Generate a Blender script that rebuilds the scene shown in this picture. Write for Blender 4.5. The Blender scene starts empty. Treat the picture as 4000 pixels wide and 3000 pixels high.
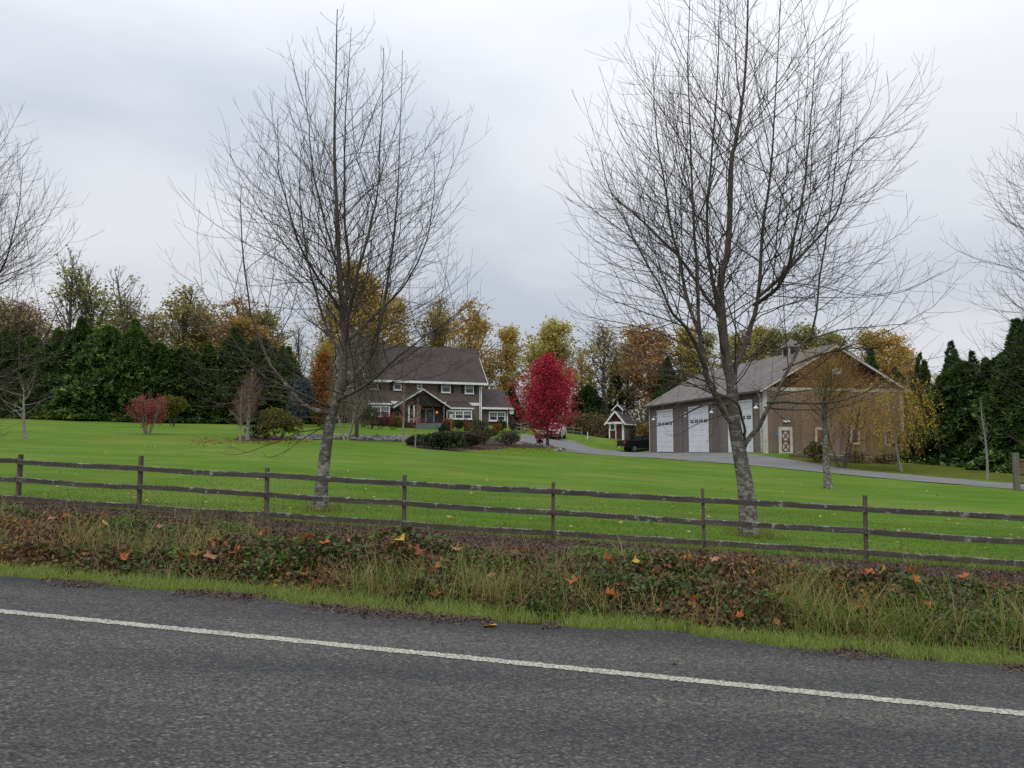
import bpy, math
import numpy as np
from mathutils import Vector, Matrix

sc = bpy.context.scene
COL = sc.collection
R = math.radians

# ------------------------------------------------------------------ camera, world, sun, exposure
PW, PH, F = 2212.0, 1659.0, 1790.0          # picture units used to survey the photograph
HORIZON = 967.0
PITCH = math.atan((HORIZON - PH / 2) / F)
EZ = 1.6                                     # eye height above the road
cam_d = bpy.data.cameras.new("camera")
cam = bpy.data.objects.new("camera", cam_d)
COL.objects.link(cam)
cam.location = (0, 0, EZ)
cam.rotation_euler = (math.pi / 2 + PITCH, 0, 0)
cam_d.sensor_width = 36.0
cam_d.lens = F / PW * 36.0
cam_d.clip_end = 3000
cam_d.clip_start = 0.05
sc.camera = cam

world = bpy.data.worlds.new("World")
sc.world = world
world.use_nodes = True
wn, wl = world.node_tree.nodes, world.node_tree.links
wn.clear()
SUN_EL, SUN_AZ = R(52), R(200)               # behind the camera, high, veiled by cloud


def wnode(t, **kw):
    n = wn.new(t)
    for k, v in kw.items():
        setattr(n, k, v)
    return n


w_out = wnode("ShaderNodeOutputWorld")
w_mix = wnode("ShaderNodeMixShader")
w_sky = wnode("ShaderNodeTexSky", sky_type='NISHITA', sun_disc=False, sun_elevation=SUN_EL, sun_rotation=SUN_AZ)
w_bg1 = wnode("ShaderNodeBackground")
w_bg1.inputs[1].default_value = 0.10
w_bg2 = wnode("ShaderNodeBackground")
w_bg2.inputs[1].default_value = 1.0
w_tc = wnode("ShaderNodeTexCoord")
w_sep = wnode("ShaderNodeSeparateXYZ")
wl.new(w_tc.outputs["Generated"], w_sep.inputs[0])
w_zc = wnode("ShaderNodeMath", operation='MAXIMUM')
w_zc.inputs[1].default_value = 0.0
wl.new(w_sep.outputs[2], w_zc.inputs[0])
w_den = wnode("ShaderNodeMath", operation='ADD')
w_den.inputs[1].default_value = 0.30
wl.new(w_zc.outputs[0], w_den.inputs[0])
w_dx = wnode("ShaderNodeMath", operation='DIVIDE')
w_dy = wnode("ShaderNodeMath", operation='DIVIDE')
wl.new(w_sep.outputs[0], w_dx.inputs[0]); wl.new(w_den.outputs[0], w_dx.inputs[1])
wl.new(w_sep.outputs[1], w_dy.inputs[0]); wl.new(w_den.outputs[0], w_dy.inputs[1])
w_com = wnode("ShaderNodeCombineXYZ")
wl.new(w_dx.outputs[0], w_com.inputs[0]); wl.new(w_dy.outputs[0], w_com.inputs[1])
w_n1 = wnode("ShaderNodeTexNoise")
w_n1.inputs["Scale"].default_value = 0.8
w_n1.inputs["Detail"].default_value = 5.0
w_n1.inputs["Roughness"].default_value = 0.5
w_n1.inputs["Distortion"].default_value = 0.35
w_map = wnode("ShaderNodeMapping")
w_map.inputs["Location"].default_value = (3.3, 1.4, 0.0)
w_map.inputs["Scale"].default_value = (1.0, 1.25, 1.0)
wl.new(w_com.outputs[0], w_map.inputs[0]); wl.new(w_map.outputs[0], w_n1.inputs["Vector"])
w_ramp = wnode("ShaderNodeValToRGB")
e = w_ramp.color_ramp.elements
e[0].position = 0.37; e[0].color = (0.55, 0.595, 0.665, 1)
e[1].position = 0.61; e[1].color = (0.785, 0.797, 0.83, 1)
wl.new(w_n1.outputs[0], w_ramp.inputs[0])
# an overcast sky is brighter overhead than at the horizon
w_gr = wnode("ShaderNodeMapRange")
w_gr.inputs["From Min"].default_value = 0.0
w_gr.inputs["From Max"].default_value = 1.0
w_gr.inputs["To Min"].default_value = 0.90
w_gr.inputs["To Max"].default_value = 2.35
w_pow = wnode("ShaderNodeMath", operation='POWER')
w_pow.inputs[1].default_value = 1.5
wl.new(w_zc.outputs[0], w_pow.inputs[0]); wl.new(w_pow.outputs[0], w_gr.inputs["Value"])
w_mul = wnode("ShaderNodeVectorMath", operation='SCALE')
wl.new(w_ramp.outputs[0], w_mul.inputs[0]); wl.new(w_gr.outputs[0], w_mul.inputs["Scale"])
wl.new(w_mul.outputs[0], w_bg2.inputs[0])
wl.new(w_sky.outputs[0], w_bg1.inputs[0])
w_mix.inputs[0].default_value = 0.93
wl.new(w_bg1.outputs[0], w_mix.inputs[1]); wl.new(w_bg2.outputs[0], w_mix.inputs[2])
wl.new(w_mix.outputs[0], w_out.inputs[0])

sun_d = bpy.data.lights.new("sun", 'SUN')
sun_d.energy = 1.1
sun_d.angle = R(30)
sun_d.color = (1.0, 0.97, 0.92)
sun = bpy.data.objects.new("sun", sun_d)
COL.objects.link(sun)
sd = Vector((math.sin(SUN_AZ) * math.cos(SUN_EL), math.cos(SUN_AZ) * math.cos(SUN_EL), math.sin(SUN_EL)))
sun.rotation_euler = sd.to_track_quat('Z', 'Y').to_euler()

sc.view_settings.view_transform = 'Standard'
sc.view_settings.look = 'None'
sc.view_settings.gamma = 1.0
sc.view_settings.exposure = 0.0
sc.view_settings.use_curve_mapping = False
sc.render.engine = 'CYCLES'
sc.cycles.max_bounces = 6
sc.cycles.diffuse_bounces = 3
sc.cycles.transparent_max_bounces = 4
sc.cycles.use_denoising = False

# ------------------------------------------------------------------ surveying helpers
CP, SP = math.cos(PITCH), math.sin(PITCH)


def ray(px, py):
    a, b = px - PW / 2, PH / 2 - py
    d = np.array([a, F * CP - b * SP, F * SP + b * CP])
    return d / d[1]


def at(px, py, depth):
    """the point of the place seen at (px, py), depth metres ahead"""
    return np.array([0, 0, EZ]) + ray(px, py) * depth


def pix(p):
    x, y, z = p[0], p[1], p[2] - EZ
    f = y * CP + z * SP
    u = -y * SP + z * CP
    return PW / 2 + F * x / f, PH / 2 - F * u / f


# ------------------------------------------------------------------ terrain
U = np.array([-0.983, 0.1836]); U /= np.linalg.norm(U)     # along the road, leftwards and uphill
N_ = np.array([-U[1], U[0]]) * -1                           # across it, away from the camera
GRADE = 0.05


def sv(x, y):
    return x * U[0] + y * U[1], x * N_[0] + y * N_[1]


def xy(s, v):
    return s * U[0] + v * N_[0], s * U[1] + v * N_[1]


def road_z(s):
    s = np.asarray(s, float)
    return GRADE * 60 * np.tanh(s / 60)


FD = np.array([-0.9866, 0.1634]); FD /= np.linalg.norm(FD)
FP3 = at(870, 1150, 13.5)
FGRADE = 0.0473


def fence_pt(i):
    """foot of fence post i (3 is the one seen at 870)"""
    t = (3 - i) * 2.35
    return np.array([FP3[0] + FD[0] * t, FP3[1] + FD[1] * t, FP3[2] + FGRADE * t])


ctrl = []
for i in range(-12, 20):
    p = fence_pt(i)
    ctrl.append(tuple(p))
for c in [(55, 950, 43), (318, 938, 52), (0, 905, 88), (200, 907, 87), (400, 914, 86), (620, 917, 85), (-300, 890, 88),
          (520, 951, 50), (600, 946, 54), (520, 930, 66), (750, 949, 60), (650, 950, 57), (860, 952, 60), (750, 921, 85), (870, 926, 92), (640, 918, 84), (750, 938, 66),
          (990, 970, 57), (900, 966, 55), (1060, 969, 60), (1183, 965, 68), (940, 931, 92), (1040, 920, 99), (1090, 921, 101),
          (1197, 948, 93), (1140, 940, 95), (1350, 951, 108), (1290, 957, 96), (1370, 975, 93), (1340, 976.6, 86), (1340, 974.6, 93), (1300, 972, 86), (1340, 983, 72), (1260, 968, 84), (1406, 977, 89), (1653, 979, 64), (1530, 978, 75), (1953, 996, 66),
          (1250, 977, 72), (1406, 988, 66), (1600, 1001, 57), (1800, 1022, 49), (2000, 1040, 44), (2212, 1060, 40), (2500, 1085, 36),
          (2133, 1035, 47), (2100, 1007, 60), (2300, 1010, 60), (1790, 1055, 36), (1400, 1040, 33), (1100, 1010, 36), (700, 985, 36), (300, 990, 30), (1790, 985, 64.5), (1850, 1010, 56)]:
    ctrl.append(tuple(at(*c)))
for x_, y_, z_ in [(-60, 130, 5.5), (0, 135, 3.6), (40, 130, 1.6), (90, 120, 0.2), (-120, 120, 7.0), (-200, 300, 9), (0, 320, 6), (200, 300, 3), (0, 600, 8), (-500, 600, 12), (500, 600, 4), (-110, 40, 5.5), (100, 40, -1.8), (300, 100, -2), (-300, 100, 7), (-600, 200, 9), (600, 200, 0)]:
    ctrl.append((x_, y_, z_))
ctrl = np.array(ctrl)
MQ = 5.0
_d = np.sqrt(((ctrl[:, None, :2] - ctrl[None, :, :2]) ** 2).sum(-1) + MQ * MQ)
_m = ctrl[:, 2].mean()
WGT = np.linalg.solve(_d + np.eye(len(ctrl)) * 0.02, ctrl[:, 2] - _m)


def T(x, y):
    x = np.asarray(x, float); y = np.asarray(y, float)
    sh = np.broadcast(x, y).shape
    q = np.stack([np.broadcast_to(x, sh).ravel(), np.broadcast_to(y, sh).ravel()], -1)
    out = np.empty(len(q))
    for a in range(0, len(q), 20000):
        b = q[a:a + 20000]
        out[a:a + 20000] = np.sqrt(((b[:, None] - ctrl[None, :, :2]) ** 2).sum(-1) + MQ * MQ) @ WGT + _m
    return out.reshape(sh)


def hit(px, py, y0=13.2, y1=260.0):
    """where the sight line through (px, py) meets the lawn"""
    d = ray(px, py)
    ys = np.arange(y0, y1, 0.2)
    g = T(d[0] * ys, ys) - (EZ + d[2] * ys)
    k = np.nonzero(g >= 0)[0]
    if len(k) == 0:
        yy = y1
    elif k[0] == 0:
        yy = ys[0]
    else:
        a, b = g[k[0] - 1], g[k[0]]
        yy = ys[k[0] - 1] + 0.2 * (-a) / (b - a)
    return np.array([d[0] * yy, yy, float(T(d[0] * yy, yy))])


def on(px, depth, dz=0.0):
    """a point on the ground seen in column px at a given depth"""
    x_ = (px - PW / 2) / F * depth
    return np.array([x_, depth, float(T(x_, depth)) + dz])


# ------------------------------------------------------------------ material helpers
def mat(name, rough=0.8, spec=0.3):
    m = bpy.data.materials.new(name)
    m.use_nodes = True
    nt = m.node_tree
    b = nt.nodes["Principled BSDF"]
    b.inputs["Roughness"].default_value = rough
    b.inputs["Specular IOR Level"].default_value = spec
    return m, nt, b


def nd(nt, t, **kw):
    n = nt.nodes.new(t)
    for k, v in kw.items():
        if k in n.inputs.keys() if hasattr(n.inputs, 'keys') else False:
            n.inputs[k].default_value = v
        else:
            setattr(n, k, v)
    return n


def coords(nt, scale=(1, 1, 1), kind="Object", rot=(0, 0, 0)):
    tc = nt.nodes.new("ShaderNodeTexCoord")
    mp = nt.nodes.new("ShaderNodeMapping")
    mp.inputs["Scale"].default_value = scale
    mp.inputs["Rotation"].default_value = rot
    nt.links.new(tc.outputs[kind], mp.inputs[0])
    return mp.outputs[0]


def noise(nt, vec, scale, detail=4, rough=0.6, dist=0.0):
    n = nt.nodes.new("ShaderNodeTexNoise")
    n.inputs["Scale"].default_value = scale
    n.inputs["Detail"].default_value = detail
    n.inputs["Roughness"].default_value = rough
    n.inputs["Distortion"].default_value = dist
    if vec is not None:
        nt.links.new(vec, n.inputs["Vector"])
    return n.outputs[0]


def ramp(nt, fac, stops, interp='LINEAR'):
    r = nt.nodes.new("ShaderNodeValToRGB")
    r.color_ramp.interpolation = interp
    el = r.color_ramp.elements
    while len(el) < len(stops):
        el.new(0.5)
    for i, (p, c) in enumerate(stops):
        el[i].position = p
        el[i].color = (*c, 1) if len(c) == 3 else c
    nt.links.new(fac, r.inputs[0])
    return r.outputs[0]


def mixc(nt, fac, a, b, mode='MIX'):
    m = nt.nodes.new("ShaderNodeMix")
    m.data_type = 'RGBA'
    m.blend_type = mode
    for sock, v in ((m.inputs[0], fac), (m.inputs[6], a), (m.inputs[7], b)):
        if hasattr(v, "is_output"):
            nt.links.new(v, sock)
        elif isinstance(v, (int, float)):
            sock.default_value = v
        else:
            sock.default_value = (*v, 1) if len(v) == 3 else v
    return m.outputs[2]


def math_(nt, op, a, b=0.0, clamp=False):
    m = nt.nodes.new("ShaderNodeMath")
    m.operation = op
    m.use_clamp = clamp
    for sock, v in ((m.inputs[0], a), (m.inputs[1], b)):
        if hasattr(v, "is_output"):
            nt.links.new(v, sock)
        else:
            sock.default_value = v
    return m.outputs[0]


def bump(nt, b, h, strength=0.4, dist=0.01):
    n = nt.nodes.new("ShaderNodeBump")
    n.inputs["Strength"].default_value = strength
    n.inputs["Distance"].default_value = dist
    nt.links.new(h, n.inputs["Height"])
    nt.links.new(n.outputs[0], b.inputs["Normal"])


def weathered(name, c0, c1, scale=3.0, stretch=(1, 1, 1), rough=0.8, fine=40.0, spec=0.2, b_amt=0.25, kind="Object"):
    """two tones of one paint, wood or stone in broad patches plus fine grain"""
    m, nt, b = mat(name, rough, spec)
    v = coords(nt, stretch, kind)
    n1 = noise(nt, v, scale, 5, 0.6)
    n2 = noise(nt, v, fine, 3, 0.6)
    c = ramp(nt, n1, [(0.32, c0), (0.68, c1)])
    g = ramp(nt, n2, [(0.3, (0.72, 0.72, 0.72)), (0.7, (1.18, 1.18, 1.18))])
    nt.links.new(mixc(nt, 1.0, c, g, 'MULTIPLY'), b.inputs["Base Color"])
    if b_amt:
        bump(nt, b, n2, b_amt, 0.01)
    return m


def leafmat(name, cols, tint=False, trans=0.3, rough=0.6):
    """foliage: every leaf takes its own tone out of cols"""
    m, nt, b = mat(name, rough, 0.25)
    g = nt.nodes.new("ShaderNodeNewGeometry")
    st = [((i + 0.5) / len(cols), c) for i, c in enumerate(cols)]
    c = ramp(nt, g.outputs["Random Per Island"], st)
    if tint:
        oi = nt.nodes.new("ShaderNodeObjectInfo")
        c = mixc(nt, 1.0, c, oi.outputs["Color"], 'MULTIPLY')
    nt.links.new(c, b.inputs["Base Color"])
    tr = nt.nodes.new("ShaderNodeBsdfTranslucent")
    nt.links.new(c, tr.inputs[0])
    mx = nt.nodes.new("ShaderNodeMixShader")
    mx.inputs[0].default_value = trans
    nt.links.new(b.outputs[0], mx.inputs[1]); nt.links.new(tr.outputs[0], mx.inputs[2])
    nt.links.new(mx.outputs[0], nt.nodes["Material Output"].inputs[0])
    return m


# ------------------------------------------------------------------ mesh helpers
def mesh_np(name, verts, quads, smooth=False):
    verts = np.asarray(verts, np.float32).reshape(-1, 3)
    quads = np.asarray(quads, np.int32)
    k = quads.shape[1]
    me = bpy.data.meshes.new(name)
    me.vertices.add(len(verts)); me.vertices.foreach_set("co", verts.ravel())
    me.loops.add(quads.size); me.loops.foreach_set("vertex_index", quads.ravel())
    me.polygons.add(len(quads))
    me.polygons.foreach_set("loop_start", np.arange(0, quads.size, k, dtype=np.int32))
    me.polygons.foreach_set("use_smooth", np.full(len(quads), smooth, bool))
    me.update(calc_edges=True)
    return me


class MB:
    """collects boxes, prisms and tubes; build() links them as one mesh object"""
    def __init__(s):
        s.v, s.f = [], []

    def add(s, vs, fs):
        o = len(s.v)
        s.v += [tuple(map(float, p)) for p in vs]
        s.f += [tuple(i + o for i in f) for f in fs]
        return s

    def box(s, x0, x1, y0, y1, z0, z1):
        x0, x1 = sorted((x0, x1)); y0, y1 = sorted((y0, y1)); z0, z1 = sorted((z0, z1))
        return s.add([(x0, y0, z0), (x1, y0, z0), (x1, y1, z0), (x0, y1, z0), (x0, y0, z1), (x1, y0, z1), (x1, y1, z1), (x0, y1, z1)],
                     [(0, 3, 2, 1), (4, 5, 6, 7), (0, 1, 5, 4), (1, 2, 6, 5), (2, 3, 7, 6), (3, 0, 4, 7)])

    def prism(s, prof, a, b, axis='y'):
        """prof: outline (p, q) swept along axis from a to b"""
        n = len(prof)
        put = {'y': lambda p, q, t: (p, t, q), 'x': lambda p, q, t: (t, p, q), 'z': lambda p, q, t: (p, q, t)}[axis]
        vs = [put(p, q, a) for p, q in prof] + [put(p, q, b) for p, q in prof]
        fs = [tuple(range(n))[::-1], tuple(range(n, 2 * n))] + [(i, (i + 1) % n, n + (i + 1) % n, n + i) for i in range(n)]
        return s.add(vs, fs)

    def bar(s, p, q, w, t, up=(0, 0, 1)):
        """a rectangular bar from p to q, w high (towards up) and t thick"""
        p, q = Vector(p), Vector(q)
        d = (q - p).normalized()
        side = d.cross(Vector(up)).normalized()
        upv = side.cross(d).normalized()
        vs = []
        for e_ in (p, q):
            for a, b in ((-1, -1), (1, -1), (1, 1), (-1, 1)):
                vs.append(e_ + side * (a * t / 2) + upv * (b * w / 2))
        return s.add(vs, [(0, 1, 2, 3)[::-1], (4, 5, 6, 7), (0, 1, 5, 4), (1, 2, 6, 5), (2, 3, 7, 6), (3, 0, 4, 7)])

    def cyl(s, c, r, a, b, axis='y', n=20, r2=None):
        r2 = r if r2 is None else r2
        put = {'y': lambda p, q, t: (c[0] + p, t, c[1] + q), 'x': lambda p, q, t: (t, c[0] + p, c[1] + q), 'z': lambda p, q, t: (c[0] + p, c[1] + q, t)}[axis]
        vs = [put(r * math.cos(2 * math.pi * i / n), r * math.sin(2 * math.pi * i / n), a) for i in range(n)]
        vs += [put(r2 * math.cos(2 * math.pi * i / n), r2 * math.sin(2 * math.pi * i / n), b) for i in range(n)]
        return s.add(vs, [tuple(range(n))[::-1], tuple(range(n, 2 * n))] + [(i, (i + 1) % n, n + (i + 1) % n, n + i) for i in range(n)])

    def mesh(s, name, smooth=False):
        me = bpy.data.meshes.new(name)
        me.from_pydata(s.v, [], s.f)
        bm = bmesh.new(); bm.from_mesh(me)
        bmesh.ops.recalc_face_normals(bm, faces=bm.faces)
        bm.to_mesh(me); bm.free()
        if smooth:
            for p in me.polygons:
                p.use_smooth = True
        return me

    def build(s, name, m, parent=None, bevel=0.0, smooth=False):
        o = link(name, s.mesh(name, smooth), m, parent)
        if bevel:
            md = o.modifiers.new("bevel", 'BEVEL')
            md.width = bevel; md.segments = 2; md.limit_method = 'ANGLE'
        return o


import bmesh


def link(name, me, m=None, parent=None):
    o = bpy.data.objects.new(name, me)
    COL.objects.link(o)
    if m is not None and len(me.materials) == 0:
        me.materials.append(m)
    if parent is not None:
        o.parent = parent
    return o


def tag(o, label=None, cat=None, group=None, kind=None):
    if label: o["label"] = label
    if cat: o["category"] = cat
    if group: o["group"] = group
    if kind: o["kind"] = kind
    return o


def thing(name, label, cat, loc=(0, 0, 0), rz=0.0, group=None):
    o = bpy.data.objects.new(name, None)
    o.empty_display_size = 0.2
    COL.objects.link(o)
    o.location = loc; o.rotation_euler = (0, 0, rz)
    return tag(o, label, cat, group)


def copy_tree(src, loc, rz=0.0, scale=1.0, label=None, group=None, color=None):
    r = src.copy(); COL.objects.link(r)
    r.location = loc; r.rotation_euler = (0, 0, rz)
    r.scale = scale if hasattr(scale, '__len__') else (scale,) * 3
    if label: r["label"] = label
    if group: r["group"] = group
    for ch in src.children:
        c = ch.copy(); COL.objects.link(c); c.parent = r
        if color and ch.get("tinted"): c.color = (*color, 1)
        for g in ch.children:
            d = g.copy(); COL.objects.link(d); d.parent = c
    return r


# ------------------------------------------------------------------ branching
def unit(a):
    return a / np.maximum(np.linalg.norm(a, axis=-1, keepdims=True), 1e-9)


def grow(S, D, L, N, up, wig, rng):
    """M shoots of N points: start S, heading D, length L; up bends them towards (or, negative, away from) the sky"""
    M = len(S)
    P = np.zeros((M, N, 3)); P[:, 0] = S
    d = unit(D)
    st = (L / (N - 1))[:, None]
    for i in range(1, N):
        u = up[i - 1] if hasattr(up, '__len__') else up
        d = unit(d + np.array([0, 0, 1.0]) * u / (N - 1) + rng.normal(0, wig / math.sqrt(N - 1), (M, 3)))
        P[:, i] = P[:, i - 1] + d * st
    return P


def taper(r0, r1, N, M, pw=1.0):
    t = np.linspace(0, 1, N) ** pw
    return np.asarray(r0).reshape(-1, 1) * (1 - t) + np.asarray(r1).reshape(-1, 1) * t + np.zeros((M, 1))


def spawn(P, Rr, cnt, t0, t1, ang, sd_, rng):
    """side shoots: returns start, heading, t along the parent, parent index, parent radius there"""
    M, N = P.shape[:2]
    idx = np.repeat(np.arange(M), cnt)
    if len(idx) == 0:
        return np.zeros((0, 3)), np.zeros((0, 3)), np.zeros(0), idx, np.zeros(0)
    first = np.concatenate([[0], np.cumsum(cnt)[:-1]])
    k = np.arange(len(idx)) - first[idx]
    t = t0 + (t1 - t0) * (k + rng.uniform(0.1, 0.9, len(idx))) / np.maximum(cnt[idx], 1)
    a = t * (N - 1); i = np.minimum(a.astype(int), N - 2); f = (a - i)[:, None]
    S = P[idx, i] * (1 - f) + P[idx, i + 1] * f
    tan = unit(P[idx, i + 1] - P[idx, i])
    r = Rr[idx, i] * (1 - f[:, 0]) + Rr[idx, i + 1] * f[:, 0]
    ref = np.where(np.abs(tan[:, 2:3]) > 0.9, np.array([[1.0, 0, 0]]), np.array([[0, 0, 1.0]]))
    b1 = unit(np.cross(tan, ref)); b2 = np.cross(tan, b1)
    phi = k * 2.4 + idx * 1.7 + rng.normal(0, 0.5, len(idx))
    th = rng.normal(ang, sd_, len(idx))
    D = tan * np.cos(th)[:, None] + (b1 * np.cos(phi)[:, None] + b2 * np.sin(phi)[:, None]) * np.sin(th)[:, None]
    return S, D, t, idx, r


def tubes(P, Rr, k):
    M, N = P.shape[:2]
    tan = np.gradient(P, axis=1)
    tan = unit(tan)
    ref = np.array([0.31, 0.52, 0.79])
    b1 = unit(np.cross(tan, ref)); b2 = np.cross(tan, b1)
    a = np.arange(k) * 2 * math.pi / k
    V = P[:, :, None, :] + Rr[:, :, None, None] * (b1[:, :, None, :] * np.cos(a)[None, None, :, None] + b2[:, :, None, :] * np.sin(a)[None, None, :, None])
    base = (np.arange(M) * N * k)[:, None, None] + (np.arange(N - 1) * k)[None, :, None] + np.arange(k)[None, None, :]
    nxt = (np.arange(M) * N * k)[:, None, None] + (np.arange(N - 1) * k)[None, :, None] + ((np.arange(k) + 1) % k)[None, None, :]
    q = np.stack([base, nxt, nxt + k, base + k], -1)
    return V.reshape(-1, 3), q.reshape(-1, 4)


def join(parts):
    vs, fs, o = [], [], 0
    for v, f in parts:
        vs.append(v); fs.append(f + o); o += len(v)
    return np.concatenate(vs), np.concatenate(fs)


def spline(pts, n):
    pts = np.asarray(pts, float)
    p = np.concatenate([[2 * pts[0] - pts[1]], pts, [2 * pts[-1] - pts[-2]]])
    seg = len(pts) - 1
    out = []
    for t in np.linspace(0, seg, n):
        i = min(int(t), seg - 1); f = t - i
        a, b, c, d = p[i], p[i + 1], p[i + 2], p[i + 3]
        out.append(0.5 * (2 * b + (c - a) * f + (2 * a - 5 * b + 4 * c - d) * f ** 2 + (3 * b - 3 * c + d - a) * f ** 3))
    return np.array(out)


def leaf_quads(C, size, rng, flat=0.0, aspect=0.7, droop=0.0, fold=0.0):
    """a small kite-shaped leaf at every point of C"""
    M = len(C)
    d = rng.normal(0, 1, (M, 3)); d[:, 2] = d[:, 2] * (1 - flat) - droop
    d = unit(d)
    n = rng.normal(0, 1, (M, 3)); n[:, 2] += flat * 3
    w = unit(np.cross(d, n))
    s = np.asarray(size).reshape(-1, 1) * np.ones((M, 1))
    nn = np.cross(d, w) * s * fold
    a = C - d * s * 0.5; b = C + w * s * aspect * 0.5 + nn; c = C + d * s * 0.5; e_ = C - w * s * aspect * 0.5 + nn
    V = np.stack([a, b, c, e_], 1).reshape(-1, 3)
    return V, np.arange(M * 4).reshape(-1, 4)

# ------------------------------------------------------------------ ground, road, verge, driveway
rng = np.random.default_rng(7)
FV = float(sv(FP3[0], FP3[1])[1])            # how far across from the road the fence stands
V_ROAD = 7.35
V_LAWN = FV - 0.12


def axis(lo, hi, fine, coarse, f0, f1):
    """graded coordinates: fine between f0 and f1, coarser away from there"""
    a = [f0]
    while a[-1] < f1: a.append(a[-1] + fine)
    st = fine
    while a[-1] < hi: st = min(st * 1.18, coarse); a.append(a[-1] + st)
    st = fine; b = [f0]
    while b[-1] > lo: st = min(st * 1.18, coarse); b.append(b[-1] - st)
    return np.array(b[:0:-1] + a)


def sheet(name, S, V, zfun, m, kind="structure", parent=None):
    s, v = np.meshgrid(S, V, indexing='ij')
    x, y = xy(s, v)
    z = zfun(s, v, x, y)
    n, k = s.shape
    i = np.arange(n * k).reshape(n, k)
    q = np.stack([i[:-1, :-1], i[:-1, 1:], i[1:, 1:], i[1:, :-1]], -1).reshape(-1, 4)[:, ::-1]
    o = link(name, mesh_np(name, np.stack([x, y, z], -1), q, True), m, parent)
    if kind: o["kind"] = kind
    return o


def vnoise(x, y, sc_, seed):
    """smooth value noise for relief and for mixing plants"""
    r = np.random.default_rng(seed)
    tab = r.uniform(-1, 1, (64, 64))
    x = np.asarray(x) / sc_ + 100.0; y = np.asarray(y) / sc_ + 100.0
    xi, yi = np.floor(x).astype(int), np.floor(y).astype(int)
    fx, fy = x - xi, y - yi
    fx = fx * fx * (3 - 2 * fx); fy = fy * fy * (3 - 2 * fy)
    g = lambda a, b: tab[a % 64, b % 64]
    return (g(xi, yi) * (1 - fx) + g(xi + 1, yi) * fx) * (1 - fy) + (g(xi, yi + 1) * (1 - fx) + g(xi + 1, yi + 1) * fx) * fy


# lawn: mown grass, streaky with the mower, a little yellower in patches
m_lawn, nt, b = mat("lawn_grass", 0.85, 0.04)
v0 = coords(nt, (1, 1, 1))
big = noise(nt, coords(nt, (1, 1.4, 1), rot=(0, 0, 0.18)), 0.14, 7, 0.66)
mid = noise(nt, coords(nt, (0.35, 1.6, 1), rot=(0, 0, 0.18)), 0.9, 4, 0.6)
fin = noise(nt, v0, 14, 3, 0.7)
c = ramp(nt, big, [(0.26, (0.060, 0.132, 0.010)), (0.48, (0.088, 0.158, 0.016)), (0.64, (0.125, 0.176, 0.030)), (0.78, (0.165, 0.182, 0.050))])
c = mixc(nt, 1.0, c, ramp(nt, mid, [(0.3, (0.80, 0.84, 0.8)), (0.7, (1.14, 1.10, 1.1))]), 'MULTIPLY')
c = mixc(nt, 1.0, c, ramp(nt, fin, [(0.25, (0.80, 0.82, 0.8)), (0.75, (1.14, 1.12, 1.14))]), 'MULTIPLY')
nt.links.new(c, b.inputs["Base Color"])
bump(nt, b, fin, 0.6, 0.03)


def lawn_z(s, v, x, y):
    z = T(x, y)
    return z + 0.02 * vnoise(x, y, 1.7, 3)


S_ax = axis(-330, 330, 0.7, 16, -48, 42)
sheet("lawn", S_ax, axis(V_LAWN, 620, 0.6, 20, V_LAWN, V_LAWN + 96), lawn_z, m_lawn)

# asphalt: worn, pale olive chippings showing through a dark binder, darker in the shoulder
m_road, nt, b = mat("asphalt", 0.85, 0.25)
v0 = coords(nt, (1, 1, 1))
vr = coords(nt, (1, 1, 1), rot=(0, 0, -math.atan2(U[1], U[0])))
vo = nt.nodes.new("ShaderNodeTexVoronoi"); vo.inputs["Scale"].default_value = 78
st = coords(nt, (0.62, 1, 1), rot=(0, 0, -math.atan2(U[1], U[0])))
nt.links.new(st, vo.inputs["Vector"])
sp = nt.nodes.new("ShaderNodeSeparateColor"); nt.links.new(vo.outputs["Color"], sp.inputs[0])
chips = ramp(nt, sp.outputs[0], [(0.0, (0.042, 0.041, 0.041)), (0.42, (0.064, 0.062, 0.060)), (0.75, (0.088, 0.086, 0.078)), (0.94, (0.112, 0.108, 0.086)), (1.0, (0.18, 0.173, 0.138))])
gap = ramp(nt, vo.outputs["Distance"], [(0.35, (1.15, 1.15, 1.15)), (0.8, (0.5, 0.5, 0.52))])
c = mixc(nt, 1.0, chips, gap, 'MULTIPLY')
pat = noise(nt, coords(nt, (0.18, 1.0, 1), rot=(0, 0, -math.atan2(U[1], U[0]))), 1.1, 5, 0.6)
c = mixc(nt, 1.0, c, ramp(nt, pat, [(0.3, (0.74, 0.76, 0.80)), (0.7, (1.20, 1.18, 1.15))]), 'MULTIPLY')
sx = nt.nodes.new("ShaderNodeSeparateXYZ")
nt.links.new(vr, sx.inputs[0])
ac = math_(nt, 'MULTIPLY', sx.outputs[1], -1.0)
wob = math_(nt, 'MULTIPLY', math_(nt, 'SUBTRACT', noise(nt, v0, 0.9, 4), 0.5), 0.5)
ac = math_(nt, 'ADD', ac, wob)
sh_ = nt.nodes.new("ShaderNodeMapRange"); sh_.inputs[1].default_value = 6.6; sh_.inputs[2].default_value = 7.2
nt.links.new(ac, sh_.inputs[0])
lanes = noise(nt, coords(nt, (0.03, 1.0, 1), rot=(0, 0, -math.atan2(U[1], U[0]))), 1.4, 3, 0.5)
c = mixc(nt, 1.0, c, ramp(nt, lanes, [(0.35, (0.80, 0.80, 0.82)), (0.65, (1.14, 1.13, 1.11))]), 'MULTIPLY')
stain = noise(nt, v0, 2.6, 5, 0.7)
c = mixc(nt, 1.0, c, ramp(nt, stain, [(0.30, (0.72, 0.72, 0.74)), (0.42, (1, 1, 1))]), 'MULTIPLY')
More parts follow.
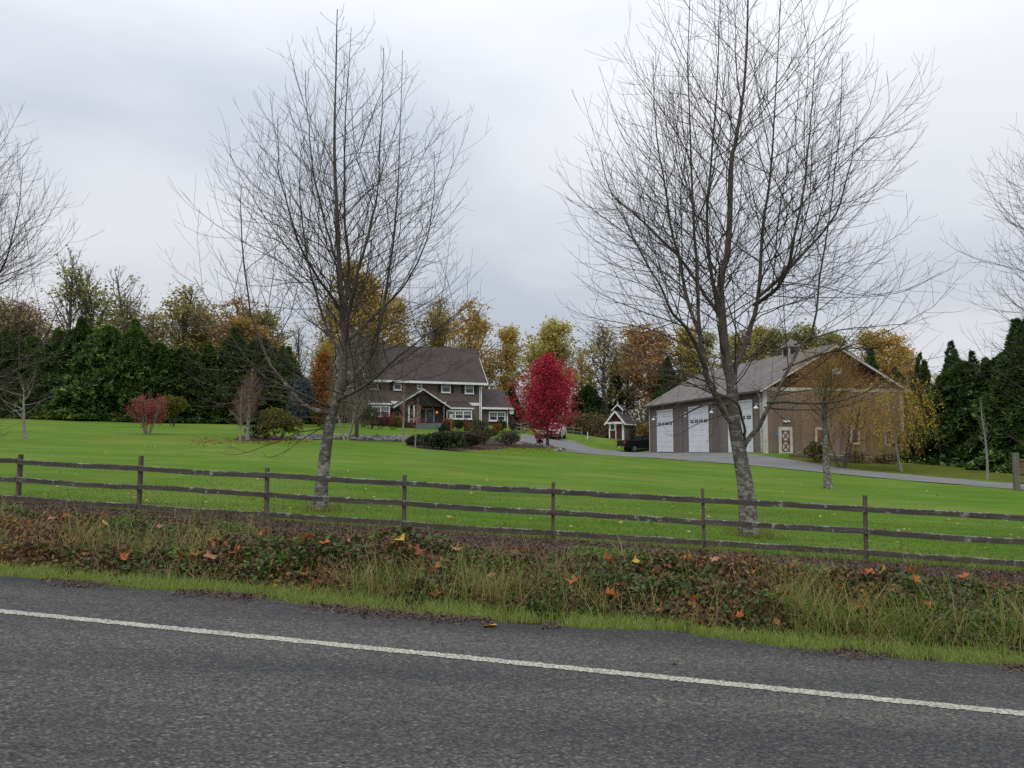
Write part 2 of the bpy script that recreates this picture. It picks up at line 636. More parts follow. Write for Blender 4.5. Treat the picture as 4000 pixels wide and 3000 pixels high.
c = mixc(nt, sh_.outputs[0], c, mixc(nt, 1.0, c, (0.62, 0.62, 0.66), 'MULTIPLY'))
nt.links.new(c, b.inputs["Base Color"])
bump(nt, b, sp.outputs[0], 0.5, 0.006)


def edge_wave(s):
    return 0.05 * vnoise(s, s * 0, 0.33, 13) + 0.12 * vnoise(s, s * 0, 0.9, 11) + 0.18 * vnoise(s, s * 0, 3.1, 12)


S_rd = axis(-90, 90, 0.12, 5, -13, 13)
VR = np.array([-1.6, 0, 1.5, 3, 4.5, 5.5, 6.2, 6.9, 1.0])
s_, k_ = np.meshgrid(S_rd, np.arange(len(VR)), indexing='ij')
v_ = VR[k_]
v_ = np.where(k_ == len(VR) - 1, V_ROAD + edge_wave(s_), v_)
x_, y_ = xy(s_, v_)
z_ = road_z(s_)
i_ = np.arange(s_.size).reshape(s_.shape)
q_ = np.stack([i_[:-1, :-1], i_[:-1, 1:], i_[1:, 1:], i_[1:, :-1]], -1).reshape(-1, 4)[:, ::-1]
road = link("road", mesh_np("road", np.stack([x_, y_, z_], -1), q_, True), m_road)
road["kind"] = "structure"

m_line, nt, b = mat("road_paint", 0.7, 0.3)
v0 = coords(nt)
w_ = ramp(nt, noise(nt, v0, 55, 4, 0.7), [(0.42, (0.12, 0.12, 0.105)), (0.54, (0.47, 0.455, 0.375))])
w_ = mixc(nt, 1.0, w_, ramp(nt, noise(nt, v0, 3, 4), [(0.3, (0.84, 0.84, 0.82)), (0.7, (1.05, 1.05, 1.05))]), 'MULTIPLY')
nt.links.new(w_, b.inputs["Base Color"])
S_ln = axis(-90, 90, 0.02, 3, -7, 10)
rl = np.random.default_rng(5)
ja, jb = rl.normal(0, 0.007, len(S_ln)), rl.normal(0, 0.007, len(S_ln))
v_ = np.stack([5.945 + ja, 6.06 + jb], 1)
s_ = np.repeat(S_ln[:, None], 2, 1)
x_, y_ = xy(s_, v_)
i_ = np.arange(s_.size).reshape(s_.shape)
q_ = np.stack([i_[:-1, :-1], i_[:-1, 1:], i_[1:, 1:], i_[1:, :-1]], -1).reshape(-1, 4)[:, ::-1]
ln = link("edge_line", mesh_np("edge_line", np.stack([x_, y_, road_z(s_) + 0.004], -1), q_), m_line)
ln["kind"] = "structure"

# the bank between road and fence: soil and litter under the plants
m_bank, nt, b = mat("bank_soil", 0.95, 0.1)
v0 = coords(nt)
c = ramp(nt, noise(nt, v0, 5, 6, 0.7), [(0.3, (0.018, 0.014, 0.008)), (0.55, (0.045, 0.030, 0.018)), (0.75, (0.07, 0.048, 0.028))])
nt.links.new(c, b.inputs["Base Color"])
bump(nt, b, noise(nt, v0, 18, 5, 0.7), 0.8, 0.05)


def bank_z(s, v, x=None, y=None):
    if x is None:
        x, y = xy(s, v)
    t = np.clip((v - 7.0) / (V_LAWN + 0.15 - 7.0), 0, 1)
    xa, ya = xy(s, np.full_like(np.asarray(s, float), V_LAWN + 0.1))
    top = T(xa, ya)
    w = t * t * (3 - 2 * t)
    z = (road_z(s) - 0.02) * (1 - w) + top * w
    z = z - 0.10 * np.exp(-((v - 8.6) / 0.7) ** 2) + 0.10 * np.exp(-((v - 10.2) / 1.1) ** 2)
    z = z + (0.03 * vnoise(x, y, 0.5, 21) + 0.06 * vnoise(x, y, 1.6, 22)) * np.clip((v - 7.6) * 1.5, 0, 1) * np.clip((V_LAWN + 0.2 - v) * 2, 0, 1)
    return z


sheet("verge", axis(-90, 90, 0.2, 6, -13, 13), np.concatenate([[6.8, 7.1], np.linspace(7.3, V_LAWN + 0.25, 32)]), bank_z, m_bank)
m_far = weathered("rough_grass", (0.05, 0.09, 0.015), (0.09, 0.13, 0.03), 0.3, fine=9, rough=0.9)
sheet("near_verge", axis(-90, 90, 2, 6, -13, 13), np.array([-200., -120, -60, -30, -12, -6, -3, -1.55]), lambda s, v, x, y: road_z(s) - 0.02 - 0.05 * np.clip(-1.55 - v, 0, 2), m_far)

# driveway
m_drive, nt, b = mat("gravel_drive", 0.9, 0.2)
v0 = coords(nt)
c = ramp(nt, noise(nt, v0, 0.5, 5, 0.6), [(0.3, (0.135, 0.133, 0.13)), (0.7, (0.185, 0.183, 0.178))])
c = mixc(nt, 1.0, c, ramp(nt, noise(nt, v0, 9, 4, 0.7), [(0.3, (0.75, 0.75, 0.75)), (0.7, (1.15, 1.15, 1.15))]), 'MULTIPLY')
nt.links.new(c, b.inputs["Base Color"])
DL = [(1122, 953), (1145, 957), (1166, 960), (1185, 965), (1201, 969), (1218, 975), (1250, 979), (1288, 982.5), (1340, 986), (1404, 989.5), (1465, 994), (1560, 1001), (1659, 1009), (1767, 1020), (1930, 1036), (2070, 1047), (2212, 1059)]
DU = [(1126, 937), (1150, 939.5), (1175, 942), (1200, 945.5), (1218, 948.5), (1241, 953), (1262, 962), (1288, 969), (1340, 974), (1404, 977.5), (1465, 978.2), (1560, 979), (1659, 986), (1767, 1003), (1930, 1023), (2070, 1035), (2212, 1046)]
pl = [hit(*p)[:2] for p in DL]; pu = [hit(*p)[:2] for p in DU]
pl.append(pl[-1] + np.array([14, -9])); pu.append(pu[-1] + np.array([15, -7]))
pl, pu = spline(np.array(pl), 120), spline(np.array(pu), 120)
w_ = np.linspace(0, 1, 9)[None, :, None]
g_ = pl[:, None] * (1 - w_) + pu[:, None] * w_
gx, gy = g_[..., 0], g_[..., 1]
gz = T(gx, gy) + 0.055 - 0.03 * (np.abs(w_[..., 0] - 0.5) * 2) ** 6
i_ = np.arange(gx.size).reshape(gx.shape)
q_ = np.stack([i_[:-1, :-1], i_[:-1, 1:], i_[1:, 1:], i_[1:, :-1]], -1).reshape(-1, 4)
dr = link("driveway", mesh_np("driveway", np.stack([gx, gy, gz], -1), q_, True), m_drive)
dr["kind"] = "structure"

# ------------------------------------------------------------------ building materials
m_white = weathered("white_paint", (0.66, 0.67, 0.66), (0.78, 0.79, 0.79), 1.5, rough=0.55, fine=20, b_amt=0.0)
m_cream = weathered("cream_trim", (0.42, 0.41, 0.36), (0.56, 0.55, 0.49), 1.5, rough=0.6, fine=20, b_amt=0.0)
m_glass, nt, b = mat("window_glass", 0.06, 0.6)
b.inputs["Base Color"].default_value = (0.035, 0.04, 0.045, 1)
m_shutter = weathered("shutter_paint", (0.018, 0.017, 0.018), (0.03, 0.028, 0.028), 2, rough=0.6, b_amt=0)
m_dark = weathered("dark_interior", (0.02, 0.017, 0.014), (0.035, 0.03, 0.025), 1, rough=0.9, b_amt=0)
m_maroon = weathered("maroon_panel", (0.055, 0.016, 0.018), (0.085, 0.026, 0.026), 2, rough=0.7, b_amt=0)
m_concrete = weathered("step_stone", (0.10, 0.105, 0.11), (0.17, 0.175, 0.18), 1.2, rough=0.9)


def courses(name, c0, c1, rows, cols_, rough=0.85, scale=2.0, kind="Object", contrast=0.75):
    """overlapping courses (roofing, shingle siding) too far off to tell apart piece by piece"""
    m, nt, b = mat(name, rough, 0.15)
    tc = nt.nodes.new("ShaderNodeTexCoord")
    s3 = nt.nodes.new("ShaderNodeSeparateXYZ"); nt.links.new(tc.outputs[kind], s3.inputs[0])
    along = math_(nt, 'ADD', s3.outputs[0], s3.outputs[1])
    cb = nt.nodes.new("ShaderNodeCombineXYZ"); nt.links.new(along, cb.inputs[0]); nt.links.new(s3.outputs[2], cb.inputs[1])
    br = nt.nodes.new("ShaderNodeTexBrick")
    nt.links.new(cb.outputs[0], br.inputs["Vector"])
    br.inputs["Scale"].default_value = 1.0
    br.inputs["Brick Width"].default_value = cols_
    br.inputs["Row Height"].default_value = rows
    br.inputs["Mortar Size"].default_value = rows * 0.07
    br.inputs["Color1"].default_value = (*c0, 1)
    br.inputs["Color2"].default_value = (*c1, 1)
    br.inputs["Mortar"].default_value = (*[a * contrast for a in c0], 1)
    n1 = noise(nt, coords(nt, (1, 1, 1), kind), scale, 5, 0.65)
    c = mixc(nt, 1.0, br.outputs[0], ramp(nt, n1, [(0.3, (0.78, 0.78, 0.8)), (0.7, (1.2, 1.18, 1.15))]), 'MULTIPLY')
    nt.links.new(c, b.inputs["Base Color"])
    bump(nt, b, br.outputs[1], -0.4, 0.015)
    return m


m_hroof = courses("house_roofing", (0.062, 0.050, 0.048), (0.082, 0.066, 0.062), 0.14, 0.3, 0.9, 0.6)
m_hside = courses("house_shingle_siding", (0.125, 0.100, 0.084), (0.165, 0.134, 0.112), 0.18, 0.22, 0.9, 0.8, contrast=0.6)
m_broof = courses("barn_roofing", (0.140, 0.127, 0.122), (0.172, 0.157, 0.150), 0.15, 0.35, 0.9, 0.5)
m_bgable = courses("barn_gable_shingles", (0.095, 0.036, 0.024), (0.135, 0.052, 0.034), 0.2, 0.25, 0.9, 1.2, contrast=0.5)


class Frame:
    """a building's own axes: x along its front, y into it, z up"""
    def __init__(s, origin, ang):
        s.o = np.array(origin, float); s.a = ang
        c_, s_ = math.cos(ang), math.sin(ang)
        s.X = np.array([c_, s_, 0]); s.Y = np.array([-s_, c_, 0])

    def on_plane(s, px, py, ax, val):
        """local (x, y, z) of the point seen at (px, py) on the plane x=val or y=val"""
        d = ray(px, py); e_ = np.array([0, 0, EZ]) - s.o
        A = s.X if ax == 'x' else s.Y
        t = (val - e_ @ A) / (d @ A)
        p = e_ + d * t
        return p @ s.X, p @ s.Y, p[2]


def gable_roof(x0, x1, y0, y1, z_eave, rise, along='x', th=0.16):
    """two slabs meeting at a ridge; along: the ridge's direction"""
    mb = MB()
    if along == 'x':
        ym = (y0 + y1) / 2
        prof = [(y0, z_eave), (ym, z_eave + rise), (y1, z_eave), (y1, z_eave + th), (ym, z_eave + rise + th * 1.2), (y0, z_eave + th)]
        mb.prism(prof, x0, x1, 'x')
    else:
        xm = (x0 + x1) / 2
        prof = [(x0, z_eave), (xm, z_eave + rise), (x1, z_eave), (x1, z_eave + th), (xm, z_eave + rise + th * 1.2), (x0, z_eave + th)]
        mb.prism(prof, y0, y1, 'y')
    return mb


def sash_window(parent, x0, x1, z0, z1, y, n=1, trim=0.11, m_t=None, muntin=True, name="window", face=-1, m_g=None):
    """a double-hung window on the plane y, looking along -y: white frame > panes, sill, glazing bars"""
    m_t = m_t or m_white
    fr = MB()
    f0, f1 = y, y - 0.09
    fr.box(x0, x1, f1, f0, z1 - trim * 1.3, z1); fr.box(x0, x1, f1, f0, z0, z0 + trim)
    fr.box(x0, x0 + trim, f1, f0, z0 + trim, z1 - trim * 1.3); fr.box(x1 - trim, x1, f1, f0, z0 + trim, z1 - trim * 1.3)
    w = (x1 - x0 - trim) / n
    for k in range(1, n):
        fr.box(x0 + w * k, x0 + w * k + trim, f1, f0, z0 + trim, z1 - trim * 1.3)
    o = fr.build(name, m_t, parent)
    zi0, zi1 = z0 + trim, z1 - trim * 1.3
    zm = zi0 + (zi1 - zi0) * 0.52
    for k in range(n):
        a, b_ = x0 + w * k + trim, x0 + w * (k + 1)
        MB().box(a, b_, y - 0.02, y - 0.012, zi0, zm).build("pane", m_g or m_glass, o)
        MB().box(a, b_, y - 0.035, y - 0.028, zm, zi1).build("pane", m_g or m_glass, o)
        g = MB().box(a, b_, y - 0.07, y - 0.036, zm - 0.035, zm + 0.035)
        if muntin:
            for j in (1, 2):
                xx = a + (b_ - a) * j / 3
                g.box(xx - 0.018, xx + 0.018, y - 0.055, y - 0.036, zm + 0.036, zi1)
            zz = zm + (zi1 - zm) * 0.55
            g.box(a, b_, y - 0.060, y - 0.038, zz - 0.015, zz + 0.015)
        g.build("glazing_bar", m_t, o)
    MB().box(x0 - 0.05, x1 + 0.05, y - 0.14, y, z0 - 0.06, z0 - 0.001).build("sill", m_t, o)
    return o


# ------------------------------------------------------------------ the house
HA = math.atan2(0.377, 0.926)
h0 = at(1040.5, 917, 100)
h0[2] = at(1040.5, 919, 100)[2]
H = Frame(h0, HA)
house = thing("house", "two storey brown shingled house with dark steep roof, porch gable and white trimmed windows", "house", tuple(h0), HA)


def c1(xc, yc):                               # crop of the house -> survey units
    return 746.5 + 0.175 * xc, 691.3 + 0.175 * yc


def hrect(xa, xb, ya, yb, y=0.0, fr=None):
    """rectangle of the crop laid on the front wall -> local x0, x1, z0, z1"""
    f_ = fr or H
    ym, xm = (ya + yb) / 2, (xa + xb) / 2
    l_ = f_.on_plane(*c1(xa, ym), 'y', y); r_ = f_.on_plane(*c1(xb, ym), 'y', y)
    t_ = f_.on_plane(*c1(xm, ya), 'y', y); b_ = f_.on_plane(*c1(xm, yb), 'y', y)
    return l_[0], r_[0], b_[2], t_[2]


HL = 13.8                                     # length of the front
z_e = H.on_plane(*c1(1680, 765), 'y', 0)[2]   # eave
HW = 7.0
MB().box(-HL, 0, 0, HW, -1.2, z_e).prism([(0, z_e), (HW, z_e), (HW / 2, z_e + 3.9)], -HL, 0, 'x').build("wall", m_hside, house)
roof = gable_roof(-HL - 0.6, 0.62, -0.55, HW + 0.55, z_e - 0.38, 4.55, 'x', 0.2).build("roof", m_hroof, house)
MB().box(-HL - 0.6, 0.62, -0.66, -0.56, z_e - 0.42, z_e - 0.16).build("gutter", m_white, house)
MB().box(-HL, 0, -0.5, 0.0, z_e - 0.40, z_e - 0.36).build("soffit", m_cream, house)
for sx_ in (0.56, -HL - 0.6):
    bb = MB()
    for a, b_ in (((sx_, -0.6, z_e - 0.33), (sx_, HW / 2, z_e + 4.22)), ((sx_, HW + 0.6, z_e - 0.33), (sx_, HW / 2, z_e + 4.22))):
        bb.bar(a, b_, 0.22, 0.05)
    bb.build("bargeboard", m_white, house)
x0, x1, z0, z1 = hrect(1668, 1690, 770, 1270)
MB().box(-0.16, -0.02, -0.09, -0.003, 0, z_e - 0.42).build("corner_board", m_white, house)
MB().cyl((-0.30, -0.12), 0.05, 0.1, z_e - 0.42, 'z', 10).build("downspout", m_white, house)
zb0, zb1 = hrect(1220, 1670, 1019, 1054)[2:]
MB().box(-HL, -0.17, -0.06, -0.003, zb0, zb1).build("belt_board", m_white, house)
for (xa, xb, ya, yb) in ((1180, 1295, 757, 897), (1470, 1580, 777, 910), (590, 690, 722, 865), (310, 402, 712, 855)):
    x0, x1, z0, z1 = hrect(xa, xb, ya, yb)
    sash_window(house, x0, x1, z0, z1, -0.002)
    for a, b_ in ((x0 - 0.40, x0 - 0.06), (x1 + 0.06, x1 + 0.40)):
        sm = MB().box(a, b_, -0.05, -0.003, z0 + 0.02, z1 - 0.12)
        for k in range(9):
            zz = z0 + 0.1 + (z1 - z0 - 0.35) * k / 8
            sm.box(a + 0.05, b_ - 0.05, -0.062, -0.051, zz, zz + 0.07)
        sm.build("shutter", m_shutter, house)
# small stair window over the porch
x0, x1, z0, z1 = hrect(880, 945, 770, 850)
sash_window(house, x0, x1, z0, z1, -0.002, muntin=False)
# bay windows with their little hip roofs
for xa, xb, ya, yb, n in ((1242, 1558, 1112, 1224, 3), (318, 545, 1058, 1192, 2)):
    x0, x1, z0, z1 = hrect(xa, xb, ya, yb, -0.6)
    bay = MB().box(x0, x1, -0.6, -0.003, z0 - 0.85, z1 + 0.12).build("bay", m_maroon, house)
    sash_window(house, x0, x1, z0, z1, -0.602, n, 0.13, m_white)
    MB().box(x0 - 0.18, x1 + 0.18, -0.85, -0.003, z1 + 0.121, z1 + 0.33).build("bay_cornice", m_white, house)
    zt = z1 + 0.34
    MB().add([(x0 - 0.2, -0.88, zt), (x1 + 0.2, -0.88, zt), (x1 + 0.2, -0.004, zt), (x0 - 0.2, -0.004, zt), (x0 + 0.3, -0.004, zt + 0.72), (x1 - 0.3, -0.004, zt + 0.72)],
             [(0, 1, 5, 4), (1, 2, 5), (3, 0, 4), (0, 3, 2, 1), (2, 3, 4, 5)]).build("bay_roof", m_hroof, house)
# porch: gable on posts, dark recess with a white door
PY = -2.3
ax_, _, az_ = H.on_plane(*c1(958, 862), 'y', PY)
rx_, _, rz_ = H.on_plane(*c1(1310, 1098), 'y', PY)
hw = rx_ - ax_
porch = MB()
porch.prism([(ax_ - hw, rz_), (ax_, az_), (rx_, rz_), (rx_, rz_ + 0.14), (ax_, az_ + 0.18), (ax_ - hw, rz_ + 0.14)], PY, -0.004, 'y')
porch.build("porch_roof", m_hroof, house)
pg = MB()
for sg in (-1, 1):
    pg.bar((ax_ + sg * (hw + 0.05), PY - 0.03, rz_ + 0.02), (ax_, PY - 0.03, az_ + 0.06), 0.17, 0.06)
pg.build("porch_bargeboard", m_cream, house)
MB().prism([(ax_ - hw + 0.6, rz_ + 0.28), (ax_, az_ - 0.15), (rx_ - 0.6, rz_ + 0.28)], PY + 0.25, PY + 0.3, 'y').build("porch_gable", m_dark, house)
x0, x1, z0, z1 = hrect(985, 1095, 1105, 1268, -0.05)
dfr = MB().box(x0, x0 + 0.12, -0.08, -0.004, 0.3, z1).box(x1 - 0.12, x1, -0.08, -0.004, 0.3, z1).box(x0, x1, -0.08, -0.004, z1 + 0.001, z1 + 0.14).build("door", m_white, house)
MB().box(x0 + 0.121, x1 - 0.121, -0.05, -0.004, 0.3, z1 - 0.002).build("door_leaf", m_concrete, dfr)
MB().box(x0 + 0.32, x1 - 0.32, -0.06, -0.051, 0.9, z1 - 0.3).build("pane", m_glass, dfr)
for xa in (772, 835, 905, 1205):
    x0, x1, z0, z1 = hrect(xa, xa + 30, 1100, 1290, PY + 0.15)
    MB().box(x0, x0 + 0.17, PY + 0.1, PY + 0.27, 0.2, rz_ + 0.35).build("porch_post", m_cream if xa < 900 else m_hside, house)
x0, x1, z0, z1 = hrect(780, 905, 1095, 1225, -0.05)
sash_window(house, x0, x1, z0, z1, -0.002, 2, 0.12, m_white)
MB().box(ax_ - hw + 0.3, rx_ - 0.3, PY - 0.2, -0.004, -1.0, 0.2).build("porch_deck", m_dark, house)
for k in range(3):
    x0, x1, z0, z1 = hrect(868, 1190, 1310, 1375, PY - 0.4)
    MB().box(x0 + 0.003 * k, x1 - 0.003 * k, PY - 0.2 - 0.33 * (3 - k), PY - 0.2 - 0.33 * (2 - k) - 0.002, -1.2, 0.13 - 0.17 * (2 - k)).build("step", m_concrete, house)
mlamp, nt, b = mat("porch_lamp_glow", 0.4)
b.inputs["Emission Color"].default_value = (1.0, 0.36, 0.08, 1); b.inputs["Emission Strength"].default_value = 0.5
b.inputs["Base Color"].default_value = (0.8, 0.4, 0.15, 1)
lx, _, lz = H.on_plane(*c1(1127, 1140), 'y', -0.2)
lo = MB().box(lx - 0.1, lx + 0.1, -0.3, -0.1, lz - 0.14, lz + 0.14).build("porch_lantern", mlamp, house)
MB().add([(lx - 0.15, -0.35, lz + 0.141), (lx + 0.15, -0.35, lz + 0.141), (lx + 0.15, -0.05, lz + 0.141), (lx - 0.15, -0.05, lz + 0.141), (lx, -0.2, lz + 0.3)], [(0, 1, 4), (1, 2, 4), (2, 3, 4), (3, 0, 4), (3, 2, 1, 0)]).box(lx - 0.03, lx + 0.03, -0.1, -0.004, lz - 0.02, lz + 0.02).build("lantern_cap", m_shutter, lo)
# right wing
WY = 0.5
xr, _, zwe = H.on_plane(*c1(2003, 1095), 'y', WY)
xrid, _, zrid = H.on_plane(*c1(1990, 868), 'y', WY + 3.0)
MB().box(0.003, xr, WY, WY + 6, -1.2, zwe).prism([(WY, zwe), (WY + 6, zwe), (WY + 3, zrid - 0.25)], 0.003, xr, 'x').build("wing_wall", m_hside, house)
gable_roof(0.004, xr + 0.55, WY - 0.5, WY + 6.5, zwe - 0.12, zrid - zwe, 'x', 0.18).build("wing_roof", m_hroof, house)
MB().box(0.004, xr + 0.55, WY - 0.62, WY - 0.51, zwe - 0.13, zwe + 0.1).build("gutter", m_white, house)
MB().box(xr - 0.15, xr + 0.003, WY - 0.05, WY - 0.003, -0.9, zwe - 0.13).build("corner_board", m_white, house)
x0, x1, z0, z1 = hrect(1766, 1972, 1128, 1247, WY)
sash_window(house, x0, x1, z0, z1, WY - 0.002, 2, 0.14)
x0, x1, z0, z1 = hrect(1766, 1972, 1252, 1288, WY)
MB().box(x0, x1, WY - 0.03, WY - 0.003, z0 - 0.4, z1 - 0.08).build("panel", m_maroon, house)
dx, _, dz = H.on_plane(*c1(2046, 1136), 'y', WY - 0.3)
MB().cyl((dx, dz), 0.30, WY - 0.36, WY - 0.30, 'y', 20, 0.27).build("satellite_dish", m_white, house)
MB().bar((dx, WY - 0.28, dz), (xr + 0.3, WY - 0.1, dz + 0.25), 0.05, 0.05).build("dish_bracket", m_white, house)
MB().bar((H.on_plane(*c1(1997, 960), 'y', WY + 1.2)[0], WY + 1.2, zwe + 0.7), (H.on_plane(*c1(1997, 960), 'y', WY + 1.2)[0], WY + 1.2, zwe + 2.5), 0.06, 0.06, (0, 1, 0)).build("vent_pipe", m_hside, house)

# ------------------------------------------------------------------ the barn
BA = math.atan2(0.185, 0.983)
bo = at(1653, 979, 64)
B = Frame(bo, BA)
barn = thing("barn", "large grey board barn with tall white garage doors and russet shingled gable", "barn", tuple(bo), BA)
BLEN, BWID = 25.4, 11.9


def c3(xc, yc): return 1354.9 + 0.2 * xc, 691.3 + 0.2 * yc


def c4(xc, yc): return 1659.0 + 0.2 * xc, 691.3 + 0.2 * yc


BH = B.on_plane(*c3(1490, 742), 'x', 0)[2]
RISE = 3.35
m_bwall = weathered("barn_backing", (0.05, 0.043, 0.04), (0.07, 0.06, 0.056), 2, b_amt=0)
m_plank, nt, b = mat("barn_board", 0.9, 0.1)
oi = nt.nodes.new("ShaderNodeObjectInfo")
c = ramp(nt, oi.outputs["Random"], [(0.0, (0.150, 0.128, 0.118)), (0.5, (0.178, 0.153, 0.140)), (1.0, (0.205, 0.178, 0.164))])
n1 = noise(nt, coords(nt, (9, 9, 0.6)), 1.6, 5, 0.65)
c = mixc(nt, 1.0, c, ramp(nt, n1, [(0.3, (0.70, 0.70, 0.71)), (0.7, (1.18, 1.16, 1.14))]), 'MULTIPLY')
nt.links.new(c, b.inputs["Base Color"])
bump(nt, b, n1, 0.4, 0.01)
m_plankw = m_plank.copy(); m_plankw.name = "barn_board_warm"
for nn in m_plankw.node_tree.nodes:
    if nn.type == 'VALTORGB' and len(nn.color_ramp.elements) == 3:
        for el_, cc in zip(nn.color_ramp.elements, ((0.172, 0.128, 0.102), (0.205, 0.154, 0.123), (0.235, 0.180, 0.146))):
            el_.color = (*cc, 1)
body = MB().box(0.003, BWID - 0.003, 0.003, BLEN, -1.5, BH - 0.001).build("wall", m_bwall, barn)
MB().prism([(0.003, BH), (BWID - 0.003, BH), (BWID / 2, BH + RISE * 0.985)], 0.02, BLEN, 'y').build("gable_wall", m_bgable, barn)
rf = gable_roof(-0.55, BWID + 0.55, -0.5, BLEN + 0.5, BH - 0.28, RISE + 0.32, 'y', 0.2).build("roof", m_broof, barn)
# doors along the drive side, x = 0
m_bdoor, nt, b = mat("door_enamel", 0.45, 0.35)
c = ramp(nt, noise(nt, coords(nt, (1, 1, 0.5)), 0.9, 4), [(0.3, (0.60, 0.62, 0.66)), (0.7, (0.72, 0.74, 0.78))])
nt.links.new(c, b.inputs["Base Color"])
doors = []
for xa, xb, ya, yb in ((330, 502, 983, 1431), (675, 887, 942, 1435), (1100, 1364, 885, 1438)):
    ym = (ya + yb) / 2
    y_far = B.on_plane(*c3(xa, ym), 'x', 0)[1]; y_near = B.on_plane(*c3(xb, ym), 'x', 0)[1]
    ztop = B.on_plane(*c3((xa + xb) / 2, (ya + 4)), 'x', 0)[2]
    doors.append([y_near, y_far, ztop])
zt_ = float(np.mean([d[2] for d in doors]))
prev = 0.25
plank_mesh = {}


def plank_on(axis_, a, b_, z0, z1):
    """one board of the cladding between a and b"""
    key = (axis_, round(b_ - a, 3), round(z0, 2), round(z1, 2))
    if key not in plank_mesh:
        w = (b_ - a) / 2 - 0.008
        mb = MB()
        if axis_ == 'x':
            mb.box(-0.035, 0.0, -w, w, z0, z1).box(-0.05, -0.036, w - 0.035, w + 0.02, z0, z1)
        else:
            mb.box(-w, w, -0.035, 0.0, z0, z1).box(w - 0.035, w + 0.02, -0.05, -0.036, z0, z1)
        plank_mesh[key] = mb.mesh("plank")
    o = link("plank", plank_mesh[key], m_plank if axis_ == "x" else m_plankw, barn)
    o.location = (0, (a + b_) / 2, 0) if axis_ == 'x' else ((a + b_) / 2, 0, 0)


secs = []
for yn, yf, _ in doors[::-1]:
    secs.append((prev, yn - 0.001, -0.05, BH - 0.002)); secs.append((yn, yf, zt_ + 0.16, BH - 0.002)); prev = yf + 0.001
secs.append((prev, BLEN - 0.13, -0.05, BH - 0.002))
for a, b_, z0, z1 in secs:
    n = max(1, round((b_ - a) / 0.32))
    for k in range(n):
        plank_on('x', a + (b_ - a) * k / n, a + (b_ - a) * (k + 1) / n, z0, z1)
n = round((BWID - 0.5) / 0.32)
for k in range(n):
    a = 0.25 + (BWID - 0.5) * k / n
    plank_on('y', a, a + (BWID - 0.5) / n, -0.9, BH - 0.13)
for yn, yf, _ in doors:
    fr = MB().box(-0.10, -0.002, yn, yn + 0.16, 0, zt_).box(-0.10, -0.002, yf - 0.16, yf, 0, zt_).box(-0.12, -0.002, yn - 0.03, yf + 0.03, zt_ + 0.001, zt_ + 0.16)
    d = fr.build("garage_door", m_white, barn)
    ph = (zt_ - 0.02) / 8
    for k in range(8):
        MB().box(-0.045, -0.004, yn + 0.161, yf - 0.161, 0.01 + ph * k, 0.01 + ph * (k + 1) - 0.012).build("panel", m_bdoor, d, bevel=0.006)
    wz = 0.01 + ph * 5 + ph * 0.28
    w_in = yf - yn - 0.32
    cnt = 4
    for k in range(cnt):
        a = yn + 0.16 + w_in * (k + 0.13) / cnt; b_ = yn + 0.16 + w_in * (k + 0.87) / cnt
        wo = MB().box(-0.055, -0.046, a, b_, wz, wz + ph * 0.55).build("window", m_glass, d)
        # (glazing bars belong to the same light)
    g = MB()
    for k in range(cnt):
        a = yn + 0.16 + w_in * (k + 0.13) / cnt; b_ = yn + 0.16 + w_in * (k + 0.87) / cnt
        g.box(-0.062, -0.056, (a + b_) / 2 - 0.02, (a + b_) / 2 + 0.02, wz, wz + ph * 0.55).box(-0.0625, -0.0565, a, b_, wz + ph * 0.25, wz + ph * 0.30)
    g.build("glazing_bar", m_bdoor, d)
    MB().box(-0.11, -0.101, yn + 0.3, yn + 0.45, 1.0, 1.06).build("handle", m_shutter, d)
# white trim
MB().box(-0.09, 0.22, -0.09, 0.22, -0.05, BH - 0.01).build("corner_board", m_cream, barn)
MB().box(-0.07, 0.14, BLEN - 0.14, BLEN + 0.06, -0.05, BH - 0.01).build("corner_board", m_cream, barn)
MB().box(BWID - 0.22, BWID + 0.07, -0.09, 0.22, -1.2, BH - 0.01).build("corner_board", m_cream, barn)
MB().box(0.23, BWID - 0.23, -0.08, -0.002, BH - 0.125, BH + 0.14).build("belt_board", m_cream, barn)
bb = MB()
for sg in (-1, 1):
    bb.bar((BWID / 2 + sg * (BWID / 2 + 0.55), -0.535, BH - 0.22), (BWID / 2, -0.535, BH + RISE + 0.06), 0.13, 0.06)
bb.build("bargeboard", m_cream, barn)
MB().box(-0.68, -0.56, -0.45, BLEN + 0.45, BH - 0.30, BH - 0.17).build("gutter", m_hroof, barn)
MB().bar((-0.6, -0.2, BH - 0.35), (-0.12, 0.3, BH - 0.7), 0.09, 0.09).bar((-0.13, 0.33, BH - 0.66), (-0.13, 0.33, 0.1), 0.09, 0.09, (0, 1, 0)).build("downspout", m_cream, barn)


def brect(xa, xb, ya, yb, y=0.0):
    ym, xm = (ya + yb) / 2, (xa + xb) / 2
    return B.on_plane(*c4(xa, ym), 'y', y)[0], B.on_plane(*c4(xb, ym), 'y', y)[0], B.on_plane(*c4(xm, yb), 'y', y)[2], B.on_plane(*c4(xm, ya), 'y', y)[2]


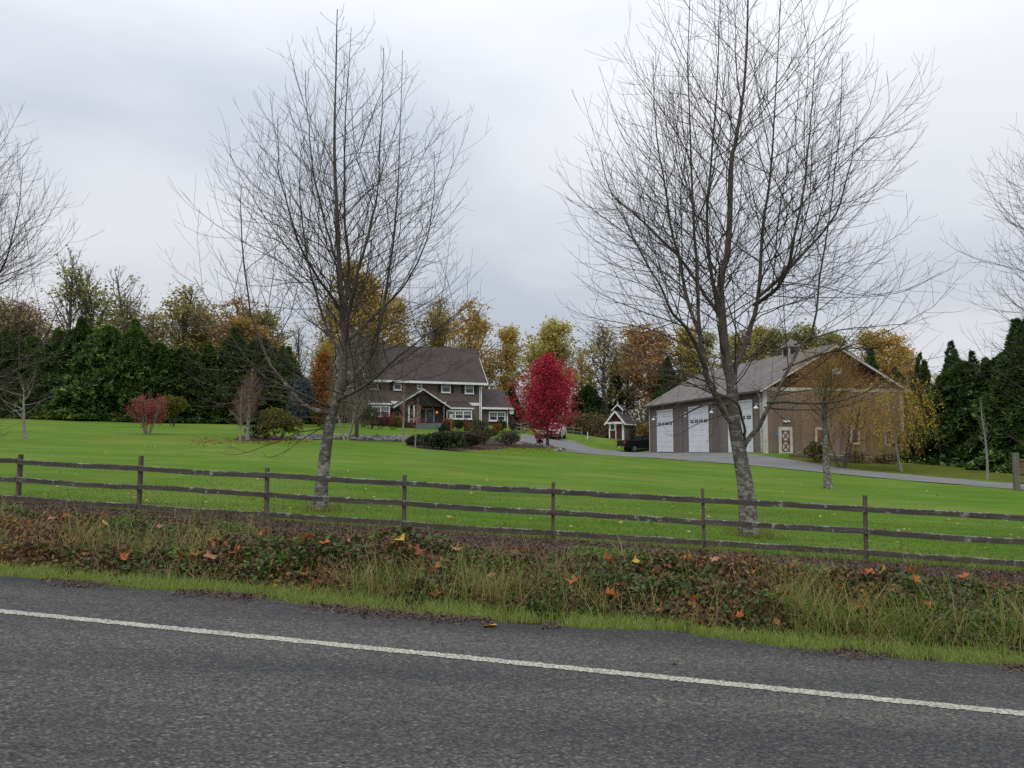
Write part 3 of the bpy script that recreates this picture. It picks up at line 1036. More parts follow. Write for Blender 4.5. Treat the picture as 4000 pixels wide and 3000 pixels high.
m_red = weathered("barn_red", (0.115, 0.040, 0.026), (0.16, 0.058, 0.038), 3, rough=0.7, b_amt=0)
x0, x1, z0, z1 = brect(110, 258, 1155, 1440)
t_ = 0.24
dd = MB().box(x0, x0 + t_, -0.12, -0.05, z0, z1).box(x1 - t_, x1, -0.12, -0.05, z0, z1).box(x0 + t_, x1 - t_, -0.12, -0.05, z1 - t_ * 1.1, z1).box(x0 + t_, x1 - t_, -0.12, -0.05, z0, z0 + 0.12).build("door", m_cream, barn)
xa, xb, za, zb = x0 + t_, x1 - t_, z0 + 0.121, z1 - t_ * 1.1
MB().box(xa, xb, -0.08, -0.051, za, zb).build("door_leaf", m_cream, dd)
xb_ = MB()
zm = (za + zb) / 2
for p, q in (((xa, za), (xb, zm)), ((xa, zm), (xb, za)), ((xa, zm), (xb, zb)), ((xa, zb), (xb, zm))):
    xb_.bar((p[0], -0.09 - 0.001 * len(xb_.v) / 8, p[1]), (q[0], -0.09 - 0.001 * len(xb_.v) / 8, q[1]), 0.075, 0.02, (0, 0, 1))
xb_.box(xa, xa + 0.08, -0.112, -0.081, za, zb).box(xb - 0.08, xb, -0.112, -0.081, za, zb)
xb_.box(xa + 0.081, xb - 0.081, -0.113, -0.081, zm - 0.05, zm + 0.05).box(xa + 0.081, xb - 0.081, -0.113, -0.081, za, za + 0.08).box(xa + 0.081, xb - 0.081, -0.113, -0.081, zb - 0.08, zb)
xb_.build("cross_brace", m_red, dd)
MB().cyl((xb - 0.05, zm - 0.15), 0.045, -0.19, -0.114, 'y', 10).build("handle", m_red, dd)
m_brownglass, nt, b = mat("brown_window_pane", 0.2, 0.5)
b.inputs["Base Color"].default_value = (0.11, 0.07, 0.055, 1)  # plain brown base colour for the barn gable panes
for xa, xb, ya, yb in ((503, 610, 1160, 1343), (884, 985, 1165, 1345), (1250, 1352, 1178, 1353)):
    x0, x1, z0, z1 = brect(xa, xb, ya, yb)
    f_ = MB().box(x0, x0 + 0.17, -0.11, -0.05, z0, z1).box(x1 - 0.17, x1, -0.11, -0.05, z0, z1).box(x0 + 0.17, x1 - 0.17, -0.11, -0.05, z1 - 0.2, z1).box(x0 + 0.17, x1 - 0.17, -0.11, -0.05, z0, z0 + 0.15).build("window", m_cream, barn)
    MB().box(x0 + 0.171, x1 - 0.171, -0.075, -0.051, z0 + 0.151, z1 - 0.201).build("pane", m_brownglass, f_)
    MB().box((x0 + x1) / 2 - 0.02, (x0 + x1) / 2 + 0.02, -0.09, -0.076, z0 + 0.152, z1 - 0.202).build("glazing_bar", m_maroon, f_)
x0, x1, z0, z1 = brect(678, 792, 520, 590, 0.0)
lv = MB().box(x0, x1, -0.06, 0.019, z0, z1).build("louvre_frame", m_cream, barn)
for k in range(6):
    zz = z0 + 0.1 + (z1 - z0 - 0.2) * k / 6
    MB().box(x0 + 0.1, x1 - 0.1, -0.085, -0.061, zz, zz + 0.06).build("slat", m_white, lv)
# security lamp, blue plaque, gooseneck lamps
x0, x1, z0, z1 = brect(160, 215, 1085, 1108)
sl = MB().box((x0 + x1) / 2 - 0.08, (x0 + x1) / 2 + 0.08, -0.12, -0.05, z0, z1).build("security_lamp", m_white, barn)
for sg in (-1, 1):
    MB().cyl(((x0 + x1) / 2 + sg * 0.17, (z0 + z1) / 2), 0.06, -0.30, -0.12, 'y', 12, 0.10).build("lamp_head", m_white, sl)
m_blue = weathered("blue_plaque", (0.10, 0.16, 0.42), (0.16, 0.24, 0.52), 3, rough=0.5, b_amt=0)
x0, x1, z0, z1 = brect(78, 108, 1215, 1246)
MB().cyl(((x0 + x1) / 2, (z0 + z1) / 2), (x1 - x0) / 2, -0.075, -0.051, 'y', 16).build("plaque", m_blue, barn)
for xc, yc in ((285, 1068), (618, 1030), (912, 990), (1390, 940)):
    _, yy, zz = B.on_plane(*c3(xc, yc), 'x', -0.45)
    lm = MB().cyl((-0.45, yy), 0.22, zz - 0.1, zz + 0.08, 'z', 14, 0.06).build("gooseneck_lamp", m_white, barn)
    MB().bar((-0.45, yy, zz + 0.06), (-0.40, yy, zz + 0.30), 0.03, 0.03, (0, 1, 0)).bar((-0.41, yy, zz + 0.29), (-0.05, yy, zz + 0.20), 0.03, 0.03).build("lamp_arm", m_white, lm)
# cupola on the ridge
cx, cy, _ = B.on_plane(1710, 765, 'x', BWID / 2)
rz0 = BH + RISE
cu = MB().box(cx - 0.55, cx + 0.55, cy - 0.55, cy + 0.55, rz0 - 0.6, rz0 + 0.75).build("cupola", m_broof, barn)
MB().add([(cx - 0.75, cy - 0.75, rz0 + 0.751), (cx + 0.75, cy - 0.75, rz0 + 0.751), (cx + 0.75, cy + 0.75, rz0 + 0.751), (cx - 0.75, cy + 0.75, rz0 + 0.751), (cx, cy, rz0 + 1.5)], [(0, 1, 4), (1, 2, 4), (2, 3, 4), (3, 0, 4), (3, 2, 1, 0)]).build("cupola_roof", m_broof, cu)
lvm = MB().box(cx - 0.36, cx + 0.36, cy - 0.57, cy - 0.551, rz0 + 0.05, rz0 + 0.6).box(cx - 0.57, cx - 0.551, cy - 0.36, cy + 0.36, rz0 + 0.05, rz0 + 0.6)
lvm.build("vent", m_dark, cu)
tv_ = MB()
for a in (-1, 1):
    for b_ in (-1, 1):
        tv_.box(cx + a * 0.57, cx + a * 0.45, cy + b_ * 0.57, cy + b_ * 0.45, rz0 - 0.2, rz0 + 0.749)
tv_.build("cupola_trim", m_cream, cu)
# stone footing along the gable
ft = thing("retaining_edge", "low dark stone retaining edge at the foot of the barn gable by the drive", "stone edging", tuple(bo), BA)
ft_rng = np.random.default_rng(31)
m_stone = weathered("field_stone", (0.13, 0.125, 0.12), (0.24, 0.235, 0.23), 3, rough=0.9)


def stone_mesh(name, n, seed):
    """n rounded, uneven stones of about unit size, one mesh each"""
    out = []
    r = np.random.default_rng(seed)
    bm = bmesh.new(); bmesh.ops.create_icosphere(bm, subdivisions=1, radius=0.5)
    base = np.array([v.co[:] for v in bm.verts]); fc = [tuple(v.index for v in f.verts) for f in bm.faces]
    bm.free()
    for k in range(n):
        v = base * r.uniform(0.78, 1.2, (len(base), 1)) * np.array([1, r.uniform(0.6, 0.9), r.uniform(0.45, 0.7)])
        me = bpy.data.meshes.new(name); me.from_pydata([tuple(p) for p in v], [], fc)
        out.append(me)
    return out


STONES = stone_mesh("stone", 6, 4)
for k in range(26):
    a = 2.4 + k * 0.36 + ft_rng.normal(0, 0.05)
    yb = -0.9 - 0.35 * math.sin(k * 0.25) + ft_rng.normal(0, 0.1)
    w_ = B.o + B.X * a + B.Y * yb
    zz = float(T(w_[0], w_[1])) - bo[2]
    s_ = ft_rng.uniform(0.3, 0.55)
    o = link("stone", STONES[k % 6], m_stone, ft)
    o.location = (a, yb, zz + 0.08); o.scale = (s_, s_, s_); o.rotation_euler = (ft_rng.uniform(0, .5), 0, ft_rng.uniform(0, 6))

# ------------------------------------------------------------------ playhouse shed
so = at(1316, 950, 108); SA = R(-27)
so[2] = float(T(so[0] + 1, so[1])) - 0.05
SH = Frame(so, SA)


def c2(xc, yc): return 1078.4 + 0.175 * xc, 718.9 + 0.175 * yc


shed = thing("garden_shed", "small garden shed with steep front gable, roof dormer, brown door and white corner trim", "shed", tuple(so), SA)
sw = SH.on_plane(*c2(1535, 1200), 'y', 0)[0]
SD = 3.6
sz = SH.on_plane(*c2(1400, 1105), 'y', 0)[2]
saz = SH.on_plane(*c2(1405, 968), 'y', 0)[2]
m_sside = weathered("shed_siding", (0.17, 0.145, 0.135), (0.21, 0.185, 0.17), 2, rough=0.85, fine=12)
MB().box(0, sw, 0, SD, -0.6, sz).prism([(0, sz), (sw, sz), (sw / 2, saz - 0.1)], 0.003, SD, 'y').build("wall", m_sside, shed)
gable_roof(-0.42, sw + 0.42, -0.5, SD + 0.4, sz - 0.35, saz - sz + 0.2, 'y', 0.13).build("roof", m_hroof, shed)
bb = MB()
for sg in (-1, 1):
    bb.bar((sw / 2 + sg * (sw / 2 + 0.45), -0.53, sz - 0.33), (sw / 2, -0.53, saz - 0.04), 0.2, 0.05)
bb.build("bargeboard", m_white, shed)
MB().box(-0.42, sw + 0.42, -0.5, -0.44, sz - 0.22, sz - 0.02).box(0.0, sw, -0.06, -0.003, sz - 0.1, sz + 0.08).build("belt_board", m_white, shed)
MB().prism([(0.25, sz + 0.081), (sw - 0.25, sz + 0.081), (sw / 2, saz - 0.35)], -0.03, 0.002, 'y').build("gable_panel", m_maroon, shed)
MB().box(sw + 0.44, sw + 0.5, -0.5, SD + 0.4, sz - 0.36, sz - 0.22).build("gutter", m_white, shed)
for a in (-0.02, sw - 0.14):
    MB().box(a, a + 0.16, -0.05, -0.003, -0.1, sz - 0.101).build("corner_board", m_white, shed)
MB().box(sw + 0.003, sw + 0.05, -0.05, 0.12, -0.1, sz - 0.101).build("corner_board", m_white, shed)
x0, x1 = sw * 0.50, sw * 0.90
dd = MB().box(x0 - 0.1, x0, -0.06, -0.003, -0.05, sz - 0.101).box(x1, x1 + 0.08, -0.06, -0.003, -0.05, sz - 0.101).build("door", m_white, shed)
MB().box(x0 + 0.001, x1 - 0.001, -0.04, -0.003, 0.02, sz - 0.102).build("door_leaf", m_maroon, dd)
MB().cyl((x0 + 0.12, 0.9), 0.035, -0.1, -0.04, 'y', 8).build("handle", m_cream, dd)
x0, x1, z0, z1 = 0.15, sw * 0.43, sz - 1.05, sz - 0.14
f_ = MB().box(x0, x1, -0.07, -0.003, z1 - 0.1, z1).box(x0, x1, -0.07, -0.003, z0, z0 + 0.1).box(x0, x0 + 0.1, -0.07, -0.003, z0 + 0.1, z1 - 0.1).box(x1 - 0.1, x1, -0.07, -0.003, z0 + 0.1, z1 - 0.1).build("window", m_white, shed)
MB().box(x0 + 0.101, x1 - 0.101, -0.03, -0.004, z0 + 0.101, z1 - 0.101).build("pane", m_glass, f_)
MB().box(0.15, sw * 0.43, -0.035, -0.003, 0.1, z0 - 0.02).build("panel", m_maroon, shed)
MB().box(0.0, sw, -0.065, -0.003, -0.12, 0.015).build("base_board", m_white, shed)
# dormer-like cupola behind the front gable
qx, _, qz = SH.on_plane(*c2(1467, 888), 'y', 1.7)
dw = 1.15
q0 = SH.on_plane(*c2(1467, 985), 'y', 1.7)[2]
MB().box(qx - dw / 2, qx + dw / 2, 1.7, 2.9, q0 - 0.3, qz - 0.55).prism([(qx - dw / 2, qz - 0.55), (qx + dw / 2, qz - 0.55), (qx, qz - 0.05)], 1.703, 2.9, 'y').build("cupola", m_dark, shed)
gable_roof(qx - dw / 2 - 0.25, qx + dw / 2 + 0.25, 1.4, 3.1, qz - 0.83, 0.78, 'y', 0.1).build("cupola_roof", m_hroof, shed)
bb = MB()
for sg in (-1, 1):
    bb.bar((qx + sg * (dw / 2 + 0.27), 1.38, qz - 0.8), (qx, 1.38, qz + 0.0), 0.13, 0.05)
    bb.box(qx + sg * (dw / 2 - 0.02), qx + sg * (dw / 2 + 0.06), 1.62, 1.72, q0 - 0.2, qz - 0.6)
bb.box(qx + dw / 2 + 0.02, qx + dw / 2 + 0.07, 2.85, 2.98, q0 - 0.2, qz - 0.6)
bb.build("cupola_trim", m_white, shed)

# ------------------------------------------------------------------ vehicles
def car_paint(name, col, rough=0.25, metal=0.0):
    m, nt, b = mat(name, rough, 0.5)
    n1 = noise(nt, coords(nt), 1.3, 3)
    c = ramp(nt, n1, [(0.3, tuple(a * 0.88 for a in col)), (0.7, tuple(min(1, a * 1.08) for a in col))])
    nt.links.new(c, b.inputs["Base Color"])
    b.inputs["Coat Weight"].default_value = 0.6
    b.inputs["Coat Roughness"].default_value = 0.08
    b.inputs["Metallic"].default_value = metal
    return m


m_black = car_paint("black_paint", (0.010, 0.010, 0.012), 0.4)
m_black.node_tree.nodes["Principled BSDF"].inputs["Coat Weight"].default_value = 0.12
m_black.node_tree.nodes["Principled BSDF"].inputs["Specular IOR Level"].default_value = 0.25
m_suv = car_paint("pearl_white_paint", (0.62, 0.62, 0.64))
m_rubber = weathered("tyre_rubber", (0.012, 0.012, 0.012), (0.022, 0.022, 0.022), 4, rough=0.85, b_amt=0)
m_rim = car_paint("alloy", (0.42, 0.42, 0.44), 0.3, 0.8)
m_chrome = car_paint("chrome", (0.55, 0.55, 0.57), 0.18, 0.9)
m_tail, nt, b = mat("tail_lens", 0.15, 0.5)
b.inputs["Base Color"].default_value = (0.42, 0.03, 0.02, 1)
m_head, nt, b = mat("head_lens", 0.1, 0.6)
b.inputs["Base Color"].default_value = (0.55, 0.57, 0.6, 1)


def wheel(parent, x, y, r, w, out):
    """out: +1 or -1, the side that faces away from the car"""
    prof = [(r * 0.62, -w / 2), (r * 0.93, -w / 2), (r, -w * 0.32), (r, w * 0.32), (r * 0.93, w / 2), (r * 0.62, w / 2)]
    mb = MB(); n = 28
    vs = [(q[0] * math.cos(2 * math.pi * i / n) + x, y + q[1], q[0] * math.sin(2 * math.pi * i / n) + r) for i in range(n) for q in prof]
    k = len(prof)
    fs = [(i * k + j, ((i + 1) % n) * k + j, ((i + 1) % n) * k + (j + 1) % k, i * k + (j + 1) % k) for i in range(n) for j in range(k)]
    t = mb.add(vs, fs).build("wheel", m_rubber, parent, smooth=True)
    rm = MB(); yo = y + out * w * 0.36
    rm.cyl((x, r), r * 0.63, yo - out * 0.05, yo - out * 0.03, 'y', 24)
    for i in range(6):
        a = 2 * math.pi * i / 6
        rm.bar((x + 0.05 * math.cos(a), yo, r + 0.05 * math.sin(a)), (x + r * 0.6 * math.cos(a), yo, r + r * 0.6 * math.sin(a)), 0.10, 0.05, (0, 1, 0))
    rm.cyl((x, r), 0.09, yo - out * 0.03, yo + out * 0.03, 'y', 12)
    n2 = 24
    ring = [(rr * math.cos(2 * math.pi * i / n2) + x, yo + dy, rr * math.sin(2 * math.pi * i / n2) + r) for i in range(n2) for rr, dy in ((r * 0.56, 0.02), (r * 0.65, 0.02), (r * 0.65, -0.03), (r * 0.56, -0.03))]
    rm.add(ring, [(i * 4 + j, ((i + 1) % n2) * 4 + j, ((i + 1) % n2) * 4 + (j + 1) % 4, i * 4 + (j + 1) % 4) for i in range(n2) for j in range(4)])
    rm.build("rim", m_rim, t)


def arch(cx_, r, z0, n=9):
    """wheel arch points, front to back along x"""
    return [(cx_ + r * math.cos(a), max(z0, 0.38 + r * math.sin(a))) for a in np.linspace(math.pi, 0, n)]


tp = on(1340, 92.3)
TA = R(18)
truck = thing("pickup_truck", "black crew cab pickup truck parked beside the end of the barn", "pickup truck", tuple(tp), TA)
TW = 0.98
# x=0 at the tailgate, forward +x
prof = [(0.0, 0.62), (0.0, 1.33), (1.95, 1.33), (1.95, 1.36), (4.25, 1.30), (5.55, 1.16), (5.78, 0.95), (5.8, 0.5)]
prof += arch(4.85, 0.50, 0.42)[::-1] + [(3.9, 0.42), (2.0, 0.42)] + arch(1.25, 0.50, 0.42)[::-1] + [(0.25, 0.5)]
bd = MB().prism(prof, -TW, TW, 'y').build("body", m_black, truck, bevel=0.05)
cabp = [(1.97, 1.361), (2.12, 1.86), (2.35, 1.93), (3.45, 1.93), (3.75, 1.86), (4.45, 1.302)]
vs, n = [], len(cabp)
cab = MB()
ins = [0.02, 0.17, 0.20, 0.20, 0.17, 0.02]
cab.add([(p, -TW + i, q) for (p, q), i in zip(cabp, ins)] + [(p, TW - i, q) for (p, q), i in zip(cabp, ins)],
        [tuple(range(n)), tuple(range(n, 2 * n))[::-1]] + [(i, (i + 1) % n, n + (i + 1) % n, n + i) for i in range(n)])
cab.build("cab", m_black, truck, bevel=0.03)
for sy in (-1, 1):
    for a, b_, c_, d_ in ((2.25, 2.95, 2.32, 2.92), (3.05, 4.1, 3.05, 3.62)):
        g = MB().add([(a, sy * (TW - 0.035), 1.42), (b_, sy * (TW - 0.035), 1.42), (d_, sy * (TW - 0.163), 1.80), (c_, sy * (TW - 0.163), 1.80)], [(0, 1, 2, 3)])
        g.add([(a, sy * (TW - 0.065), 1.42), (b_, sy * (TW - 0.065), 1.42), (d_, sy * (TW - 0.2), 1.80), (c_, sy * (TW - 0.2), 1.80)], [(0, 1, 2, 3)])
        g.build("side_window", m_glass, truck)
    for xx in (1.25, 4.85):
        wheel(truck, xx, sy * (TW - 0.14), 0.405, 0.27, sy)
    MB().box(-0.03, 0.16, sy * (TW - 0.13), sy * (TW + 0.012), 0.95, 1.22).build("tail_light", m_tail, truck, bevel=0.01)
    MB().box(5.6, 5.82, sy * (TW - 0.4), sy * (TW - 0.02), 0.85, 1.08).build("headlight", m_head, truck, bevel=0.02)
    MB().box(2.15, 4.05, sy * (TW + 0.02), sy * (TW - 0.1), 0.36, 0.41).build("running_board", m_chrome, truck)
    MB().box(3.05, 3.06, sy * TW, sy * (TW + 0.004), 0.5, 1.3).box(2.98, 3.12, sy * (TW + 0.004), sy * (TW + 0.03), 1.12, 1.16).build("door_handle", m_black, truck)
    MB().box(3.95, 4.1, sy * (TW + 0.0), sy * (TW + 0.22), 1.36, 1.56).build("mirror", m_black, truck, bevel=0.02)
MB().add([(2.0, -TW + 0.14, 1.45), (2.0, TW - 0.14, 1.45), (2.108, TW - 0.25, 1.80), (2.108, -TW + 0.25, 1.80)], [(0, 1, 2, 3)]).build("rear_window", m_glass, truck)
MB().box(-0.16, 0.0, -TW + 0.03, TW - 0.03, 0.48, 0.66).build("bumper", m_chrome, truck, bevel=0.03)
MB().box(-0.025, -0.002, -TW + 0.22, TW - 0.22, 0.74, 1.3).box(-0.05, -0.026, -0.14, 0.14, 1.14, 1.20).build("tailgate", m_black, truck, bevel=0.008)
MB().box(-0.17, -0.161, -0.16, 0.16, 0.53, 0.63).build("number_plate", m_white, truck)
MB().box(0.1, 1.9, -TW + 0.1, TW - 0.1, 1.331, 1.335).build("bed_cover", m_shutter, truck)

vp = on(1199, 93.5)
SUVA = R(-104)
suv = thing("parked_suv", "white sport utility vehicle on the driveway half hidden behind the red maple", "car", tuple(vp), SUVA)
W2 = 0.93
prof = [(-2.3, 0.5), (-2.32, 1.0), (-2.2, 1.12), (1.05, 1.10), (2.05, 0.98), (2.28, 0.85), (2.32, 0.45)]
prof += arch(1.45, 0.44, 0.36)[::-1] + [(0.8, 0.34), (-0.8, 0.34)] + arch(-1.45, 0.44, 0.36)[::-1] + [(-2.0, 0.4)]
MB().prism(prof, -W2, W2, 'y').build("body", m_suv, suv, bevel=0.06)
cabp = [(-2.2, 1.121), (-2.0, 1.62), (-1.75, 1.74), (0.0, 1.76), (0.3, 1.70), (1.1, 1.101)]
ins = [0.03, 0.17, 0.2, 0.2, 0.17, 0.04]; n = 6
MB().add([(p, -W2 + i, q) for (p, q), i in zip(cabp, ins)] + [(p, W2 - i, q) for (p, q), i in zip(cabp, ins)],
         [tuple(range(n)), tuple(range(n, 2 * n))[::-1]] + [(i, (i + 1) % n, n + (i + 1) % n, n + i) for i in range(n)]).build("cabin", m_suv, suv, bevel=0.03)
for sy in (-1, 1):
    for a, b_, c_, d_ in ((-1.95, -1.2, -1.82, -1.2), (-1.12, -0.35, -1.12, -0.35), (-0.27, 0.8, -0.27, 0.25)):
        MB().add([(a, sy * (W2 - 0.045), 1.17), (b_, sy * (W2 - 0.045), 1.17), (d_, sy * (W2 - 0.16), 1.62), (c_, sy * (W2 - 0.16), 1.62)], [(0, 1, 2, 3)]).build("side_window", m_glass, suv)
    for xx in (-1.45, 1.45):
        wheel(suv, xx, sy * (W2 - 0.12), 0.36, 0.23, sy)
    MB().box(2.05, 2.3, sy * (W2 - 0.38), sy * (W2 - 0.02), 0.72, 0.90).build("headlight", m_head, suv, bevel=0.02)
    MB().box(-2.34, -2.1, sy * (W2 - 0.2), sy * (W2 + 0.005), 0.8, 1.1).build("tail_light", m_tail, suv, bevel=0.01)
    MB().box(0.65, 0.8, sy * W2, sy * (W2 + 0.2), 1.1, 1.25).build("mirror", m_suv, suv, bevel=0.02)
    MB().bar((-1.7, sy * (W2 - 0.25), 1.79), (-0.1, sy * (W2 - 0.25), 1.80), 0.04, 0.04).build("roof_rail", m_chrome, suv)
MB().add([(1.06, -W2 + 0.1, 1.14), (1.06, W2 - 0.1, 1.14), (0.36, W2 - 0.24, 1.665), (0.36, -W2 + 0.24, 1.665)], [(0, 1, 2, 3)]).add([(1.03, -W2 + 0.1, 1.12), (1.03, W2 - 0.1, 1.12), (0.34, W2 - 0.24, 1.645), (0.34, -W2 + 0.24, 1.645)], [(0, 1, 2, 3)]).build("windshield", m_glass, suv)
MB().box(2.29, 2.335, -0.5, 0.5, 0.6, 0.82).build("grille", m_shutter, suv)
MB().box(2.28, 2.36, -W2 + 0.05, W2 - 0.05, 0.36, 0.52).build("bumper", m_shutter, suv, bevel=0.02)

# ------------------------------------------------------------------ the rail fence along the bank
m_rail, nt, b = mat("lichened_rail", 0.92, 0.1)
vv = coords(nt, (1, 1, 1), "Object")
wood = ramp(nt, noise(nt, coords(nt, (0.9, 6, 16)), 1.5, 5, 0.7), [(0.25, (0.040, 0.034, 0.029)), (0.55, (0.082, 0.072, 0.062)), (0.8, (0.145, 0.130, 0.112))])
sz_ = nt.nodes.new("ShaderNodeSeparateXYZ")
gm = nt.nodes.new("ShaderNodeNewGeometry"); nt.links.new(gm.outputs["Normal"], sz_.inputs[0])
up_ = math_(nt, 'MULTIPLY', math_(nt, 'MAXIMUM', sz_.outputs[2], 0.0), 0.22)
li = math_(nt, 'ADD', noise(nt, vv, 7.0, 6, 0.72), up_)
lif = ramp(nt, li, [(0.585, (0, 0, 0)), (0.665, (1, 1, 1))])
lic = ramp(nt, noise(nt, vv, 30, 2), [(0.35, (0.13, 0.15, 0.10)), (0.65, (0.34, 0.36, 0.31))])
c = mixc(nt, lif, wood, lic)
gn = ramp(nt, noise(nt, vv, 2.3, 4), [(0.55, (0, 0, 0)), (0.75, (0.6, 0.6, 0.6))])
c = mixc(nt, gn, c, (0.055, 0.062, 0.028))
nt.links.new(c, b.inputs["Base Color"])
bump(nt, b, noise(nt, coords(nt, (1.5, 12, 30)), 2, 4, 0.7), 0.6, 0.01)
m_post = weathered("weathered_post", (0.075, 0.058, 0.048), (0.145, 0.118, 0.098), 2.5, (6, 6, 0.8), rough=0.92, fine=25)
fence = thing("rail_fence", "long weathered three rail wooden fence with lichen between the bank and the lawn", "fence", tuple(FP3))
fr_ = np.random.default_rng(17)
fang = math.atan2(FD[1], FD[0])
perp = np.array([-FD[1], FD[0]])             # towards the lawn when positive y
if perp[1] < 0: perp = -perp
jit = {i: fr_.normal(0, 0.03) for i in range(-6, 14)}
for i, target in enumerate((35, 297, 573, 870, 1193, 1521, 1872)):
    lo_, hi_ = i - 1.0, i + 1.0
    for _ in range(40):
        mi_ = (lo_ + hi_) / 2
        if pix(fence_pt(mi_) + np.array([0, 0, 0.5]))[0] < target: lo_ = mi_
        else: hi_ = mi_
    jit[i] = mi_ - i
tops = {i: fr_.normal(0, 0.02) for i in range(-6, 14)}


def fpost(i):
    p = fence_pt(i + jit[i]); return p


def rail_mesh(p, q, seed):
    """a slightly bowed, worn rail from p to q (world, minus the fence base)"""
    r = np.random.default_rng(seed)
    n = 14
    t = np.linspace(0, 1, n)
    c_ = p[None] * (1 - t[:, None]) + q[None] * t[:, None]
    c_[:, 2] += -0.012 * np.sin(t * math.pi) * r.uniform(-0.5, 1.6) + r.normal(0, 0.002, n)
    w, th = 0.043, 0.017
    vs = []
    for k in range(n):
        for a, b_ in ((-1, -1), (1, -1), (1, 0.72), (0.72, 1), (-0.72, 1), (-1, 0.72)):
            o = np.array([perp[0] * a * th, perp[1] * a * th, b_ * w + r.normal(0, 0.0018)])
            vs.append(c_[k] + o)
    fs = [tuple(range(6))[::-1], tuple(range((n - 1) * 6, n * 6))]
    fs += [(k * 6 + j, k * 6 + (j + 1) % 6, (k + 1) * 6 + (j + 1) % 6, (k + 1) * 6 + j) for k in range(n - 1) for j in range(6)]
    mb = MB().add(vs, fs)
    return mb


for i in range(-5, 13):
    p = fpost(i) - FP3
    pb = MB()
    w, d = 0.023, 0.042
    lean = fr_.normal(0, 0.008, 2)
    top = 0.96 + tops[i]
    vs = []
    for z, k in ((-0.3, 1), (0.5, 1), (top - 0.01, 1), (top, 0.8)):
        for a, b_ in ((-1, -1), (1, -1), (1, 1), (-1, 1)):
            o = FD * a * w * k + perp * (b_ * d * k + d + 0.021)
            vs.append((p[0] + o[0] + lean[0] * z, p[1] + o[1] + lean[1] * z, p[2] + z))
    fs = [(0, 1, 2, 3)[::-1], (12, 13, 14, 15)] + [(k * 4 + j, k * 4 + (j + 1) % 4, k * 4 + 4 + (j + 1) % 4, k * 4 + 4 + j) for k in range(3) for j in range(4)]
    pb.add(vs, fs).build("post", m_post, fence)
    if i < 12:
        q = fpost(i + 1) - FP3
        for hz in (0.787, 0.468, 0.148):
            a = p + np.array([0, 0, hz + fr_.normal(0, 0.006)]); b_ = q + np.array([0, 0, hz + fr_.normal(0, 0.006)])
            gap_ = (b_ - a) / np.linalg.norm(b_ - a) * 0.004
            rail_mesh(a + gap_, b_ - gap_, 100 + i * 7 + int(hz * 10)).build("rail", m_rail, fence)

# ------------------------------------------------------------------ small things in the grounds
def on_hit(px, py):
    return hit(px, py)


gpo = hit(2197, 1060)
gp = thing("gate_post", "stout mossy wooden gate post with a plank box hung on it, beside the drive", "gate post", tuple(gpo))
hgt = (1060 - 979) / F * gpo[1]
MB().box(-0.12, 0.12, -0.11, 0.11, -0.3, hgt).build("post", weathered("mossy_post", (0.10, 0.095, 0.07), (0.19, 0.18, 0.14), 2, (4, 4, 0.6), rough=0.95, fine=18), gp, bevel=0.015)
m_box = weathered("box_planks", (0.13, 0.085, 0.045), (0.20, 0.14, 0.08), 3, (1, 1, 4), rough=0.9)
for k in range(4):
    MB().box(0.125, 0.75, -0.06, -0.02, hgt - 1.0 + 0.16 * k, hgt - 1.0 + 0.16 * k + 0.15).build("plank", m_box, gp)
MB().box(0.122, 0.8, -0.14, 0.14, hgt - 0.36, hgt - 0.31).build("lid", weathered("moss_lid", (0.12, 0.12, 0.03), (0.2, 0.19, 0.05), 4), gp)
for zz in (0.25, 0.55):
    MB().box(0.125, 2.6, -0.03, 0.03, zz * hgt * 0.7, zz * hgt * 0.7 + 0.09).build("rail", m_rail, gp)

# flower tub beside the maple
fo = hit(1166, 960)
m_tub = weathered("tub_wood", (0.055, 0.022, 0.018), (0.085, 0.038, 0.03), 3, rough=0.85)
tub = thing("flower_barrow", "dark wooden barrow planter full of pale flowers beside the red maple", "planter", tuple(fo))
sc_t = fo[1] / F
MB().prism([(-0.42, 0.55), (0.42, 0.55), (0.56, 1.0), (-0.56, 1.0)], -0.4, 0.4, 'y').build("tub", m_tub, tub, bevel=0.02)
lg = MB()
for a in (-0.3, 0.3):
    lg = MB().box(a - 0.04, a + 0.04, -0.3, -0.22, -0.1, 0.549).build("leg", m_tub, tub)
MB().cyl((0.0, 0.28), 0.28, 0.2, 0.26, 'y', 16).build("wheel", m_tub, tub)
fl_r = np.random.default_rng(3)
C_ = fl_r.normal(0, 1, (420, 3)) * np.array([0.26, 0.2, 0.14]) + np.array([0, 0, 1.12])
V_, Q_ = leaf_quads(C_, fl_r.uniform(0.06, 0.13, 420), fl_r)
fw = link("flowers", mesh_np("flowers", V_, Q_), leafmat("flower_heads", [(0.05, 0.10, 0.02), (0.08, 0.13, 0.03), (0.6, 0.55, 0.5), (0.5, 0.25, 0.1), (0.10, 0.15, 0.04), (0.32, 0.34, 0.55)]), tub)

mk = thing("marker_stake", "thin white marker stake in the grass by the shed", "stake", tuple(on(1269, 97)))
MB().cyl((0, 0), 0.045, 0, 0.85, 'z', 10).build("stake", m_white, mk)
MB().cyl((0, 0), 0.055, 0.851, 0.9, 'z', 10, 0.03).build("cap", m_white, mk)

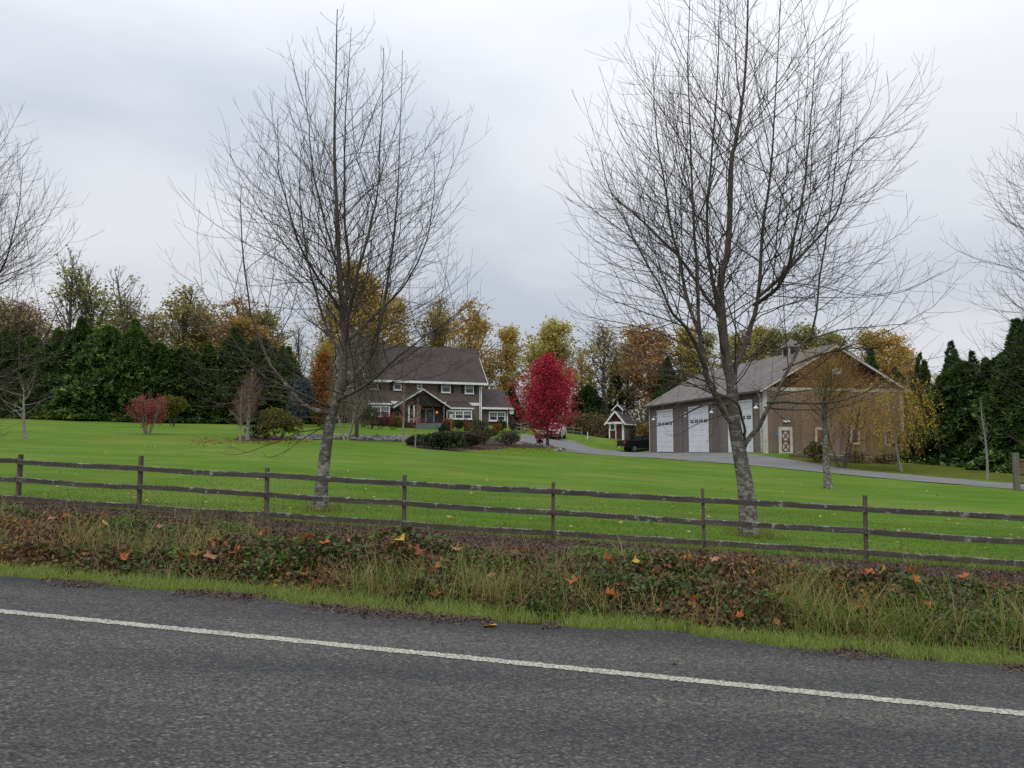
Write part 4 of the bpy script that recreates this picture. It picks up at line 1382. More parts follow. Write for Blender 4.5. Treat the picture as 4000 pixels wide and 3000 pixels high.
bh = thing("bird_house", "small bird house on a slim pole among the shrubs before the bay window", "bird house", tuple(on(975, 90)))
z_b = at(975, 904, 90)[2] - bh.location[2]
m_pole = weathered("pole_wood", (0.12, 0.07, 0.05), (0.19, 0.12, 0.09), 3)
MB().cyl((0, 0), 0.05, -0.2, z_b - 0.01, 'z', 10).build("pole", m_pole, bh)
b1 = MB().box(-0.2, 0.2, -0.17, 0.17, z_b, z_b + 0.42).build("box", m_cream, bh)
MB().cyl((0, z_b + 0.24), 0.05, -0.175, -0.171, 'y', 12).build("hole", m_shutter, b1)
MB().prism([(-0.3, z_b + 0.40), (0, z_b + 0.66), (0.3, z_b + 0.40), (0.3, z_b + 0.44), (0, z_b + 0.71), (-0.3, z_b + 0.44)], -0.24, 0.24, 'y').build("roof", m_hroof, bh)

# post and rail gate fence near the wing
m_grey = weathered("grey_split_rail", (0.14, 0.125, 0.10), (0.24, 0.215, 0.18), 2.5, rough=0.9)


def rail_run(label, pts, h, nr):
    base = pts[0]
    o = thing("split_rail_fence", label, "fence", tuple(base))
    for k, p in enumerate(pts):
        q = p - base
        MB().box(q[0] - 0.07, q[0] + 0.07, q[1] - 0.07, q[1] + 0.07, q[2] - 0.2, q[2] + h + 0.1).build("post", m_grey, o)
        if k:
            a = pts[k - 1] - base
            for j in range(nr):
                zz = h * (j + 0.7) / nr
                MB().bar((a[0], a[1] - 0.08, a[2] + zz), (q[0], q[1] - 0.08, q[2] + zz), 0.12, 0.05).build("rail", m_grey, o)
    return o


rail_run("short grey split rail fence beside the driveway end of the house wing", [on(1106, 97), on(1125.5, 96), on(1141, 99)], 1.15, 3)
rail_run("low grey rail fence behind the drive between maple and dark conifer", [on(1222, 101), on(1238, 103), on(1256, 105)], 0.9, 2)

# dry stone creek bed, and stone edging round the maple bed
def rocks(name, label, poly_px, n, smin, smax, seed):
    r = np.random.default_rng(seed)
    P_ = np.array([hit(*p)[:2] for p in poly_px[0]]); Q2 = np.array([hit(*p)[:2] for p in poly_px[1]])
    a, b_ = spline(P_, 40), spline(Q2, 40)
    bm = bmesh.new(); bmesh.ops.create_icosphere(bm, subdivisions=1, radius=0.5)
    base = np.array([v.co[:] for v in bm.verts]); fc = np.array([tuple(v.index for v in f.verts) for f in bm.faces]); bm.free()
    parts = []
    for k in range(n):
        i = r.integers(0, 40); w = r.uniform(0, 1)
        p = a[i] * (1 - w) + b_[i] * w + r.normal(0, 0.12, 2)
        s = r.uniform(smin, smax)
        v = base * r.uniform(0.75, 1.25, (len(base), 1)) * s * np.array([r.uniform(0.8, 1.3), r.uniform(0.7, 1.1), r.uniform(0.5, 0.8)])
        an = r.uniform(0, 6.3); c_, s_ = math.cos(an), math.sin(an)
        v = v @ np.array([[c_, s_, 0], [-s_, c_, 0], [0, 0, 1]])
        parts.append((v + np.array([p[0], p[1], float(T(p[0], p[1])) + s * 0.12]), fc))
    V, Q = join(parts)
    me = mesh_np(name, V, Q)
    o = link(name, me, m_rocks)
    o["kind"] = "stuff"; o["label"] = label
    return o


m_rocks, nt, b = mat("river_stone", 0.85, 0.2)
g_ = nt.nodes.new("ShaderNodeNewGeometry")
c = ramp(nt, g_.outputs["Random Per Island"], [(0.0, (0.05, 0.048, 0.045)), (0.4, (0.11, 0.107, 0.10)), (0.8, (0.19, 0.185, 0.175)), (1.0, (0.32, 0.31, 0.30))])
c = mixc(nt, 1.0, c, ramp(nt, noise(nt, coords(nt), 14, 4), [(0.3, (0.75, 0.75, 0.75)), (0.7, (1.15, 1.15, 1.15))]), 'MULTIPLY')
nt.links.new(c, b.inputs["Base Color"])
rocks("river_rocks", "grey rounded stones filling the dry creek bed across the lawn", ([(632, 948.5), (700, 949.5), (780, 951), (850, 953), (890, 955)], [(640, 940), (700, 941), (780, 942.5), (850, 944), (890, 944.5)]), 1100, 0.15, 0.42, 41)
rocks("edging_stones", "rough dark stones edging the planting bed by the driveway", ([(1112, 960), (1150, 964), (1180, 967), (1212, 976)], [(1116, 954), (1150, 959), (1180, 963), (1208, 972)]), 240, 0.15, 0.45, 42)
# planting beds: bare bark mulch sheets a little above the lawn
m_mulch = weathered("bark_mulch", (0.028, 0.018, 0.014), (0.06, 0.036, 0.028), 3, rough=0.95, fine=15)
m_leafbed = weathered("leaf_strewn_grass", (0.13, 0.10, 0.03), (0.17, 0.085, 0.035), 1.2, rough=0.95, fine=12)


def bed(name, lo, up, m, lift=0.05):
    a = spline(np.array([hit(*p)[:2] for p in lo]), 30); b_ = spline(np.array([hit(*p)[:2] for p in up]), 30)
    w = np.linspace(0, 1, 9)[None, :, None]
    g = a[:, None] * (1 - w) + b_[:, None] * w
    z = T(g[..., 0], g[..., 1]) + lift * (1 - (np.abs(w[..., 0] - 0.5) * 2) ** 4) * np.sin(np.linspace(0.0, math.pi, 30))[:, None] ** 0.3
    i = np.arange(g.shape[0] * g.shape[1]).reshape(g.shape[:2])
    q = np.stack([i[:-1, :-1], i[:-1, 1:], i[1:, 1:], i[1:, :-1]], -1).reshape(-1, 4)
    o = link(name, mesh_np(name, np.concatenate([g, z[..., None]], -1), q, True), m)
    o["kind"] = "structure"


bed("planting_bed", [(876, 962), (930, 971.5), (1000, 972.5), (1060, 971), (1130, 967), (1195, 971), (1215, 977)], [(880, 950), (930, 948), (1000, 944), (1060, 945), (1130, 953), (1185, 963), (1206, 970)], m_mulch)
bed("planting_bed", [(505, 951), (560, 953), (620, 953), (642, 950)], [(512, 944), (560, 942), (620, 942), (636, 945)], m_mulch)
bed("planting_bed", [(1705, 985.5), (1770, 996), (1850, 1002), (1940, 1006)], [(1705, 982), (1770, 987), (1850, 992), (1940, 997)], m_mulch, 0.06)
m_rough = weathered("olive_rough_lawn", (0.062, 0.085, 0.012), (0.105, 0.115, 0.022), 0.5, rough=0.95, fine=10, spec=0.04)  # rough grass beyond the drive, olive brown in its own colour
bed("rough_lawn", [(1690, 993), (1780, 1004.5), (1930, 1022), (2070, 1034), (2230, 1047)], [(1700, 986), (1780, 992), (1930, 1000), (2070, 1005), (2230, 1010)], m_rough, 0.035)
bed("creek_bed", [(630, 950), (700, 951), (780, 952.5), (850, 954.5), (890, 956)], [(638, 939), (700, 940), (780, 941.5), (850, 943), (890, 943.5)], m_mulch, 0.03)

# ------------------------------------------------------------------ bare roadside trees
m_bark, nt, b = mat("alder_bark", 0.9, 0.15)
vb = coords(nt, (1, 1, 1))
vs_ = coords(nt, (1.3, 1.3, 4.0))
base_c = ramp(nt, noise(nt, vb, 4.0, 5, 0.65), [(0.3, (0.060, 0.048, 0.040)), (0.7, (0.115, 0.098, 0.085))])
bandn = noise(nt, vs_, 5.0, 6, 0.75)
zs_ = nt.nodes.new("ShaderNodeSeparateXYZ"); nt.links.new(vb, zs_.inputs[0])
zlo = nt.nodes.new("ShaderNodeMapRange"); zlo.inputs[1].default_value = 1.2; zlo.inputs[2].default_value = 4.2; zlo.inputs[3].default_value = 0.0; zlo.inputs[4].default_value = 0.10
nt.links.new(zs_.outputs[2], zlo.inputs[0])
patch = math_(nt, 'SUBTRACT', math_(nt, 'ADD', math_(nt, 'MULTIPLY', bandn, 0.55), math_(nt, 'MULTIPLY', noise(nt, vb, 7.0, 5, 0.7), 0.45)), zlo.outputs[0])
c = mixc(nt, ramp(nt, patch, [(0.47, (0, 0, 0)), (0.56, (1, 1, 1))]), base_c, ramp(nt, noise(nt, vb, 35, 3), [(0.3, (0.19, 0.187, 0.165)), (0.7, (0.32, 0.322, 0.29))]))
mossn = noise(nt, vb, 2.2, 5, 0.7, 0.6)
c = mixc(nt, ramp(nt, mossn, [(0.56, (0, 0, 0)), (0.66, (0.75, 0.75, 0.75))]), c, (0.085, 0.075, 0.032))
nt.links.new(c, b.inputs["Base Color"])
bump(nt, b, bandn, 0.7, 0.02)
m_limb, nt, b = mat("limb_bark", 0.9, 0.15)
vb = coords(nt)
c = ramp(nt, noise(nt, vb, 5.0, 5, 0.7), [(0.3, (0.045, 0.036, 0.033)), (0.60, (0.088, 0.075, 0.062)), (0.70, (0.17, 0.17, 0.135))])
nt.links.new(c, b.inputs["Base Color"])
m_twig, nt, b = mat("twig_bark", 0.85, 0.15)
g_ = nt.nodes.new("ShaderNodeNewGeometry")
c = ramp(nt, g_.outputs["Random Per Island"], [(0.0, (0.034, 0.024, 0.026)), (0.6, (0.062, 0.046, 0.042)), (1.0, (0.105, 0.088, 0.075))])
nt.links.new(c, b.inputs["Base Color"])


def big_tree(name, label, base, D0, trunk, leaders, env, seed, spacing=0.165, group=None, rtr=0.15, z_lo=1.75, low=()):
    """trunk, leaders: lists of (px, py, metres nearer or farther); env: (py, px left, px right) of the crown"""
    r = np.random.default_rng(seed)
    root = thing(name, label, "tree", tuple(base), 0, group)
    to = lambda l: np.array([at(a, b_, D0 + d) for a, b_, d in l]) - base
    tk = to(trunk)
    tk[0] = np.array([0, 0, -0.25])
    tp_ = spline(tk, 26)
    N = len(tp_); t = np.linspace(0, 1, N)
    rad = rtr * (1 - t) ** 1.1 * 0.95 + 0.008 + 0.09 * rtr / 0.15 * np.exp(-t * 26)
    V, Q = tubes(tp_[None], rad[None], 14)
    V = V + (vnoise(V[:, 0] * 9 + V[:, 1] * 7, V[:, 2], 0.45, seed)[:, None] * 0.008)
    tr = link("trunk", mesh_np("trunk", V, Q, True), m_bark, root)
    axis_ = [(tp_, rad)]
    for lp, r0 in leaders:
        pp = spline(to(lp), 22)
        pp[1:] += np.cumsum(r.normal(0, 0.013, (21, 3)) * np.array([1, 1, 0.2]), axis=0)
        rr = r0 * 0.78 * (1 - np.linspace(0, 1, 22)) ** 1.1 + 0.005
        V, Q = tubes(pp[None], rr[None], 9)
        link("limb", mesh_np("limb", V, Q, True), m_bark if r0 > 0.05 else m_limb, root)
        axis_.append((pp, rr))
    # the crown's outline in metres
    ez = np.array([at(0, e_[0], D0)[2] for e_ in env]) - base[2]
    el = np.array([at(e_[1], e_[0], D0)[0] for e_ in env]) - base[0]
    er = np.array([at(e_[2], e_[0], D0)[0] for e_ in env]) - base[0]
    o_ = np.argsort(ez); ez, el, er = ez[o_], el[o_], er[o_]
    S_, D_, L_, R_ = [], [], [], []
    for k, (pp, rr) in enumerate(axis_):
        seg = np.linalg.norm(np.diff(pp, axis=0), axis=1); Ltot = seg.sum()
        n = int(Ltot / spacing)
        S, D, tt, idx, pr = spawn(pp[None], rr[None], np.array([n]), 0.06 if k else 0.2, 0.985, R(50), R(9), r)
        ok = (S[:, 2] > z_lo) & ((S[:, 2] > z_lo + 1.3) | (r.uniform(0, 1, len(S)) < 0.42))
        S, D, tt, pr = S[ok], D[ok], tt[ok], pr[ok]
        hz = (S[:, 2] - ez[0]) / (ez[-1] - ez[0])
        D = unit(D - np.array([0, 0, 1]) * (0.45 * np.clip(0.5 - hz, 0, 1))[:, None])
        D[:, 2] = np.where(S[:, 2] < 2.8, np.maximum(D[:, 2], 0.02 if k else 0.1), D[:, 2]); D = unit(D)
        L = np.full(len(S), 0.6)
        for _ in range(4):
          zt = S[:, 2] + 0.72 * L
          xl, xr_ = np.interp(zt, ez, el), np.interp(zt, ez, er)
          cx_, hw_ = (xl + xr_) / 2, np.maximum((xr_ - xl) / 2, 0.08)
          h2 = D[:, :2] / np.maximum(np.linalg.norm(D[:, :2], axis=1, keepdims=True), 1e-6)
          o2 = np.stack([S[:, 0] - cx_, S[:, 1]], 1)
          bq = (o2 * h2).sum(1); cq = (o2 ** 2).sum(1) - hw_ ** 2
          reach = -bq + np.sqrt(np.maximum(bq * bq - cq, 0.0))
          sinp = np.maximum(np.linalg.norm(D[:, :2], axis=1), 0.45)
          L = 0.5 * L + 0.5 * np.clip(reach / sinp, 0.1, 4.4)
        inward = (bq < -0.25) & (r.uniform(0, 1, len(S)) < 0.7)
        L = L * r.uniform(0.62, 1.15, len(S)) * 1.10
        L[inward] *= 0.3
        L = np.where(cq > 0, np.minimum(L, 0.45), L)
        top = (ez[-1] - S[:, 2]) * 1.05 + 0.15
        L = np.clip(np.minimum(L, top), 0.25, 4.2)
        S_.append(S); D_.append(D); L_.append(L); R_.append(pr)
    S, D, L, pr = map(np.concatenate, (S_, D_, L_, R_))
    hz = np.clip((S[:, 2] - ez[0]) / (ez[-1] - ez[0]), 0, 1)
    r0 = np.minimum(pr * 0.55, 0.0024 + L * 0.0027)
    NP = 10
    ups = [0.1, 0.15, 0.2, 0.3, 0.45, 0.75, 1.2, 1.9, 2.9]
    P1 = grow(S, D, L, NP, [u * 0.8 for u in ups], 0.25, r)
    R1 = taper(r0, 0.0026, NP, len(S))
    # long low boughs seen singly against the hedge and the barn
    for pts_ in low:
        dd = r.uniform(-0.7, 0.7)
        q_ = spline(np.array([at(a, b_, D0 + dd * i / (len(pts_) - 1)) for i, (a, b_) in enumerate(pts_)]) - base, NP)
        q_[1:] += np.cumsum(r.normal(0, 0.012, (NP - 1, 3)), axis=0)
        q_[-2:, 2] += [0.03, 0.12]
        lq = np.linalg.norm(np.diff(q_, axis=0), axis=1).sum()
        P1 = np.concatenate([P1, q_[None]]); L = np.append(L, lq)
        R1 = np.concatenate([R1, taper(np.array([0.007 + lq * 0.0035]), 0.0028, NP, 1)])
    cnt = np.maximum(1, (L / 0.22 * r.uniform(0.7, 1.2, len(L))).astype(int))
    S2, D2, t2, i2, pr2 = spawn(P1, R1, cnt, 0.16, 0.97, R(42), R(10), r)
    L2 = np.clip(L[i2] * (0.46 - 0.30 * t2) * r.uniform(0.45, 1.25, len(S2)), 0.10, 1.3)
    P2 = grow(S2, D2, L2, 6, 0.45, 0.16, r)
    R2 = taper(np.minimum(pr2 * 0.7, 0.0028 + 0.003 * L2), 0.0022, 6, len(S2))
    cnt3 = (L2 / 0.5 * r.uniform(0.3, 1.3, len(L2))).astype(int)
    S3, D3, t3, i3, pr3 = spawn(P2, R2, cnt3, 0.2, 0.95, R(42), R(10), r)
    L3 = np.clip(L2[i3] * 0.42 * r.uniform(0.5, 1.3, len(S3)), 0.07, 0.45)
    P3 = grow(S3, D3, L3, 4, 0.5, 0.12, r)
    R3 = taper(np.full(len(S3), 0.0024), 0.0019, 4, len(S3))
    V, Q = tubes(P1, R1, 5)
    link("branches", mesh_np("branches", V, Q, True), m_limb, root)
    V, Q = join([tubes(P2, R2, 3), tubes(P3, R3, 3)])
    link("twigs", mesh_np("twigs", V, Q, False), m_twig, root)
    print(name, len(P1), len(P2), len(P3))
    return root


bl = hit(688, 1103); DL0 = bl[1]
tree_l = big_tree("bare_tree", "bare slender tree behind the fence with a low limb sweeping left, before the house", bl, DL0,
    [(688, 1108, 0), (700, 1000, 0), (715, 905, 0.02), (738, 830, 0.0), (743, 774, 0.0), (741, 691, -0.05), (733, 583, -0.1), (728, 467, -0.1), (723, 327, -0.1), (726, 140, -0.05), (729, 20, 0.0)],
    [([(741, 690, -0.05), (750, 630, 0.25), (754, 537, 0.4), (748, 397, 0.5), (752, 233, 0.5), (761, 60, 0.5)], 0.05),
     ([(742, 760, 0.0), (752, 680, -0.2), (765, 602, -0.45), (798, 467, -0.6), (812, 397, -0.65), (820, 110, -0.6)], 0.06),
     ([(727, 852, 0.02), (770, 805, 0.25), (800, 765, 0.4), (814, 735, 0.45), (840, 583, 0.7), (854, 467, 0.7), (861, 327, 0.7), (867, 110, 0.7)], 0.065),
     ([(712, 893, 0.0), (680, 886, 0.05), (655, 872, 0.15), (633, 845, 0.3), (597, 803, 0.6), (573, 765, 0.75), (555, 714, 0.8), (541, 653, 0.8), (527, 537, 0.8), (523, 443, 0.8), (522, 400, 0.8)], 0.062),
     ([(738, 672, 0), (686, 607, -0.5), (640, 530, -0.8), (615, 450, -0.9), (596, 360, -0.9), (590, 250, -0.9)], 0.035),
     ([(735, 590, -0.1), (700, 500, 0.5), (672, 390, 0.7), (655, 250, 0.75), (650, 150, 0.75)], 0.03),
     ([(745, 740, 0), (800, 690, 0.9), (880, 600, 1.3), (925, 480, 1.4), (935, 330, 1.4)], 0.035),
     ([(744, 770, 0), (700, 700, 1.0), (665, 560, 1.5), (655, 420, 1.6), (660, 300, 1.6)], 0.04),
     ([(722, 868, 0), (790, 830, -0.6), (860, 770, -1.0), (960, 700, -1.3), (1040, 640, -1.4)], 0.035),
     ([(712, 880, 0), (640, 845, -0.5), (560, 800, -0.8), (480, 700, -1.0), (420, 600, -1.0)], 0.03)],
    [(985, 470, 760), (900, 430, 860), (800, 405, 1040), (700, 385, 1070), (620, 372, 1062), (540, 378, 1050), (460, 430, 1005), (380, 470, 990), (300, 525, 960), (220, 590, 920), (150, 612, 880), (80, 650, 800), (25, 695, 765), (-10, 715, 745)], 11, group="bare trees planted along the fence", rtr=0.122,
    low=[[(705, 925), (640, 935), (580, 960), (520, 980), (470, 986)], [(700, 905), (640, 905), (560, 922), (480, 918)], [(690, 888), (600, 862), (500, 866), (400, 882)], [(660, 872), (590, 850), (500, 852), (430, 846)],
         [(633, 845), (560, 835), (470, 838), (395, 815)], [(600, 805), (520, 800), (440, 790), (380, 745)], [(575, 768), (500, 745), (430, 700), (385, 640)], [(735, 840), (800, 835), (870, 848), (930, 850)],
         [(742, 775), (830, 745), (930, 705), (1010, 690)], [(722, 868), (780, 870), (840, 890)], [(708, 915), (660, 945), (600, 985), (560, 990)], [(650, 868), (600, 890), (540, 900), (490, 885)], [(615, 820), (560, 790), (490, 770), (400, 770)]])

br_ = hit(1620, 1157); DR0 = br_[1]
tree_r = big_tree("bare_tree", "big bare tree behind the fence, forked low and broad crowned, before the garage doors", br_, DR0,
    [(1621, 1164, 0), (1612, 1060, 0), (1596, 970, 0), (1583, 890, 0.0), (1581, 831, 0.05), (1567, 770, 0.1), (1561, 691, 0.1), (1556, 605, 0.1), (1574, 530, 0.1), (1579, 350, 0.1), (1588, 310, 0.1), (1609, 175, 0.1), (1616, 0, 0.1), (1617, -90, 0.1)],
    [([(1592, 930, 0), (1568, 890, -0.1), (1546, 851, -0.25), (1529, 815, -0.35), (1520, 761, -0.4), (1516, 700, -0.45), (1511, 600, -0.45), (1504, 450, -0.5), (1494, 300, -0.5), (1489, 150, -0.5), (1495, -60, -0.5)], 0.085),
     ([(1583, 860, 0.05), (1586, 795, 0.15), (1614, 725, 0.3), (1634, 650, 0.4), (1644, 500, 0.5), (1659, 375, 0.5), (1674, 200, 0.5), (1685, -90, 0.5)], 0.08),
     ([(1604, 985, 0), (1606, 958, -0.03), (1632, 925, -0.1), (1655, 882, -0.2), (1663, 857, -0.2), (1690, 800, -0.1), (1716, 745, 0), (1742, 715, 0.1), (1760, 580, 0.3), (1779, 450, 0.4), (1798, 290, 0.4), (1803, 130, 0.4)], 0.062),
     ([(1560, 700, 0.1), (1545, 600, 0.5), (1538, 480, 0.7), (1548, 330, 0.8), (1560, 120, 0.8), (1562, 10, 0.8)], 0.05),
     ([(1630, 660, 0.4), (1690, 600, -0.2), (1720, 470, -0.5), (1745, 300, -0.6), (1755, 90, -0.6)], 0.045),
     ([(1527, 800, -0.35), (1490, 720, -0.6), (1453, 670, -0.9), (1433, 620, -1.0), (1375, 520, -1.2), (1336, 420, -1.2)], 0.045),
     ([(1518, 740, -0.4), (1480, 600, 0.6), (1450, 450, 1.1), (1430, 300, 1.3), (1420, 120, 1.3)], 0.045),
     ([(1560, 690, 0.1), (1470, 560, 1.2), (1380, 470, 1.6), (1320, 420, 1.7), (1290, 330, 1.7)], 0.04),
     ([(1640, 640, 0.4), (1720, 560, 1.2), (1790, 470, 1.6), (1825, 350, 1.7), (1838, 250, 1.7)], 0.04),
     ([(1605, 955, 0), (1608, 930, -0.1), (1590, 870, -0.5), (1530, 845, -1.0), (1460, 815, -1.3), (1380, 800, -1.5)], 0.035),
     ([(1659, 870, -0.2), (1700, 868, -0.5), (1760, 872, -0.8), (1830, 862, -1.1), (1900, 830, -1.3), (1980, 770, -1.3)], 0.035),
     ([(1578, 875, 0.0), (1525, 873, -0.3), (1480, 890, -0.5), (1430, 915, -0.6), (1375, 925, -0.7)], 0.028)],
    [(960, 1340, 1900), (900, 1270, 1960), (800, 1215, 2000), (700, 1190, 2020), (600, 1180, 2030), (500, 1180, 2000), (430, 1195, 1965), (340, 1225, 1960), (270, 1262, 1935), (190, 1330, 1905), (120, 1385, 1850), (40, 1412, 1790), (-40, 1440, 1760), (-120, 1470, 1730)], 23, group="bare trees planted along the fence", rtr=0.148, spacing=0.15, z_lo=2.5,
    low=[[(1565, 855), (1500, 835), (1430, 828), (1370, 845)], [(1550, 840), (1470, 800), (1380, 790), (1290, 800)], [(1530, 800), (1450, 765), (1350, 745), (1260, 720)], [(1520, 760), (1420, 720), (1320, 700), (1220, 680)],
         [(1650, 880), (1720, 885), (1800, 880), (1870, 855), (1940, 830)], [(1663, 857), (1740, 845), (1830, 850), (1900, 835)], [(1690, 800), (1780, 760), (1880, 745), (1980, 735)], [(1716, 745), (1810, 715), (1910, 705), (2010, 700)],
         [(1655, 870), (1690, 900), (1730, 925)], [(1585, 890), (1530, 905), (1470, 935), (1440, 950)], [(1512, 720), (1440, 690), (1330, 650), (1230, 600)]])

# the same row goes on to both sides of the picture
g_ = on(-98, 18.4)
copy_tree(tree_l, tuple(g_), R(155), 0.98, "bare tree of the fence row cut off by the left edge of the view", "bare trees planted along the fence")
g_ = on(2425, 14.6)
copy_tree(tree_r, tuple(g_), R(205), 0.80, "bare tree of the fence row cut off by the right edge of the view", "bare trees planted along the fence")


# ------------------------------------------------------------------ small trees, shrubs
def small_tree(name, label, loc, Ht, clear, spread, n1, seed, leaf=None, nleaf=0, lsize=0.1, up=0.6, stems=1, rt=0.05, m_t=None, ang=50, lean=(0, 0), droop_twigs=0.0, cat="tree", group=None, k2=0.16, shape=0.6, m_tw=None, lz=0.06, thick=1.0):
    """trunk(s), branches, twigs and, when leaf is given, leaves; shape 0 = round, 1 = spire"""
    r = np.random.default_rng(seed)
    root = thing(name, label, cat, tuple(loc), 0, group)
    m_t = m_t or m_limb
    allP, allR = [], []
    for s in range(stems):
        a = 2.4 * s + r.uniform(0, 1)
        d0 = np.array([[lean[0] + (0.35 * math.cos(a) if stems > 1 else 0), lean[1] + (0.35 * math.sin(a) if stems > 1 else 0), 1.0]])
        S = np.array([[0.1 * math.cos(a), 0.1 * math.sin(a), -0.15]]) if stems > 1 else np.array([[0, 0, -0.15]])
        h = Ht * (r.uniform(0.8, 1.0) if stems > 1 else 1.0)
        P = grow(S, d0, np.array([h + 0.1]), 14, 0.35, 0.10, r)
        rr = rt * (1 - np.linspace(0, 1, 14)) ** 0.8 + 0.006 * thick
        rr = rr + rt * 0.5 * np.exp(-np.linspace(0, 30, 14))
        V, Q = tubes(P, rr[None], 8)
        link("trunk" if stems == 1 else "stem", mesh_np("trunk", V, Q, True), m_t, root)
        allP.append(P); allR.append(rr[None])
    P0 = np.concatenate(allP); R0 = np.concatenate(allR)
    S, D, tt, idx, pr = spawn(P0, R0, np.full(len(P0), max(2, n1 // len(P0))), max(clear, 0.02), 0.97, R(ang), R(10), r)
    f = (tt - clear) / (1 - clear)
    prof = (1 - f) ** (0.4 + shape) * (0.55 + 0.45 * np.sin(np.clip(f * 4, 0, math.pi / 2)))
    L = np.maximum(spread * prof * r.uniform(0.6, 1.1, len(S)) / max(0.5, math.sin(R(ang))), 0.12)
    P1 = grow(S, D, L, 8, up, 0.28, r)
    R1 = taper(np.minimum(pr * 0.6, 0.006 + L * 0.009) * thick, 0.004 * thick, 8, len(S))
    cnt = np.maximum(1, (L / k2).astype(int))
    S2, D2, t2, i2, pr2 = spawn(P1, R1, cnt, 0.15, 0.98, R(45), R(14), r)
    L2 = np.clip(L[i2] * (0.55 - 0.3 * t2) * r.uniform(0.5, 1.3, len(S2)), 0.1, 2.5)
    if droop_twigs:
        L2 = np.clip(L2 * 0 + droop_twigs * r.uniform(0.35, 1.15, len(S2)), 0.2, np.maximum(S2[:, 2] - 0.25, 0.2))
    P2 = grow(S2, D2, L2, 7, (-3.2 if droop_twigs else up * 0.6), 0.2, r)
    R2 = taper(np.minimum(pr2, 0.006) * thick, 0.0035 * thick, 7, len(S2))
    V, Q = tubes(P1, R1, 4)
    link("branches", mesh_np("branches", V, Q, True), m_t, root)
    V, Q = tubes(P2, R2, 3)
    link("twigs", mesh_np("twigs", V, Q), m_tw or m_twig, root)
    if leaf is not None and nleaf:
        tips = P2[:, 2:].reshape(-1, 3)
        C = tips[r.integers(0, len(tips), nleaf)] + r.normal(0, lz, (nleaf, 3))
        V, Q = leaf_quads(C, r.uniform(0.6, 1.2, nleaf) * lsize, r, aspect=0.75, fold=0.15)
        link("leaves", mesh_np("leaves", V, Q), leaf, root)
    return root


def shrub(name, label, loc, w, h, d, n, leaf, seed, lsize=0.12, flat=0.0, lumps=6, cat="shrub", group=None, stems=7, up=0.0, m_t=None, aspect=0.6):
    """a mound of leaves in uneven lumps on a few stems"""
    r = np.random.default_rng(seed)
    root = thing(name, label, cat, tuple(loc), 0, group)
    c = np.stack([r.uniform(-0.6, 0.6, lumps) * w / 2, r.uniform(-0.6, 0.6, lumps) * d / 2, r.uniform(0.3, 0.72, lumps) * h], 1)
    c[0] = (0, 0, h * 0.6)
    rr = r.uniform(0.34, 0.55, lumps)
    k = r.integers(0, lumps, n)
    dirs = unit(r.normal(0, 1, (n, 3)))
    rad = r.uniform(0.35, 1.0, n) ** 0.45
    C = c[k] + dirs * rad[:, None] * rr[k][:, None] * np.array([w * 0.62, d * 0.62, h * 0.62])
    C[:, 2] = np.abs(C[:, 2])
    C = C[C[:, 2] < h * 1.12]
    V, Q = leaf_quads(C, r.uniform(0.6, 1.3, len(C)) * lsize, r, flat=flat, aspect=aspect, droop=-up)
    link("foliage", mesh_np("foliage", V, Q), leaf, root)
    a = r.uniform(0, 6.28, stems)
    S = np.stack([0.08 * np.cos(a), 0.08 * np.sin(a), np.full(stems, -0.1)], 1)
    D = np.stack([np.cos(a) * w * 0.35, np.sin(a) * d * 0.35, np.full(stems, h * 0.8)], 1)
    P = grow(S, D, np.linalg.norm(D, axis=1), 6, 0.3, 0.2, r)
    V, Q = tubes(P, taper(np.full(stems, 0.03), 0.01, 6, stems), 5)
    link("stems", mesh_np("stems", V, Q, True), m_t or m_limb, root)
    return root


lf_pink = leafmat("pink_leaves", [(0.20, 0.035, 0.035), (0.30, 0.065, 0.06), (0.36, 0.10, 0.085), (0.22, 0.09, 0.06)])
lf_crim = leafmat("crimson_leaves", [(0.24, 0.010, 0.028), (0.42, 0.018, 0.048), (0.54, 0.026, 0.062), (0.58, 0.075, 0.055), (0.42, 0.018, 0.10)], trans=0.35)
lf_dkgreen = leafmat("juniper_green", [(0.012, 0.025, 0.008), (0.022, 0.042, 0.012), (0.034, 0.058, 0.018), (0.045, 0.05, 0.018)], trans=0.15)
lf_heath = leafmat("brown_heath", [(0.05, 0.045, 0.02), (0.075, 0.055, 0.03), (0.10, 0.065, 0.042), (0.04, 0.045, 0.018)], trans=0.2)
lf_rust = leafmat("rust_leaves", [(0.20, 0.075, 0.022), (0.28, 0.11, 0.035), (0.24, 0.085, 0.035), (0.15, 0.065, 0.02)])
lf_gold = leafmat("golden_shrub", [(0.13, 0.065, 0.010), (0.20, 0.10, 0.016), (0.26, 0.13, 0.022)])
lf_yel = leafmat("yellow_leaves", [(0.46, 0.32, 0.03), (0.56, 0.40, 0.04), (0.42, 0.24, 0.03), (0.34, 0.33, 0.05)], trans=0.4)
lf_ygreen = leafmat("yellow_green_shrub", [(0.09, 0.10, 0.012), (0.15, 0.14, 0.016), (0.21, 0.17, 0.02), (0.06, 0.08, 0.012)])
lf_grey = leafmat("grey_green_shrub", [(0.065, 0.075, 0.04), (0.10, 0.10, 0.055), (0.13, 0.125, 0.075), (0.08, 0.065, 0.04)])
lf_or = leafmat("orange_leaves", [(0.30, 0.085, 0.010), (0.38, 0.12, 0.014), (0.30, 0.13, 0.014), (0.20, 0.10, 0.012)], trans=0.3)
lf_maroon = leafmat("maroon_leaves", [(0.10, 0.014, 0.022), (0.15, 0.022, 0.035), (0.12, 0.05, 0.03)])
m_pale = weathered("pale_birch_bark", (0.17, 0.155, 0.13), (0.30, 0.28, 0.245), 4, (1, 1, 3), rough=0.9)
